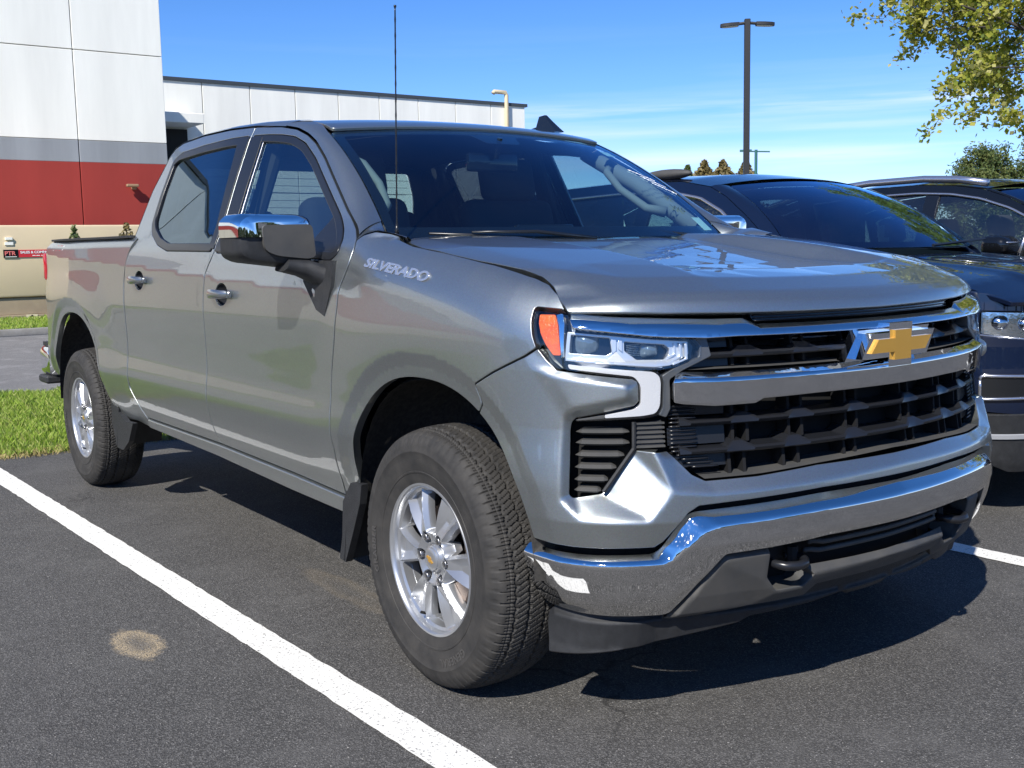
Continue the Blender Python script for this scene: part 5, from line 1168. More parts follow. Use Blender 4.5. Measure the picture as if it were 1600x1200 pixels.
# ------------------------------------------------------------------ door mirrors
def rbox(c, s, r, rot=None, seg=4):
    bm = bmesh.new(); bx(bm, (0, 0, 0), s); bevel_all(bm, r, seg)
    m = Matrix.Translation(c) @ (rot.to_4x4() if rot else Matrix.Identity(4)); bmesh.ops.transform(bm, matrix=m, verts=bm.verts); return bm
def mirror_head():
    # lofted housing: outline in (y,z), several depths in x
    def outline(g, dz=0.0):
        P = [(-1.272, 1.418), (-1.242, 1.442), (-1.04, 1.440), (-1.005, 1.425), (-.995, 1.28), (-1.01, 1.262), (-1.06, 1.262), (-1.235, 1.285), (-1.272, 1.305)]
        c = np.array((-1.165, 1.355)); return [tuple(c+(np.array(p)-c)*g) for p in resample(fillet(P, .03, 5), .012)]
    def loftx(name, m, sl, cut=None):
        bm = bmesh.new(); rows = []
        base_ = outline(1.0)
        for x, g in sl:
            rows.append([bm.verts.new((x-.02*((y+1.0)/-.34)**1.5 if y < -1.0 else x, y, z)) for y, z in [tuple(np.array((-1.165, 1.355))+(np.array(p)-np.array((-1.165, 1.355)))*g) for p in base_]])
        n_ = len(base_)
        for a, b in zip(rows[:-1], rows[1:]):
            for i in range(n_): bm.faces.new((a[i], a[(i+1) % n_], b[(i+1) % n_], b[i]))
        bm.faces.new(rows[0]); bm.faces.new(rows[-1])
        if cut: cut(bm)
        return bm_obj(name, bm, m, truck, smooth=False, angle=35)
    a = loftx('mirror_housing', M['black_plastic'], [(-.77, .97), (-.765, 1.0), (-.68, .985), (-.645, .95), (-.628, .86), (-.622, .70)])
    def cutc(bm):
        bmesh.ops.bisect_plane(bm, geom=bm.verts[:]+bm.edges[:]+bm.faces[:], plane_co=(0, 0, 1.366), plane_no=(0, 0, 1), clear_inner=True)
        rm = [f for f in bm.faces if f.calc_center_median().z < 1.408 and f.calc_center_median().y > -1.235 and f.calc_center_median().x > -.70]
        # front window for the black insert
        bmesh.ops.bisect_plane(bm, geom=bm.verts[:]+bm.edges[:]+bm.faces[:], plane_co=(0, 0, 1.412), plane_no=(0, 0, 1))
        bmesh.ops.bisect_plane(bm, geom=bm.verts[:]+bm.edges[:]+bm.faces[:], plane_co=(0, -1.20, 0), plane_no=(0, 1, 0))
        rm = [f for f in bm.faces if f.calc_center_median().z < 1.412 and f.calc_center_median().y > -1.20 and f.normal.x > -.2]
        bmesh.ops.delete(bm, geom=rm, context='FACES')
    b = loftx('mirror_cap', M['chrome'], [(-.768, 1.0), (-.763, 1.035), (-.678, 1.02), (-.638, .985), (-.620, .90), (-.613, .74)], cutc)
    bm = bmesh.new(); P = resample(fillet([(-1.190, 1.405), (-1.012, 1.407), (-1.002, 1.300), (-1.03, 1.292), (-1.14, 1.304), (-1.184, 1.323)], .02, 4), .012)
    prism(bm, [tuple(p) for p in P], -.66, -.608, lambda y, z, x: (x-.02*((y+1.0)/-.34)**1.5 if y < -1.0 else x, y, z)); bevel_all(bm, .008, 3, 50)
    c = bm_obj('mirror_insert', bm, M['dark_plastic'], truck, angle=40)
    bm = bmesh.new(); P = resample(fillet([(-1.25, 1.42), (-1.02, 1.42), (-1.01, 1.29), (-1.24, 1.30)], .02, 4), .02); prism(bm, [tuple(p) for p in P], -.776, -.772, lambda y, z, x: (x-.02*((y+1.0)/-.34)**1.5 if y < -1.0 else x, y, z)); d = bm_obj('mirror_glass', bm, M['mirror_glass'], truck)
    # arm down to the door
    bm = bmesh.new(); secs = [((-.69, -1.10, 1.272), .10, .020), ((-.69, -1.03, 1.262), .11, .028), ((-.665, -.985, 1.240), .13, .034), ((-.66, -.955, 1.208), .15, .050)]
    rows = []
    for (x, y, z), lx, h in secs:
        rows.append([bm.verts.new((x+lx/2*math.copysign(abs(math.cos(t))**.6, math.cos(t)), y+(.012 if y < -1 else .006)*math.sin(t), z+h*math.copysign(abs(math.sin(t))**.7, math.sin(t)))) for t in np.linspace(0, 2*math.pi, 17)[:-1]])
    for a_, b_ in zip(rows[:-1], rows[1:]):
        for i in range(16): bm.faces.new((a_[i], a_[(i+1) % 16], b_[(i+1) % 16], b_[i]))
    bm.faces.new(rows[0]); bm.faces.new(rows[-1])
    prism(bm, [(-.545, 1.20), (-.60, 1.10), (-.66, 1.12), (-.76, 1.215), (-.75, 1.285), (-.56, 1.285)], -.998, -.955, lambda a, b, c: (a, c+max(0, b-1.2)*.25, b))
    e = bm_obj('mirror_arm', bm, M['black_plastic'], truck, angle=40)
    return [a, b, c, d, e]
for o in mirror_head():
    arm_ = o.name.startswith('mirror_arm')
    if not arm_:      # seat the head a little further back on its arm, slightly narrower
        for v in o.data.vertices: v.co.x -= .045; v.co.y = -.985+(v.co.y+.995)*.985
    m_ = mirror_copy(o)
    if not arm_: m_.location.y = -.085

# ------------------------------------------------------------------ headlamps
def lampf(off): return bodyf('fender', off)
hl_out = [(1.103, 1.154), (1.019, 1.146), (1.004, 1.144), (.985, 1.110), (.89, 1.098), (.772, 1.084), (.655, 1.076), (.640, 1.060), (.645, 1.030), (.715, 1.004), (.766, .999), (.748, .986), (.744, .966), (.747, .905), (.762, .885), (.796, .879), (.974, .873), (.980, .878), (.825, .907), (.812, .920), (.812, .961), (.828, .981), (1.025, 1.006), (1.055, 1.026), (1.082, 1.057), (1.096, 1.090), (1.104, 1.129)]
for s_ in (1, -1):
    lamp = empty('headlamp'); lamp.parent = truck
    def P_(loop): return [(s_*u, z) for u, z in loop]
    def lp(name, m, loop, off, **k): return panel(name, m, lamp, P_(loop), lampf(off), **{**dict(step=.012, rim=.006, rr=.001, shrink=0, fil=.004), **k})
    def mixf(fn): return lambda u, z: S(u, z, fn(np.abs(u), z), 'fender')
    # dark housing floor following the outline
    panel('lamp_housing', M['gloss_black'], lamp, P_(hl_out), lampf(-.038), step=.02, rim=.004, shrink=-.004, fil=.006)
    # amber marker
    lp('amber_marker', M['amber'], [(1.092, 1.143), (1.044, 1.143), (1.031, 1.114), (1.018, 1.040), (1.040, 1.040), (1.062, 1.065), (1.080, 1.094), (1.090, 1.122)], -.008, rim=.02)
    lp('chrome_strip', M['chrome'], [(1.040, 1.143), (1.020, 1.146), (1.012, 1.120), (1.010, 1.035), (1.016, 1.034), (1.028, 1.114)], -.006, rim=.02)
    # white light guide hooking round the outer end of the wing
    lp('light_guide', M['drl'], [(1.000, 1.018), (.770, .996), (.755, .984), (.752, .966), (.755, .908), (.767, .890), (.80, .885), (.90, .881), (.90, .889), (.822, .903), (.806, .915), (.805, .962), (.822, .986), (.995, 1.006)], -.010, rim=.02, fil=.014)
    lp('guide_tail', M['dark_plastic'], [(.90, .889), (.90, .880), (.974, .874), (.977, .877)], -.012)
    # bright bezel with two wells
    well1 = [(.995, 1.092), (.885, 1.083), (.880, 1.048), (.895, 1.040), (.998, 1.046)]
    well2 = [(.846, 1.073), (.738, 1.063), (.724, 1.052), (.728, 1.036), (.742, 1.028), (.815, 1.029), (.846, 1.050)]
    def bezel(u, z):
        return -.016-.020*sstep(.70, .66, u)*0+.010*sstep(1.030, 1.020, z)
    panel('bezel', M['bezel'], lamp, P_([(1.006, 1.100), (.89, 1.090), (.772, 1.078), (.672, 1.070), (.672, 1.036), (.728, 1.011), (.766, 1.008), (.90, 1.019), (1.010, 1.030)]), mixf(bezel), holes=[P_(well1), P_(well2)], step=.009, rim=.030, rr=.002, shrink=0, fil=.004)
    for k_, (uu0, uu1) in enumerate(((.714, .709), (.700, .694), (.686, .680))):
        lp('bezel_step', M['bezel'], [(uu0, 1.068), (uu1, 1.068), (uu1, 1.038-.006*k_), (uu1+.04, 1.016-.002*k_), (uu0+.038, 1.019-.002*k_), (uu0, 1.041-.006*k_)], -.011+.004*k_, rim=.008, fil=0)
    lp('bezel_wedge', M['drl'], [(.869, 1.050), (.897, 1.024), (.842, 1.021)], -.008, rim=.012, fil=0)
    lp('bezel_lip', M['bezel'], [(.892, 1.023), (1.005, 1.033), (1.005, 1.027), (.892, 1.018)], -.008, rim=.01, fil=0)
    lp('bezel_lip', M['bezel'], [(.840, 1.018), (.748, 1.012), (.748, 1.006), (.840, 1.013)], -.008, rim=.01, fil=0)
    lp('bezel_post', M['bezel'], [(.880, 1.082), (.868, 1.081), (.868, 1.052), (.875, 1.046), (.880, 1.048)], -.010, rim=.02, fil=0)
    lp('bezel_post', M['bezel'], [(.862, 1.080), (.852, 1.079), (.852, 1.048), (.862, 1.056)], -.010, rim=.02, fil=0)
    panel('well_floor', M['well'], lamp, P_([(1.01, 1.10), (.70, 1.08), (.70, 1.01), (1.01, 1.02)]), lampf(-.050), step=.03, rim=.004, fil=0)
    # projector: squared lens barrel
    for (uc, zc, rr2, nm) in ((.952, 1.068, .023, 'projector_lens'), (.775, 1.048, .017, 'projector_lens')):
        c0 = S(s_*uc, zc, -.046); x_, y_, nx_, ny_ = plan(np.array([s_*uc])); n3 = Vector((float(nx_[0])*.75+.66*.5, float(ny_[0])*.6, 0)).normalized(); t3 = Vector((-n3.y, n3.x, 0)); bm = bmesh.new(); rings = []
        for (rr3, dd) in ((1.25, 0), (1.25, .012), (1.05, .014), (.95, .019), (.7, .025), (.35, .0285)):
            rings.append([bm.verts.new(Vector(c0)+n3*dd+t3*rr2*rr3*1.15*math.copysign(abs(math.cos(t))**.6, math.cos(t))+Vector((0, 0, 1))*rr2*rr3*math.copysign(abs(math.sin(t))**.6, math.sin(t))) for t in np.linspace(0, 2*math.pi, 25)[:-1]])
        for a, b in zip(rings[:-1], rings[1:]):
            for i in range(24): bm.faces.new((a[i], a[(i+1) % 24], b[(i+1) % 24], b[i]))
        bm.faces.new(rings[-1]); bm_obj(nm, bm, M['lens_dark'] if 'lens_dark' in M else M.setdefault('lens_dark', mat('projector_glass', (0.16, 0.22, 0.28), 0.04, 0.4, coat=1.0)), lamp, smooth=True)
    for k_ in range(7):   # fluted reflector
        bm = bmesh.new(); zz = 1.036+.0045*k_; tube(bm, [tuple(S(s_*u, zz, d_)) for u, d_ in ((.84, -.018), (.82, -.032), (.797, -.040))], .0016, 4); bm_obj('reflector_flute', bm, M['reflector'], lamp)
    # clear outer lens
    panel('outer_lens', M['clear'], lamp, P_([(u, z) for u, z in hl_out]), lampf(-.0015), step=.015, rim=.004, rr=.001, shrink=0.001, fil=.006)
    # ---- air vent under the lamp
    vent = empty('air_vent'); vent.parent = truck
    vo = [(.976, .874), (.986, .866), (.989, .85), (.989, .684), (.982, .678), (.909, .688), (.829, .797), (.735, .794), (.737, .876), (.80, .880)]
    panel('vent_backing', M['flat_black'], vent, P_(vo), lampf(-.085), step=.05, rim=.004, shrink=-.03, fil=0)
    zs_ = [.842, .814, .783, .752, .721, .694]; ue = [.833, .833, .848, .870, .893, .912]
    for zc, u0 in zip(zs_, ue):
        bm = bmesh.new(); rows = []
        for u in np.linspace(.984, u0, 9):
            e = min(1, (.984-u)/.012) if u > .972 else min(1, (u-u0)/.012+.15)
            pr = [(zc+.010*e, -.058), (zc+.007*e, -.036-.006*(1-e)), (zc-.001, -.026-.010*(1-e)), (zc-.006*e, -.034), (zc-.004*e, -.060)]
            rows.append([bm.verts.new(tuple(S(s_*u, z, d))) for z, d in pr])
        for a, b in zip(rows[:-1], rows[1:]):
            for i in range(4): bm.faces.new((a[i], b[i], b[i+1], a[i+1]))
        bm.faces.new(rows[0]); bm.faces.new(rows[-1]); bm_obj('vent_slat', bm, M['dark_plastic'], vent)
    bm = bmesh.new(); tube(bm, [tuple(S(s_*u, z, -.026)) for u, z in [(.822, .868), (.824, .800), (.905, .692)]], .006, 6); bm_obj('vent_frame', bm, M['black_plastic'], vent)
    lp2 = panel('vent_block', M['black_plastic'], vent, P_([(.820, .868), (.740, .872), (.736, .796), (.826, .798)]), lampf(-.034), step=.03, rim=.02, fil=.003)
    for k_ in range(6):
        zz = .803+.0118*k_; bm = bmesh.new(); tube(bm, [tuple(S(s_*u, zz, -.031)) for u in (.738, .78, .817)], .0036, 5); bm_obj('vent_rib', bm, M['dark_plastic'], vent)
    # painted filler between lamp and grille
    panel('lamp_surround', M['surround'], truck, P_([(.655, 1.076), (.640, 1.060), (.645, 1.030), (.715, 1.004), (.748, .986), (.744, .966), (.747, .905), (.758, .885), (.738, .878), (.726, .90), (.727, .975), (.690, .998), (.610, 1.03), (.62, 1.076)]), lampf(-.012), step=.02, rim=.05, fil=.004, shrink=0)

# painted corner between fender, pillar foot, hood and screen
ca = S(u_of_x(np.array([-.490, -.46, -.41, -.37, -.33, -.27])), np.array([1.352, 1.370, 1.380, 1.374, 1.366, 1.354]), -.003, 'fender')
cb_ = np.concatenate([WS(np.full(5, -1.0), np.linspace(.89, 1.03, 5)), [[-.40, -.78, 1.345], [-.30, -.82, 1.338]]])-np.array([0, .006, .001])
fc = loft('fender_corner', M['paint'], truck, ca, cb_, n=18, k=8, bulge=.010, bdir=(.2, -.4, .8)); mirror_copy(fc)

# ------------------------------------------------------------------ wheels
R_T = 0.3975
def make_tyre():
    # lathe profile (r, w): w outward from the wheel centre plane; outboard side positive
    prof = [(.218, .105), (.226, .112), (.236, .116), (.250, .121), (.262, .1235), (.2635, .1255), (.268, .1262), (.2695, .1245), (.285, .1285), (.305, .131), (.325, .1315), (.3265, .1325), (.329, .1325), (.3305, .1315), (.345, .130), (.358, .126)]
    shoulder = [(.366, .1205), (.374, .1155), (.3795, .110)]
    NT = 760
    S0 = [p for p in prof+shoulder]
    ws_ = np.linspace(.106, -.106, 72)
    crown = [R_T-.0150*(abs(w)/.106)**2.8 for w in ws_]
    full = S0+list(zip(crown, ws_))+[(r, -w) for r, w in S0[::-1]]
    full = np.array(full); n = len(full); th = np.arange(NT)*2*np.pi/NT
    r = np.tile(full[:, 0][:, None], (1, NT)); w = np.tile(full[:, 1][:, None], (1, NT)); TH = np.tile(th[None], (n, 1))
    circ = TH*R_T
    # tread: five ribs, zigzag main grooves, slanted sipes and lateral slots
    def tri(x): return np.abs((x % 1.0)-.5)*4-1
    P1 = 2*np.pi*R_T/76
    depth = np.zeros_like(r); aw = np.abs(w); sg = np.sign(w)
    tread = (aw <= .108) & (r > .34)
    zz = .0035*tri(circ/P1)
    for gc, gw in ((.0, .0), ):
        pass
    for gc, gw in ((-.072, .0042), (-.028, .0055), (.028, .0055), (.072, .0042)):
        d = np.abs(w-(gc+zz*(1 if gc > 0 else -1))); depth = np.maximum(depth, np.where(d < gw*.85, .0075, 0)*tread)
    # thin decoupling groove near the shoulder
    depth = np.maximum(depth, np.where((np.abs(aw-.088) < .0012) & tread, .004, 0))
    # shoulder blocks: lateral slots that run round to the sidewall
    ph = (circ/P1+np.where(w > 0, .0, .5)) % 1.0
    sh = (aw > .074) & (aw < .117) & (r > .34)
    depth = np.maximum(depth, np.where(sh & ((ph < .11)), .0048*np.clip((.118-aw)/.008, 0, 1), 0))
    depth = np.maximum(depth, np.where(sh & (aw < .100) & (np.abs(ph-.42) < .045), .004, 0)); depth = np.maximum(depth, np.where(sh & (aw < .100) & (np.abs(ph-.72) < .045), .004, 0))
    # middle ribs: slanted slots
    mid = (aw > .030) & (aw < .071); ph2 = (circ/P1+sg*(aw-.03)/.041*.65) % 1.0
    depth = np.maximum(depth, np.where(mid & (ph2 < .11), .0045, 0)); depth = np.maximum(depth, np.where(mid & (np.abs(ph2-.55) < .05), .004, 0))
    cen = aw < .027; ph3 = (circ/P1*1.0+w/.027*.35) % 1.0
    depth = np.maximum(depth, np.where(cen & (ph3 < .10) & (np.abs(w) > .004), .004, 0)); depth = np.maximum(depth, np.where(cen & (np.abs(ph3-.5) < .05), .004, 0))
    # serrated shoulder ladder on the sidewall
    lad = (r > .352) & (r < .372) & (aw > .12); depth = np.maximum(depth, np.where(lad & (((circ/P1*1.0) % 1.0) < .35), .0022, 0))
    # fine radial knurl band
    r2 = r-np.where(tread | ((aw < .112) & (r > .34)), depth, 0); w2 = w-sg*np.where(tread | ((aw < .112) & (r > .34)), 0, depth)
    V = np.stack([r2*np.cos(TH), w2, r2*np.sin(TH)], -1)   # (n,NT,3), axis along y
    V[..., 1] *= -1                                         # outboard = -y
    idx = np.arange(n*NT).reshape(n, NT); a = idx[:-1]; b = idx[1:]
    F = np.stack([a, np.roll(a, -1, 1), np.roll(b, -1, 1), b], -1).reshape(-1, 4)
    me = bpy.data.meshes.new('tyre'); V = V.reshape(-1, 3)
    me.vertices.add(len(V)); me.vertices.foreach_set('co', V.ravel()); me.loops.add(F.size); me.loops.foreach_set('vertex_index', F.ravel().astype(np.int32))
    me.polygons.add(len(F)); me.polygons.foreach_set('loop_start', np.arange(len(F), dtype=np.int32)*4); me.polygons.foreach_set('use_smooth', np.ones(len(F), dtype=bool))
    me.update(calc_edges=True); me.validate(); me.materials.append(M['rubber'])
    me.set_sharp_from_angle(angle=math.radians(38))
    o = bpy.data.objects.new('tyre', me); COL.objects.link(o); return o
def side_text(s, a0, rad, size, parent, m):
    """raised lettering bent round the sidewall"""
    cu_ = bpy.data.curves.new('t', 'FONT'); cu_.body = s; cu_.size = size; cu_.extrude = .0006; cu_.align_x = 'CENTER'; cu_.offset = .0008; cu_.space_character = 1.12
    tmp = bpy.data.objects.new('t', cu_); COL.objects.link(tmp); dg = bpy.context.evaluated_depsgraph_get(); me = bpy.data.meshes.new_from_object(tmp.evaluated_get(dg)); bpy.data.objects.remove(tmp)
    for v in me.vertices:
        x, y, z = v.co; a = a0-x/rad; rr_ = rad+y; v.co = (rr_*math.cos(a), -(.1318+z), rr_*math.sin(a))
    me.materials.clear(); me.materials.append(m); o = bpy.data.objects.new('sidewall_lettering', me); COL.objects.link(o); o.parent = parent; return o
def make_rim():
    # height field over polar grid, outboard = -y ; six twin-blade spokes
    NA, NR = 864, 84
    rs_ = np.linspace(.045, .2180, NR); th = np.arange(NA)*2*np.pi/NA
    Rr, TH = np.meshgrid(rs_, th, indexing='ij')
    ph = ((TH/(2*np.pi)*6) % 1.0)-.5            # 0 = spoke centre, +-.5 = window centre
    arc = np.abs(ph)*2*np.pi/6*Rr               # metres from the spoke centre line
    harc = .5*2*np.pi/6*Rr
    t = np.clip((Rr-.080)/(.2155-.080), 0, 1)
    base = .103+.004*np.sin(t*np.pi)-.011*t**2-.014*np.clip((.080-Rr)/.03, 0, 1)
    ridge = .0150+.0370*t                       # the two blades of a spoke diverge towards the rim
    dr = arc-ridge
    # crisp blade edge, shallow V between the blades, steep chamfer into the window
    h = base-np.where(dr < 0, np.minimum(-dr*.80, .020*np.clip(t*2.2, 0, 1)), 0)
    h = h-np.where(dr > 0, np.minimum(dr*1.9, .036), 0)*np.clip((Rr-.078)/.012, 0, 1)
    wall = .0085+.003*t
    hole = (Rr > .094) & (Rr < .203-.010*(dr < wall+.004)) & (dr > wall)
    h = np.where(Rr > .206, np.maximum(h, .088+(Rr-.206)*.6), h)
    # lug wells
    lug = [(.0698*math.cos(2*math.pi*(k+.5)/6), .0698*math.sin(2*math.pi*(k+.5)/6)) for k in range(6)]
    X, Z = Rr*np.cos(TH), Rr*np.sin(TH)
    for lx, lz in lug:
        d = np.hypot(X-lx, Z-lz); h = np.where(d < .0185, h-.026*np.clip((.0185-d)/.003, 0, 1), h)
    V = np.stack([X, -h, Z], -1).reshape(-1, 3); idx = np.arange(NR*NA).reshape(NR, NA)
    a, b = idx[:-1], idx[1:]; F = np.stack([a, np.roll(a, -1, 1), np.roll(b, -1, 1), b], -1).reshape(-1, 4)
    hm = hole.ravel(); keep = ~(hm[F].any(1)); F = F[keep]
    me = bpy.data.meshes.new('rim_face'); me.from_pydata(V.tolist(), [], F.tolist()); me.materials.append(M['alloy'])
    bm = bmesh.new(); bm.from_mesh(me)
    bmesh.ops.delete(bm, geom=[v for v in bm.verts if not v.link_faces], context='VERTS')
    be = [e for e in bm.edges if e.is_boundary and .05 < math.hypot(e.verts[0].co.x, e.verts[0].co.z) < .21]
    r_ = bmesh.ops.extrude_edge_only(bm, edges=be); 
    for v in [g for g in r_['geom'] if isinstance(g, bmesh.types.BMVert)]: v.co.y += .022
    bmesh.ops.recalc_face_normals(bm, faces=bm.faces); bm.to_mesh(me); bm.free()
    me.polygons.foreach_set('use_smooth', np.ones(len(me.polygons), dtype=bool)); me.set_sharp_from_angle(angle=math.radians(32))
    return me, lug
def lathe(name, prof, m, parent, seg=72, smooth=True, angle=35):
    bm = bmesh.new(); rows = []
    for r, y in prof: rows.append([bm.verts.new((r*math.cos(t), y, r*math.sin(t))) for t in np.arange(seg)*2*math.pi/seg] if r > 1e-6 else None)
    for i in range(len(prof)-1):
        a, b = rows[i], rows[i+1]
        if a is None:
            c = bm.verts.new((0, prof[i][1], 0)); [bm.faces.new((c, b[k], b[(k+1) % seg])) for k in range(seg)]
        elif b is None:
            c = bm.verts.new((0, prof[i+1][1], 0)); [bm.faces.new((c, a[k], a[(k+1) % seg])) for k in range(seg)]
        else:
            for k in range(seg): bm.faces.new((a[k], a[(k+1) % seg], b[(k+1) % seg], b[k]))
    return bm_obj(name, bm, m, parent, angle=angle)
tyre = make_tyre()
M['letter_rubber'] = mat('raised_rubber', (0.060, 0.057, 0.054), 0.55)
rim_me, LUG = make_rim()
def wheel(loc, steer=0.0, spin=0.0, side=-1, first=True):
    w = empty('wheel'); w.parent = truck; w.location = loc
    w.rotation_euler = Matrix.Rotation(steer, 3, 'Z').to_4x4().to_euler() if side < 0 else Matrix.Rotation(math.pi+steer, 3, 'Z').to_4x4().to_euler()
    w.rotation_mode = 'XYZ'
    mm = Matrix.Rotation(steer+(0 if side < 0 else math.pi), 4, 'Z') @ Matrix.Rotation(spin, 4, 'Y'); w.rotation_euler = mm.to_euler()
    return w
wheels = []
proto_parts = []
def build_wheel_parts(w):
    tyre.parent = w
    for s_, a0 in (('GRABBER', math.radians(215)), ('GENERAL', math.radians(-30))):
        side_text(s_, a0, .293, .032, w, M['letter_rubber'])
    rf = bpy.data.objects.new('rim', rim_me); COL.objects.link(rf); rf.parent = w
    lathe('rim_lip', [(.2148, -.0850), (.2170, -.104), (.2200, -.1125), (.2250, -.1165), (.2300, -.1165), (.2320, -.113), (.2320, -.100), (.222, -.095), (.222, .10), (.230, .115)], M['alloy'], w, 216)
    lathe('brake_disc', [(.07, -.030), (.160, -.030), (.160, .0), (.05, .0)], M['rust_steel'], w, 48)
    lathe('hub', [(0.0, -.06), (.06, -.06), (.075, -.04), (.075, .05), (.20, .06), (.212, .08)], M['under'], w, 32)
    bm = bmesh.new(); bx(bm, (.125, -.030, .03), (.09, .07, .15)); bevel_all(bm, .012, 1); bm_obj('brake_caliper', bm, M['rust_steel'], w)
    lathe('centre_cap', [(0.0, -.1085), (.020, -.1085), (.031, -.107), (.0345, -.1045), (.036, -.100), (.040, -.098), (.046, -.084)], M['alloy'], w, 48)
    gm = bmesh.new(); prism(gm, [(a*.145, b*.145) for a, b in [(-.137, -.0285), (-.108, .0285), (-.037, .0285), (-.037, .058), (.037, .058), (.037, .0285), (.137, .0285), (.108, -.0285), (.037, -.0285), (.037, -.058), (-.037, -.058), (-.037, -.0285)]], -.1105, -.108, lambda a, b, c: (a, c, b)); bm_obj('cap_emblem', gm, M['gold'], w)
    for lx, lz in LUG:
        bm = bmesh.new(); r_ = bmesh.ops.create_cone(bm, cap_ends=True, segments=6, radius1=.0125, radius2=.0115, depth=.030, matrix=Matrix.Translation((lx, -.088, lz)) @ Matrix.Rotation(math.pi/2, 4, 'X')); bevel_all(bm, .0015, 2); bm_obj('lug_nut', bm, M['steel'], w, angle=40)
    bm = bmesh.new(); tube(bm, [(.197*math.cos(-1.35), -.085, .197*math.sin(-1.35)), (.185*math.cos(-1.35), -.112, .185*math.sin(-1.35))], .0045, 8); bm_obj('valve', bm, M['flat_black'], w, smooth=True)
WL = [((0, -.8725, .395), -0.010, math.radians(30), -1), ((-3.745, -.8725, .395), 0.0, math.radians(25), -1), ((0, .8725, .395), -0.010, 0.3, 1), ((-3.745, .8725, .395), 0.0, 0.9, 1)]
w0 = wheel(*WL[0]); build_wheel_parts(w0)
for a in WL[1:]:
    w = wheel(*a)
    for ch in list(w0.children):
        c = ch.copy(); COL.objects.link(c); c.parent = w

# ------------------------------------------------------------------ cabin
def seat(x, y, w=.52):
    s = empty('seat', (0, 0, 0)); s.parent = truck
    bm = bmesh.new(); bx(bm, (x+.26, y, .92), (.54, w, .16)); bevel_all(bm, .05, 3); bm_obj('seat_cushion', bm, M['seat'], s, angle=50)
    bm = bmesh.new(); bx(bm, (0, 0, .30), (.13, w-.02, .66)); bevel_all(bm, .055, 4)
    bmesh.ops.transform(bm, matrix=Matrix.Translation((x, y, .93)) @ Matrix.Rotation(math.radians(-16), 4, 'Y'), verts=bm.verts); bm_obj('seat_back', bm, M['seat'], s, angle=50)
    bm = bmesh.new(); bx(bm, (0, 0, .715), (.10, .29, .20)); bevel_all(bm, .045, 4)
    for q in (-.06, .06): tube(bm, [(0, q, .55), (0, q, .66)], .007, 6)
    bmesh.ops.transform(bm, matrix=Matrix.Translation((x, y, .93)) @ Matrix.Rotation(math.radians(-12), 4, 'Y'), verts=bm.verts); bm_obj('headrest', bm, M['seat'], s, angle=50)
seat(-1.32, -.40); seat(-1.32, .40)
bm = bmesh.new(); bx(bm, (-2.15, 0, .93), (.52, 1.45, .16)); bevel_all(bm, .05, 2); bm_obj('rear_bench', bm, M['seat'], truck, angle=50)
bm = bmesh.new(); bx(bm, (-2.52, 0, 1.18), (.12, 1.45, .48)); bevel_all(bm, .05, 2)
bm_obj('bench_back', bm, M['seat'], truck, angle=50)
for y in (-.42, .42):
    bm = bmesh.new(); bx(bm, (-2.56, y, 1.46), (.09, .26, .13)); bevel_all(bm, .035, 3); bm_obj('rear_headrest', bm, M['seat'], truck, angle=50)
# dashboard, wheel
bm = bmesh.new(); prism(bm, [(-.34, 1.20), (-.36, 1.325), (-.52, 1.335), (-.72, 1.30), (-.82, 1.24), (-.85, 1.10), (-.80, .85), (-.34, .85)], -.76, .76, lambda a, b, c: (a, c, b)); bevel_all(bm, .02, 2); bm_obj('dashboard', bm, M['cabin'], truck, angle=40)
bm = bmesh.new(); bx(bm, (-.70, .02, 1.335), (.03, .28, .14)); bevel_all(bm, .01, 2); bm_obj('display', bm, M['gloss_black'], truck)
sw = bmesh.new(); pts = [(0, .185*math.cos(t), .185*math.sin(t)) for t in np.linspace(0, 2*math.pi, 41)[:-1]]
mt = Matrix.Translation((-.93, .40, 1.20)) @ Matrix.Rotation(math.radians(-25), 4, 'Y')
N_ = 40; rings = []
for i, p in enumerate(pts):
    a = 2*math.pi*i/N_; rings.append([sw.verts.new(mt @ Vector((.016*math.sin(b), (.185+.016*math.cos(b))*math.cos(a), (.185+.016*math.cos(b))*math.sin(a)))) for b in np.linspace(0, 2*math.pi, 11)[:-1]])
for i in range(N_):
    for k in range(10): sw.faces.new((rings[i][k], rings[(i+1) % N_][k], rings[(i+1) % N_][(k+1) % 10], rings[i][(k+1) % 10]))
for a in (0, math.pi, -math.pi/2): tube(sw, [mt @ Vector((0, 0, 0)), mt @ Vector((0, .18*math.cos(a), .18*math.sin(a)))], .018, 6)
bm_obj('steering_wheel', sw, M['cabin'], truck, smooth=True)
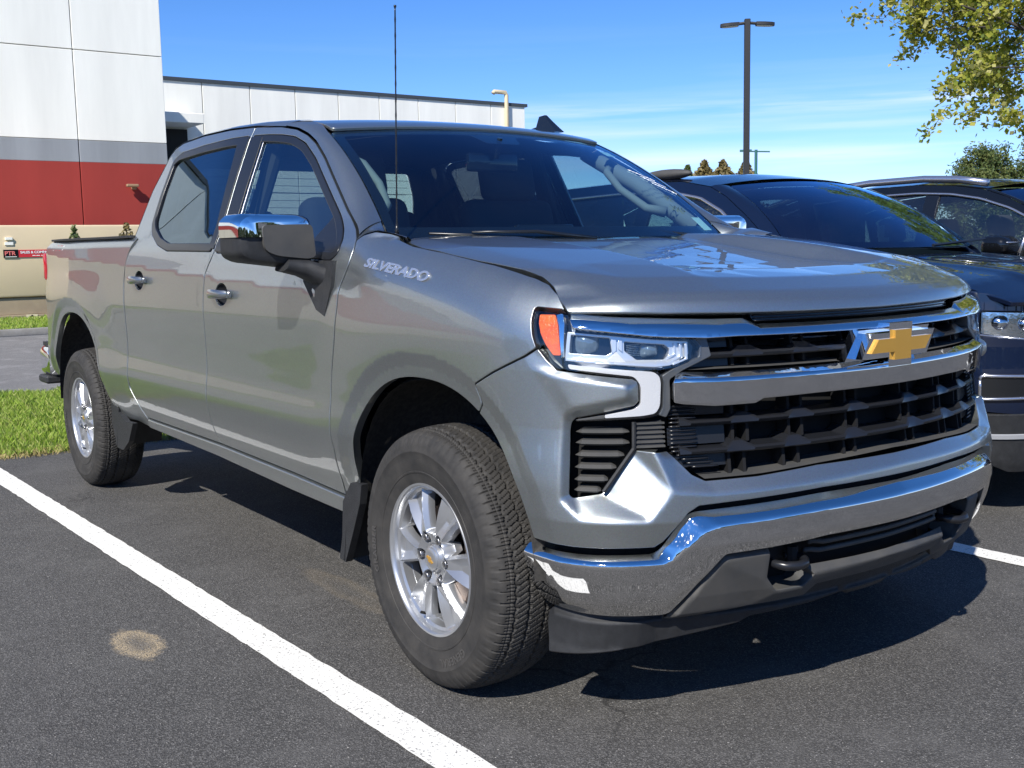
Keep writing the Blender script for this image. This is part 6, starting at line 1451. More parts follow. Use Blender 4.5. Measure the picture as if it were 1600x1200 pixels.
# inside mirror, headliner, pillar trims, grab handle
bm = bmesh.new(); bx(bm, (-1.02, .0, 1.665), (.03, .25, .075)); bevel_all(bm, .012, 2); tube(bm, [(-.99, 0, 1.68), (-.96, 0, 1.76)], .012, 6); bm_obj('inside_mirror', bm, M['gloss_black'], truck, angle=40)
hl = bmesh.new(); n_ = 12; rows = []
for i in range(n_+1):
    x = -1.10-(1.50)*i/n_; rows.append([hl.verts.new((x, y, float(roofz(np.array(x), np.array(y)))-.045-.03*(abs(y)/.66)**4)) for y in np.linspace(-.66, .66, 9)])
for a, b in zip(rows[:-1], rows[1:]):
    for k in range(8): hl.faces.new((a[k], a[k+1], b[k+1], b[k]))
bm_obj('headliner', hl, M['cabin'], truck, smooth=True)
for s_ in (1, -1):
    bm = bmesh.new(); tube(bm, [(-1.20, s_*.66, 1.74), (-.90, s_*.71, 1.58), (-.56, s_*.77, 1.36)], .040, 8); bm_obj('pillar_trim', bm, M['cabin_light'] if s_ > 0 else M['cabin'], truck, smooth=True)
    bm = bmesh.new(); bx(bm, (-1.62, s_*.79, 1.45), (.10, .05, .75), Matrix.Rotation(s_*.35, 3, 'X')); bevel_all(bm, .015, 1); bm_obj('centre_pillar_trim', bm, M['cabin'], truck)
    bm = bmesh.new(); bx(bm, (-1.65, s_*.88, .95), (2.1, .06, .70)); bm_obj('door_trim', bm, M['cabin'], truck)
    bm = bmesh.new(); tube(bm, [(-1.03, s_*.655, 1.66), (-1.0, s_*.61, 1.64), (-.90, s_*.60, 1.56), (-.78, s_*.64, 1.475), (-.72, s_*.70, 1.455)], [.022, .017, .016, .018, .024], 8); bm_obj('grab_handle', bm, M['cabin_light'], truck, smooth=True)
bm = bmesh.new(); bx(bm, (-2.70, -.79, 1.5), (.10, .04, .6), Matrix.Rotation(-.3, 3, 'X')); bx(bm, (-2.70, .79, 1.5), (.10, .04, .6), Matrix.Rotation(.3, 3, 'X')); bx(bm, (-1.7, 0, .80), (2.2, 1.7, .04)); bm_obj('cab_floor', bm, M['cabin'], truck)
# small service labels on the screen
def wlab(name, s0, s1, t0, t1, m):
    panel(name, m, ws, [(s0, t0), (s1, t0), (s1, t1), (s0, t1)], lambda s, t: WS(s, t)-np.array([.54, 0, .84])*0.004, up=(1, 0, .8), step=.05, rim=.001, rr=.0005, shrink=0, fil=0)
M['sticker'] = mat('pale_sticker', (0.55, 0.72, 0.66), 0.4)
wlab('screen_label', .87, .95, .86, .97, M['sticker']); wlab('screen_label', .84, .93, .12, .19, M['sticker'])

# dealer's handwriting on the far side of the screen
M['marker_white'] = mat('white_marker', (0.75, 0.78, 0.80), 0.6); M['marker_dark'] = mat('dark_marker', (0.03, 0.06, 0.07), 0.6)
def ws_text(s_, t_, txt, size, m, rot=0.0):
    P0 = WS(s_, t_); ex = WS(s_+.04, t_)-WS(s_, t_); ey = WS(s_, t_-.05)-WS(s_, t_); ex = Vector(ex).normalized(); ey = Vector(ey).normalized(); nn = ex.cross(ey); q = Matrix.Rotation(rot, 3, nn); ex, ey = q @ ex, q @ ey
    o = text_obj('marker_writing', txt, size, m, ws, tuple(Vector(P0)+nn*.004), tuple(ex), tuple(ey), .0004, 1.0); return o
ws_text(.80, .70, '52', .050, M['marker_dark'], -.35); ws_text(.745, .80, 'W6', .050, M['marker_dark'], -.35)
rng_ = random.Random(5)
for k in range(3):
    bm = bmesh.new(); s0, t0 = .78+.035*k, .40+.07*k; pts = []
    for i in range(26):
        P0 = WS(s0+.0055*i, t0+.0045*i+.014*math.sin(i*1.9+k)*rng_.uniform(.4, 1)); pts.append(tuple(P0+np.array([.54, 0, .84])*.004))
    tube(bm, pts, .0009, 4); bm_obj('marker_scrawl', bm, M['marker_white'], ws)

# ================================================================== the two dark cars beyond the pickup
M['navy'] = paint('navy_paint', (0.006, 0.012, 0.034), metal=0.2, rough=0.35, flake=0.05, dust=0.002, spec=0.05)
M['black_paint'] = paint('black_paint', (0.006, 0.007, 0.009), metal=0.1, rough=0.35, flake=0.05, dust=0.002, spec=0.05)
M['car_screen'] = glass_mat('car_windscreen', (0.10, 0.17, 0.20), 1.0, 0.0, 1.95, dirt=0.01, rc=(0.5, 0.85, 1.2))
M['car_side_glass'] = glass_mat('car_side_glass', (0.50, 0.57, 0.56), 0.95, 0.0, 1.75, dirt=0.03)
M['silver_trim'] = mat('satin_silver_trim', (0.62, 0.62, 0.65), 0.22, 0.9)
M['grey_plastic'] = mat('grey_skid_plate', (0.30, 0.31, 0.33), 0.45)
def rows_mesh(name, rows, m, parent, flip=False, closed=False):
    V = np.array(rows, float); k, n = V.shape[:2]
    F = [(j*n+i, j*n+i+1, (j+1)*n+i+1, (j+1)*n+i) for j in range(k-1) for i in range(n-1)]
    bm = bmesh.new(); vs_ = [bm.verts.new(p) for p in V.reshape(-1, 3)]
    for f in F:
        q = []
        for i in f:
            if all((vs_[i].co-w.co).length > 1e-6 for w in q): q.append(vs_[i])
        if len(q) > 2:
            try: bm.faces.new(q)
            except ValueError: pass
    return bm_obj(name, bm, m, parent, smooth=True)
def cr1(xs, ys, x):
    return np.interp(x, *_cub(xs, ys)) if len(xs) > 2 else np.interp(x, xs, ys)
def make_suv(loc, rotz, label, Wd, paint_m, screen_m, hoodz, beltz, cp_, rail=None, chrome_arc=True, group=None, name='parked_car', glass_m=None, lamps='a'):
    car = empty(name, loc, rotz, label, 'car', group)
    H = Wd/2; L = 4.9
    plan_p = [(0, 0), (-.01, .25*H), (-.055, .55*H), (-.14, .78*H), (-.26, .91*H), (-.45, .975*H), (-.8, H), (-1.6, H), (-3.4, H), (-4.2, .985*H), (-4.65, .93*H), (-4.85, .80*H), (-4.9, .5*H), (-4.9, 0)]
    P = np.array(plan_p); t = np.r_[0, np.cumsum(np.hypot(*np.diff(P, axis=0).T))]; tg, xg = _cub(t, P[:, 0]); _, yg = _cub(t, P[:, 1])
    xg[0] = 0; yg[0] = 0; tx, ty = np.gradient(xg), np.gradient(yg); ll = np.hypot(tx, ty); tx, ty = tx/ll, ty/ll; tx[0], ty[0] = 0, 1
    zin = _cub([.18, .28, .40, .55, .70, .82, .95, 1.08, 1.4], [.10, .055, .035, .005, .0, .008, .010, .022, .05])
    arch = [(-.95, .40), (-3.85, .40)]
    def f(u, z, off=0.0):
        a = np.abs(u); s = np.sign(u)+(np.sign(u) == 0); x = np.interp(a, tg, xg); y = np.interp(a, tg, yg); nx = np.interp(a, tg, ty); ny = -np.interp(a, tg, tx)
        fr = np.where(a < .8, 1, 0); d = -np.interp(z, *zin)-fr*(np.maximum(z-.75, 0)*.18)*(1-a/.8)+off
        for cx, cz in arch:
            r = np.hypot(x-cx, z-cz); d = d+.022*(1-sstep(.40, .46, r))
        return np.stack([x+nx*d, (y+ny*d)*s, z+0*d], -1)
    def ux(x): return float(np.interp(-x, -xg[:int(len(xg)*.8)], tg[:int(len(xg)*.8)]))
    zh = lambda x: float(np.interp(-x, [0, .1, .3, .6, 1.0, 1.4, 2.0, 4.0, 4.9], hoodz))
    def arc(cx, r=.40, n=20): return [(cx+r*math.cos(a), .40+r*math.sin(a)) for a in np.linspace(-.35, math.pi+.35, n)]
    base_m = M['black_plastic']
    for s_ in (1, -1):
        top = [(x, zh(x)) for x in np.linspace(-.30, -4.75, 24)]
        lo = [(-4.75, .40), (-4.30, .36)]+arc(arch[1][0])[::-1]+[(-3.35, .28), (-1.45, .28)]+arc(arch[0][0])[::-1]+[(-.50, .36), (-.34, .45)]
        loop = [(s_*ux(x), z) for x, z in top+lo]
        panel('side_body', paint_m, car, loop, f, up=(0, s_, .2), step=.05, rim=.03, rr=.004, fil=.01)
        for cx, cz in arch:
            bm = bmesh.new(); rws = []
            for y in (H-.03, H-.35): rws.append([bm.verts.new((cx+.405*math.cos(a), s_*y, cz+.405*math.sin(a))) for a in np.linspace(-.4, math.pi+.4, 17)])
            for i in range(16): bm.faces.new((rws[0][i], rws[0][i+1], rws[1][i+1], rws[1][i]))
            cc = bm.verts.new((cx, s_*(H-.35), cz))
            for i in range(16): bm.faces.new((rws[1][i], rws[1][i+1], cc))
            bm_obj('wheel_liner', bm, M['under'], car)
            w = empty('wheel'); w.parent = car; w.location = (cx, s_*(H-.125), .365); w.rotation_euler = (0, 0, 0 if s_ < 0 else math.pi)
            lathe('tyre', [(.23, .10), (.25, .115), (.32, .118), (.352, .105), (.365, .09), (.367, .0), (.365, -.09), (.35, -.105), (.32, -.118), (.23, -.10)], M['rubber'], w, 48)
            lathe('rim', [(0, -.085), (.05, -.09), (.07, -.07), (.20, -.075), (.225, -.105), (.235, -.108), (.238, -.09)], M['alloy'], w, 40)
    # nose: upper painted band, black lower, lamps, grille
    ue = ux(-.31); uf = lambda k: k*ue
    panel('front_bumper', paint_m, car, [(-ue, zh(-.3)), (-ue*.85, zh(-.2)), (0, zh(0)), (ue*.85, zh(-.2)), (ue, zh(-.3)), (ue, .52), (ue*.75, .50), (0, .50), (-ue*.75, .50), (-ue, .52)], f,
          holes=[[(uf(.98), .985), (uf(.60), .975), (uf(.52), .93), (uf(.56), .885), (uf(.72), .85), (uf(.98), .875)], [(-uf(.98), .985), (-uf(.60), .975), (-uf(.52), .93), (-uf(.56), .885), (-uf(.72), .85), (-uf(.98), .875)],
                 [(uf(.47), .96), (uf(.40), .80), (-uf(.40), .80), (-uf(.47), .96)]], up=(1, 0, .1), step=.03, rim=.03, fil=.02)
    def fo(o): return lambda u, z: f(u, z, o)
    panel('lower_bumper', base_m if lamps == 'a' else paint_m, car, [(-ue, .51), (ue, .51), (ue*1.02, .30), (ue*.8, .22), (-ue*.8, .22), (-ue*1.02, .30)], fo(.012), up=(1, 0, 0), step=.05, rim=.03, fil=.02)
    panel('skid_plate', M['grey_plastic'], car, [(-ue, .415), (ue, .415), (ue, .385), (-ue, .385)], fo(.020), up=(1, 0, 0), step=.05, rim=.02, fil=.005)
    panel('radiator_grille', M['gloss_black'], car, [(uf(.50), .98), (uf(.42), .78), (-uf(.42), .78), (-uf(.50), .98)], fo(-.03), up=(1, 0, 0), step=.06, rim=.01, fil=0)
    for k in range(5):
        bm = bmesh.new(); tube(bm, [tuple(f(np.array(u), np.array(.82+.032*k), -.01)) for u in np.linspace(-uf(.43), uf(.43), 13)], .006, 6); bm_obj('grille_bar', bm, M['chrome'], car, smooth=True)
    panel('nose_backing', M['flat_black'], car, [(-ue, 1.0), (ue, 1.0), (ue, .3), (-ue, .3)], fo(-.12), up=(1, 0, 0), step=.1, rim=.01, fil=0)
    for s_ in (1, -1):
        hlp = empty('headlamp'); hlp.parent = car
        lo_ = [(s_*uf(.98), .985), (s_*uf(.60), .975), (s_*uf(.52), .93), (s_*uf(.56), .885), (s_*uf(.72), .85), (s_*uf(.98), .875)]
        panel('lamp_reflector', M['reflector'], hlp, lo_, fo(-.035), up=(1, 0, 0), step=.03, rim=.005, fil=.01)
        for q, zz_ in ((.88, .93), (.74, .92), (.62, .93)):
            c0 = Vector(tuple(f(np.array(s_*uf(q)), np.array(zz_), -.03))); n3 = Vector((.85, s_*.5, 0)).normalized(); t3 = Vector((-n3.y, n3.x, 0)); bm = bmesh.new(); rg = []
            for rr3, dd in ((.040, 0), (.040, .006), (.034, .010), (.032, .012), (.020, .022), (.008, .026)):
                rg.append([bm.verts.new(c0+n3*dd+t3*rr3*math.cos(a)+Vector((0, 0, rr3*.85*math.sin(a)))) for a in np.linspace(0, 2*math.pi, 21)[:-1]])
            for a, b in zip(rg[:-1], rg[1:]):
                for i in range(20): bm.faces.new((a[i], a[(i+1) % 20], b[(i+1) % 20], b[i]))
            bm.faces.new(rg[-1]); bm_obj('lamp_lens', bm, M['reflector'], hlp, smooth=True)
        bm = bmesh.new(); tube(bm, [tuple(f(np.array(u), np.array(z), .002)) for u, z in [lo_[5], lo_[4], lo_[3], lo_[2]]], .006, 6); bm_obj('lamp_trim', bm, M['silver_trim'], hlp, smooth=True)
        panel('lamp_glass', M['clear'], hlp, lo_, fo(0.0), up=(1, 0, 0), step=.04, rim=.004, fil=.01)
        fg = empty('fog_lamp_bezel'); fg.parent = car
        lf = [(s_*uf(.97), .69), (s_*uf(.66), .685), (s_*uf(.68), .62), (s_*uf(.75), .585), (s_*uf(.97), .58)]
        panel('fog_recess', M['gloss_black'], fg, lf, fo(.004), up=(1, 0, 0), step=.05, rim=.02, fil=.01)
        bm = bmesh.new(); q = resample(fillet(lf, .02), .03); q = np.vstack([q, q[:1]]); tube(bm, [tuple(f(np.array(a), np.array(b), .010)) for a, b in q], .008, 6); bm_obj('fog_ring', bm, M['silver_trim'], fg, smooth=True)
    # hood
    wbc, wbx, wbz = cp_['base_c'], cp_['base_x'], cp_['base_z']; wtc, wtx, wtz, wty = cp_['top_c'], cp_['top_x'], cp_['top_z'], cp_['top_y']
    def hoodS(x, y):
        e = np.interp(-x, [0, .1, .3, .6, 1.0, 1.4, 2.0], hoodz[:7]); q = np.abs(y)/H
        return np.stack([x-(q**2.6)*.17*np.clip(1+x/1.4, 0, 1), y, e+.085*(1-q**2.4)*np.clip(-x/.35, 0, 1)**.6+.010*np.exp(-((q-.5)/.06)**2)*np.clip(-x/.3, 0, 1)], -1)
    panel('hood', paint_m, car, [(-.01, -.50*H), (-.012, 0), (-.01, .50*H), (-.06, .86*H), (-.30, .915*H), (-.8, .93*H), (wbx+.06, .90*H), (wbc+.05, .4*H), (wbc+.05, -.4*H), (wbx+.06, -.90*H), (-.8, -.93*H), (-.30, -.915*H), (-.06, -.86*H)], hoodS, up=(0, 0, 1), step=.04, rim=.02, rr=.004, fil=.02)
    for s_ in (1, -1):
        a = [hoodS(np.array(x), np.array(s_*.93*H)) for x in np.linspace(-.3, wbx+.06, 14)]; b = [f(np.array(s_*ux(x)), np.array(zh(x))) for x in np.linspace(-.3, wbx, 14)]
        loft('fender_top', paint_m, car, a, b, n=16, k=4, bulge=.012, bdir=(0, s_*.6, .8))
    # windscreen
    bwy = H*.90
    def WSc(s, t):
        hw = wty+(bwy-wty)*t; x = wtx+(wbx-wtx)*t+(1-s**2)*((wtc-wtx)*(1-t)+(wbc-wbx)*t); z = wtz+(wbz-wtz)*t+(1-s**2)*(.035*(1-t)-.01*t); b = .04*4*t*(1-t)
        return np.stack([x+b*.6, s*hw, z+b*.8], -1)
    wsc = panel('windscreen', screen_m, car, [(-1, 0), (1, 0), (1, 1), (-1, 1)], WSc, up=(1, 0, 1), step=.06, rim=.006, rr=.002, fil=.04, shrink=.004)
    def WSd(s, t): return WSc(s, t)-np.array([.6, 0, .8])*.008
    panel('glass_border', M['gloss_black'], wsc, [(-.99, .01), (.99, .01), (.99, 1), (-.99, 1)], WSd, holes=[[(-.93, .05), (-.14, .05), (-.10, .2), (.10, .2), (.14, .05), (.93, .05), (.95, .92), (-.95, .92)]], up=(1, 0, 1), step=.05, rim=.002, fil=.03)
    # side glass surface
    def side(x, z, off=0.0):
        x = np.asarray(x, float); z = np.asarray(z, float)
        return np.stack([x, -(H-.035-.40*np.maximum(z-beltz, 0)-.02*np.maximum(beltz-z, 0)+off+.0*x), z], -1)
    arcp = cp_['arc']                       # window top line (x,z), front to rear
    bot_ = [(arcp[-1][0], beltz+.03), (arcp[0][0]+.02, beltz+cp_.get('drop', -.02))]
    wl_ = arcp+bot_
    bpx = cp_['bp']
    def cut(loop, xa, xb):
        out = []; n = len(loop)
        def clip(L_, fn):
            r = []
            for i in range(len(L_)):
                a, b = L_[i], L_[(i+1) % len(L_)]; fa, fb = fn(a), fn(b)
                if fa >= 0: r.append(a)
                if fa*fb < 0: k = fa/(fa-fb); r.append((a[0]+(b[0]-a[0])*k, a[1]+(b[1]-a[1])*k))
            return r
        return clip(clip(loop, lambda p: p[0]-xa), lambda p: xb-p[0])
    outer = cp_['outer']                    # roof line of the side frame
    fr_loop = outer+[(outer[-1][0], beltz-.10), (outer[0][0], beltz-.10)]
    segs = [(bpx+.05, 9), (bpx-1.0, bpx-.05), (-9, bpx-1.06)]
    holes = [cut(wl_, a, b) for a, b in segs]; holes = [h for h in holes if len(h) > 2]
    parts = [panel('door_frame', paint_m, car, fr_loop, side, holes=holes, up=(0, -1, .3), step=.05, rim=.03, fil=.01)]
    for h in holes: parts.append(panel('side_window', glass_m or M['car_side_glass'], car, h, lambda x, z: side(x, z, -.010), up=(0, -1, .3), step=.1, rim=.004, fil=.01, shrink=0))
    parts.append(panel('pillar_cover', M['gloss_black'], car, cut(wl_, bpx-.06, bpx+.06), lambda x, z: side(x, z, .003), up=(0, -1, .3), step=.06, rim=.02, fil=0, shrink=0))
    bm = bmesh.new(); tube(bm, [tuple(side(np.array(x), np.array(z+.012), .004)) for x, z in resample_open(arcp, .05)], .010, 6); parts.append(bm_obj('window_trim', bm, M['silver_trim'], car, smooth=True))
    if cp_.get('front_bar'):
        bm = bmesh.new(); xq = cp_['front_bar']; tube(bm, [tuple(side(np.array(xq-.03), np.array(beltz), .0)), tuple(side(np.array(xq), np.array(float(np.interp(-xq, [-p[0] for p in arcp], [p[1] for p in arcp]))), .0))], .010, 6); parts.append(bm_obj('quarter_bar', bm, M['silver_trim'], car, smooth=True))
    for p in parts: mirror_copy(p, car)
    # A pillars and roof
    o3 = [side(np.array(x), np.array(z)) for x, z in outer]
    k0 = cp_['kroof']
    for s_ in (1, -1):
        A_ = [np.array(p)*np.array([1, -s_, 1]) for p in o3[:k0+1]]; B_ = [WSc(np.array(float(s_)), np.array(t_)) for t_ in np.linspace(1, 0, 8)]
        loft('front_pillar', paint_m, car, A_, B_, n=16, k=4, bulge=.015, bdir=(.3, s_*.6, .6))
    top_x = np.array([outer[i][0] for i in range(k0, len(outer))]); top_z = np.array([outer[i][1] for i in range(k0, len(outer))])
    rows = []
    for q in np.linspace(-1, 1, 17):
        row = []
        for x, z in zip(top_x, top_z):
            y = -float(side(np.array(x), np.array(z))[1]); fx_ = x+(wtc-wtx)*(1-q*q)*max(0, 1-(top_x[0]-x)/.5) if True else x
            row.append((fx_, y*q, z+.055*(1-abs(q)**2.2)))
        rows.append(row)
    # refine along x
    rows = [[tuple(np.array([np.interp(t_, np.arange(len(r)), np.array(r)[:, k]) for k in range(3)])) for t_ in np.linspace(0, len(r)-1, 40)] for r in rows]
    rows_mesh('roof', rows, paint_m, car)
    if rail:
        for s_ in (1, -1):
            bm = bmesh.new(); tube(bm, [(x, s_*(-float(side(np.array(x), np.array(z))[1])-.05), z+.035+rail) for x, z in zip(top_x[0:], top_z[0:])], .028, 8); bm_obj('roof_rail', bm, M['silver_trim'], car, smooth=True)
    # tail, floor, seats
    bm = bmesh.new(); bx(bm, (-4.78, 0, .95), (.1, Wd*.82, .9)); bx(bm, (-4.5, 0, 1.35), (.1, Wd*.7, .6)); bx(bm, (-2.4, 0, .45), (4.2, Wd*.9, .2)); bm_obj('tail_panel', bm, paint_m, car)
    for y in (-.4, .4):
        for x in (-2.35, -3.3):
            st_ = empty('seat'); st_.parent = car
            bm = bmesh.new(); bx(bm, (x, y, 1.0), (.14, .5, .62), Matrix.Rotation(-.25, 3, 'Y')); bevel_all(bm, .05, 2); bm_obj('seat_back', bm, M['seat'], st_, angle=50)
            bm = bmesh.new(); bx(bm, (x-.12, y, 1.40), (.10, .27, .19), Matrix.Rotation(-.2, 3, 'Y')); bevel_all(bm, .04, 2); bm_obj('headrest', bm, M['seat'], st_, angle=50)
    bm = bmesh.new(); prism(bm, [(wbx+.15, beltz-.1), (wbx+.1, wbz-.05), (wbx-.35, wbz-.02), (wbx-.5, .9), (wbx+.1, .7)], -.75, .75, lambda a, b, c: (a, c, b)); bm_obj('dashboard', bm, M['cabin'], car)
    # mirrors
    for s_ in (1, -1):
        mr_ = empty('door_mirror'); mr_.parent = car; mx, mz = cp_['mirror']
        bm = bmesh.new(); bx(bm, (0, 0, 0), (.20, .24, .15)); bevel_all(bm, .06, 4)
        for v in bm.verts: v.co.y *= 1+.0*v.co.x; v.co.z *= 1-.35*max(0, v.co.x/.1)*.6
        bmesh.ops.transform(bm, matrix=Matrix.Translation((mx, s_*(H+.11), mz)), verts=bm.verts); bm_obj('mirror_shell', bm, paint_m if lamps != 'a' else M['gloss_black'], mr_, angle=60)
        bm = bmesh.new(); tube(bm, [(mx+.0, s_*(H-.05), mz-.06), (mx, s_*(H+.06), mz-.04)], .022, 8); bm_obj('mirror_stem', bm, M['black_plastic'], mr_, smooth=True)
        bm = bmesh.new(); tube(bm, [(mx+.098, s_*(H+.20), mz+.022), (mx+.104, s_*(H+.10), mz+.022), (mx+.095, s_*(H+.02), mz+.022)], .006, 6); bm_obj('mirror_stripe', bm, M['silver_trim'], mr_, smooth=True)
    bm = bmesh.new(); tube(bm, [(wbc+.02, -.05, wbz+.0), (wbc-.03, .55, wbz+.03)], .009, 6); bm_obj('wiper', bm, M['trim_black'], car)
    return car
def resample_open(P, st):
    P = np.array(P, float); d = np.r_[0, np.cumsum(np.linalg.norm(np.diff(P, axis=0), axis=1))]; n = max(2, int(d[-1]/st)); t = np.linspace(0, d[-1], n); k = [np.interp(t, d, P[:, i]) for i in range(2)]
    return list(zip(*k))
navy = make_suv((.24, 2.93, 0), 0, 'glossy navy blue SUV parked right beside the pickup, seen over its hood', 1.95, M['navy'], M['car_screen'],
    [1.00, 1.03, 1.075, 1.11, 1.15, 1.185, 1.19, 1.19, 1.15], 1.19,
    dict(base_c=-1.10, base_x=-1.42, base_z=1.285, top_c=-1.96, top_x=-2.04, top_z=1.655, top_y=.66,
         arc=[(-1.62, 1.25), (-1.75, 1.36), (-1.95, 1.49), (-2.15, 1.575), (-2.4, 1.62), (-2.9, 1.635), (-3.6, 1.62), (-4.25, 1.57), (-4.4, 1.45)], drop=.0,
         outer=[(-1.36, 1.20), (-1.55, 1.335), (-1.75, 1.47), (-1.95, 1.59), (-2.10, 1.655), (-2.35, 1.70), (-2.9, 1.72), (-3.6, 1.705), (-4.25, 1.66), (-4.55, 1.58)], kroof=4, bp=-2.62, mirror=(-1.72, 1.28)), rail=.0)
bm = bmesh.new(); bmesh.ops.create_uvsphere(bm, u_segments=20, v_segments=10, radius=1.0, matrix=Matrix.Translation((-2.62, -.60, 1.757)) @ Matrix.Diagonal((.22, .055, .035, 1))); bm_obj('roof_pod', bm, M['dark_plastic'], navy, smooth=True)
bm = bmesh.new(); bx(bm, (-1.42, -.05, 1.37), (.012, .05, .07)); bx(bm, (-1.40, -.05, 1.31), (.01, .09, .05)); bm_obj('permit_tag', bm, M['drl'], navy)
black = make_suv((.62, 5.74, 0), 0, 'black crossover with silver roof rail and chrome window trim, furthest right', 1.88, M['black_paint'], M['car_screen'],
    [.92, .96, 1.00, 1.04, 1.09, 1.12, 1.14, 1.16, 1.12], 1.14,
    dict(base_c=-1.15, base_x=-1.45, base_z=1.18, top_c=-2.20, top_x=-2.36, top_z=1.665, top_y=.64,
         arc=[(-1.72, 1.26), (-1.95, 1.40), (-2.20, 1.52), (-2.45, 1.60), (-2.7, 1.645), (-3.0, 1.665), (-3.4, 1.66), (-4.0, 1.62), (-4.4, 1.50)], drop=.02,
         outer=[(-1.36, 1.12), (-1.62, 1.29), (-1.95, 1.48), (-2.25, 1.62), (-2.45, 1.685), (-2.7, 1.725), (-3.0, 1.745), (-3.5, 1.74), (-4.1, 1.69), (-4.5, 1.58)], kroof=4, bp=-2.86, mirror=(-2.10, 1.265), front_bar=-2.03), rail=.01, lamps='b')

# ================================================================== lamp posts
M['post'] = mat('dark_bronze_post', (0.022, 0.022, 0.024), 0.5)
M['post_green'] = mat('green_post', (0.03, 0.12, 0.11), 0.5)
M['led'] = mat('led_panel', (0.55, 0.55, 0.5), 0.4)
lp_ = empty('lamp_post', (-22.56, 25.74, 0), math.radians(-40), 'tall dark double-headed lamp post standing behind the navy SUV', 'lamp post', None)
bm = bmesh.new(); bx(bm, (0, 0, 4.28), (.19, .19, 8.78)); bevel_all(bm, .015, 1); bm_obj('pole', bm, M['post'], lp_)
bm = bmesh.new(); bx(bm, (0, 0, .15), (.5, .5, .6)); bm_obj('base', bm, M['concrete'], lp_)
for s_ in (1, -1):
    bm = bmesh.new(); tube(bm, [(0, 0, 8.55), (0, s_*.30, 8.52)], .05, 8); bm_obj('arm', bm, M['post'], lp_)
    hd = bmesh.new(); P = [(.16, .28), (.19, .55), (.16, .78), (.09, .88), (-.09, .88), (-.16, .78), (-.19, .55), (-.16, .28)]
    fs = prism(hd, P, 8.46, 8.56, lambda x, y, z: (x, s_*y, z-(y-.28)*.06)); bevel_all(hd, .025, 2)
    h_ = bm_obj('lamp_head', hd, M['post'], lp_, angle=40)
    bm = bmesh.new(); prism(bm, [(x*.75, .25+(y-.25)*.85+.03) for x, y in P], 8.445, 8.455, lambda x, y, z: (x, s_*y, z-(y-.28)*.06)); bm_obj('led_panel', bm, M['led'], h_)
l2 = empty('lamp_post', (-46.7, 53.8, 0), math.radians(140), 'small green single-arm lamp post far away, right of the tall dark post', 'lamp post', None)
bm = bmesh.new(); tube(bm, [(0, 0, 0), (0, 0, 7.45)], .10, 8); bm_obj('pole', bm, M['post_green'], l2)
bm = bmesh.new(); tube(bm, [(0, -.9, 7.30), (0, .55, 7.36)], .05, 6); bm_obj('arm', bm, M['post_green'], l2)
bm = bmesh.new(); prism(bm, [(-.15, .3), (.15, .3), (.10, 1.05), (-.10, 1.05)], 7.33, 7.47); bm_obj('lamp_head', bm, M['post_green'], l2)

# ================================================================== trees
M['bark'] = mat('grey_bark', (0.065, 0.055, 0.05), 0.9, col2=(0.035, 0.03, 0.028), vscale=8, bump=.6, bscale=30, dist=3)
M['leaf_spring'] = leaf_mat('spring_leaf', [(0.15, 0.21, 0.03), (0.33, 0.37, 0.045), (0.44, 0.42, 0.07), (0.55, 0.52, 0.22)], trans=.5)
M['needle'] = leaf_mat('needle', [(0.05, 0.09, 0.025), (0.11, 0.15, 0.045), (0.18, 0.20, 0.06)], trans=.25)
M['needle_brown'] = leaf_mat('brown_needle', [(0.10, 0.085, 0.03), (0.17, 0.13, 0.045), (0.22, 0.17, 0.06)], trans=.25)
def quads_mesh(name, C_, N_, S_, m, parent, rng, elong=1.0, tone=None):
    n = len(C_); a = rng.normal(size=(n, 3)); t1 = np.cross(N_, a); t1 /= np.maximum(np.linalg.norm(t1, axis=1), 1e-9)[:, None]; t2 = np.cross(N_, t1)
    s = S_[:, None]; V = np.stack([C_-t1*s*.5, C_+t2*s*.5*elong+t1*s*0., C_+t1*s*.5, C_-t2*s*.5*elong], 1).reshape(-1, 3)
    F = np.arange(n*4).reshape(n, 4); me = bpy.data.meshes.new(name); me.vertices.add(len(V)); me.vertices.foreach_set('co', V.ravel())
    me.loops.add(F.size); me.loops.foreach_set('vertex_index', F.ravel().astype(np.int32)); me.polygons.add(n); me.polygons.foreach_set('loop_start', np.arange(n, dtype=np.int32)*4)
    at = me.attributes.new('tone', 'FLOAT', 'POINT'); tn = rng.uniform(0, 1, n) if tone is None else tone; at.data.foreach_set('value', np.repeat(tn, 4))
    me.update(calc_edges=True); me.materials.append(m); o = bpy.data.objects.new(name, me); COL.objects.link(o); o.parent = parent; return o
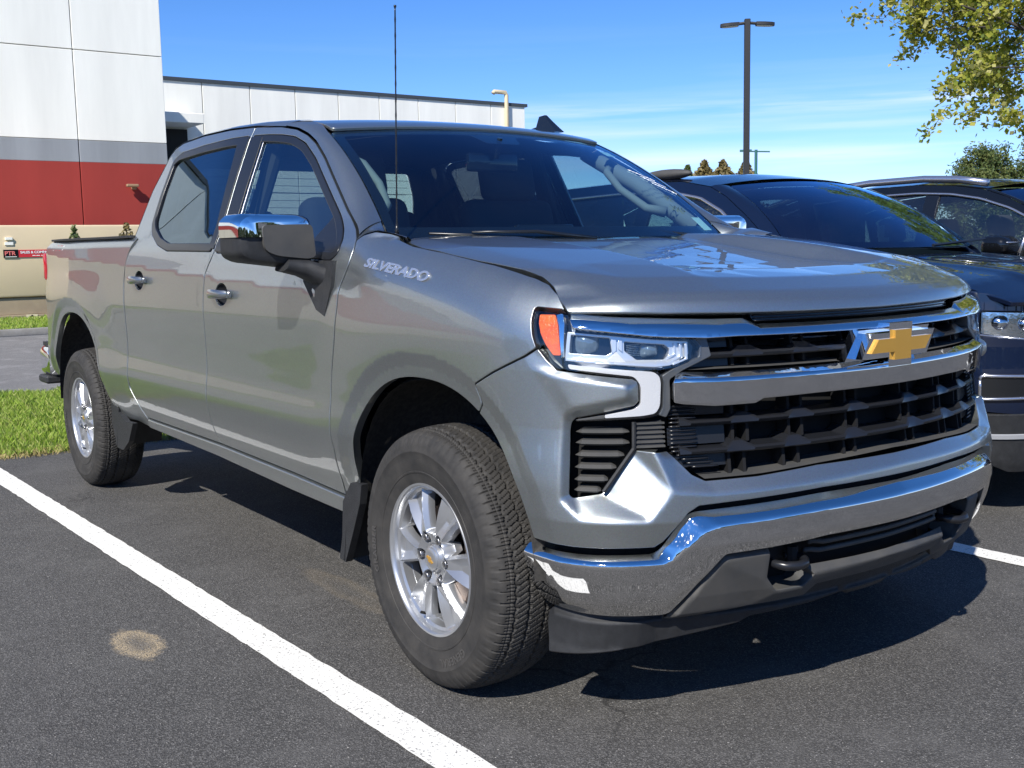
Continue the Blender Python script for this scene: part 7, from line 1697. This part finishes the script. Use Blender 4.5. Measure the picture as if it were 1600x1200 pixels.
def deciduous(loc, height, radius, label, seed, nleaf=16, lsize=.085, group=None, first=1.9, lean=(0, 0)):
    t = empty('maple_tree', loc, 0, label, 'tree', group); rng = np.random.RandomState(seed)
    tips = []; bm = bmesh.new()
    def branch(p, d, L, r, lev):
        n = 5 if lev < 3 else 4; pts = [p.copy()]; rad = [r]; q = p.copy(); dd = d.copy()
        for i in range(n):
            dd = (dd+rng.normal(size=3)*(.12+.05*lev)+np.array([0, 0, .05])); dd /= np.linalg.norm(dd); q = q+dd*L/n; pts.append(q.copy()); rad.append(r*(1-.55*(i+1)/n))
            if lev >= 2: tips.append((q.copy(), lev))
        tube(bm, pts, rad, 7 if lev < 2 else (5 if lev < 3 else 3), cap=False)
        if lev >= 4: return
        nb = [9, 6, 5, 4][lev]
        for k in range(nb):
            f = rng.uniform(.3, 1.0) if lev else rng.uniform(first/height, .95); i = min(n-1, int(f*n)); bp_ = pts[i]+(pts[i+1]-pts[i])*(f*n-i)
            a = rng.normal(size=3); a -= dd*(a@dd)*.7; a /= np.linalg.norm(a)
            if lev == 0: ang = k*2.4+rng.uniform(-.4, .4); a = np.array([math.cos(ang), math.sin(ang), .25+.6*f])
            nd = dd*.35+a*.9 if lev else a; nd /= np.linalg.norm(nd)
            branch(bp_, nd, (radius*1.0*(1.15-.6*f) if lev == 0 else L*rng.uniform(.45, .7)), max(.006, rad[i]*(.55 if lev else .45)), lev+1)
    branch(np.array([0., 0, 0]), np.array([lean[0], lean[1], 1.]), height*.95, .13, 0)
    bm_obj('trunk', bm, M['bark'], t, smooth=True)
    C_, N_, S_, T_ = [], [], [], []
    for p, lev in tips:
        if rng.rand() < (.45 if lev < 3 else .30): continue
        k = rng.poisson(nleaf if lev > 2 else nleaf*.5); c = p+rng.normal(size=(k, 3))*.085; C_.append(c); N_.append(rng.normal(size=(k, 3))+np.array([0, 0, .9])); S_.append(rng.uniform(.5, 1.2, k)*lsize); T_.append(np.clip(rng.normal(.5, .25)+rng.normal(0, .18, k), 0, 1))
    C_ = np.concatenate(C_); N_ = np.concatenate(N_); N_ /= np.linalg.norm(N_, axis=1)[:, None]
    quads_mesh('crown', C_, N_, np.concatenate(S_), M['leaf_spring'], t, rng, 1.3, np.concatenate(T_)); return t
deciduous((-5.75, 16.8, 0), 7.5, 4.2, 'yellow-green leafing tree standing on the lawn strip behind the cars, top right', 11, nleaf=17, lsize=.085, first=.6)
def conifer(loc, h, r, label, seed, m, n=2600, shape=1.0, group=None, size=.30, name='conifer_tree', lumps=0.0):
    t = empty(name, loc, 0, label, 'tree', group); rng = np.random.RandomState(seed)
    bm = bmesh.new(); tube(bm, [(0, 0, 0), (0, 0, h*.97)], [.035*h*.4, .01], 6); bm_obj('trunk', bm, M['bark'], t)
    f = rng.uniform(0, 1, n)**.75; z = h*(.06+.94*f); rad = r*(1-f)**shape*(1+.22*np.sin(f*38)+lumps*np.sin(f*9+3*rng.uniform(0, 1, n)))*rng.uniform(.35, 1.08, n)+.02
    a = rng.uniform(0, 2*np.pi, n); C_ = np.stack([rad*np.cos(a), rad*np.sin(a), z-rad*.12], -1); N_ = np.stack([np.cos(a)*.6, np.sin(a)*.6, rng.uniform(.1, 1, n)], -1)+rng.normal(size=(n, 3))*.5; N_ /= np.linalg.norm(N_, axis=1)[:, None]
    quads_mesh('crown', C_, N_, rng.uniform(.5, 1.2, n)*size, m, t, rng, .55); return t
for i, (x, y, h, r, mm, lb) in enumerate([(-60.5, 61.45, 7.6, 1.5, 'needle', 'small dark conifer top, leftmost of the far tree tops over the navy SUV'), (-59.6, 62.4, 7.95, 2.6, 'needle_brown', 'bushy brownish conifer, second of the far tree tops from the left'),
        (-58.5, 63.4, 7.9, 2.6, 'needle_brown', 'bushy brownish conifer, third of the far tree tops from the left'), (-57.2, 64.6, 7.8, 2.6, 'needle_brown', 'brownish conifer behind the dark lamp post, rightmost of the far tree tops')]):
    conifer((x, y, 0), h, r, lb, 20+i, M[mm], n=3000, shape=.62, size=.42)
def pine(loc, h, r, label, seed):
    t = empty('pine_tree', loc, 0, label, 'tree', None); rng = np.random.RandomState(seed)
    bm = bmesh.new(); tube(bm, [(0, 0, 0), (0, 0, h*.95)], [.16, .03], 7); C_, N_, T_ = [], [], []
    for k in range(90):
        f = rng.uniform(.15, 1); a = rng.uniform(0, 2*math.pi); L = r*math.sin(min(1, (1-f)*1.25+.22)*math.pi/2)*rng.uniform(.7, 1.1); e = np.array([math.cos(a)*L, math.sin(a)*L, f*h+L*.12]); b = np.array([0, 0, f*h-L*.15])
        tube(bm, [tuple(b), tuple((b+e)/2+np.array([0, 0, .05])), tuple(e)], [.04, .025, .01], 4, cap=False)
        for q in range(11):
            w = rng.uniform(.35, 1.02); c = b+(e-b)*w+rng.normal(size=3)*.16; m_ = 24; C_.append(c+rng.normal(size=(m_, 3))*.13); N_.append(rng.normal(size=(m_, 3))+np.array([0, 0, .5])); T_.append(np.full(m_, rng.uniform(0, 1)))
    bm_obj('trunk', bm, M['bark'], t)
    C_ = np.concatenate(C_); N_ = np.concatenate(N_); N_ /= np.linalg.norm(N_, axis=1)[:, None]
    quads_mesh('crown', C_, N_, rng.uniform(.10, .20, len(C_)), M['needle'], t, rng, .35, np.clip(np.concatenate(T_)+rng.normal(0, .15, len(C_)), 0, 1)); return t
pine((-20.3, 36.3, 0), 4.45, 1.8, 'low round dark green pine at the right edge, the left of the two pines', 41)
pine((-18.4, 38.2, 0), 5.3, 2.4, 'bigger round pine at the right edge, above the black crossover roof', 42)
conifer((-19.2, 3.06, .1), 1.80, .42, 'tiny spruce poking up behind the pickup bed rail, left one', 51, M['needle'], n=420, shape=1.0, size=.10, name='spruce_sapling')
conifer((-19.2, 4.05, .1), 1.85, .36, 'tiny spruce poking up behind the pickup bed, right one near the cab', 52, M['needle_brown'], n=420, shape=.6, size=.10, name='spruce_sapling')
# woods behind the camera side, seen only as the low horizon in the chrome
def wood():
    rng = np.random.RandomState(9); n = 26000; a = rng.uniform(-2.4, .55, n); R_ = rng.uniform(70, 95, n); hgt = 7+2.5*np.sin(a*23)+1.8*np.sin(a*61+1)+rng.uniform(-1, 1, n)
    z = rng.uniform(0, 1, n)**.7*hgt; C_ = np.stack([R_*np.cos(a), R_*np.sin(a), z], -1); N_ = rng.normal(size=(n, 3)); N_ /= np.linalg.norm(N_, axis=1)[:, None]
    o = quads_mesh('distant_wood', C_, N_, rng.uniform(.8, 1.8, n), M['needle'], None, rng, .8); o['kind'] = 'stuff'
wood()
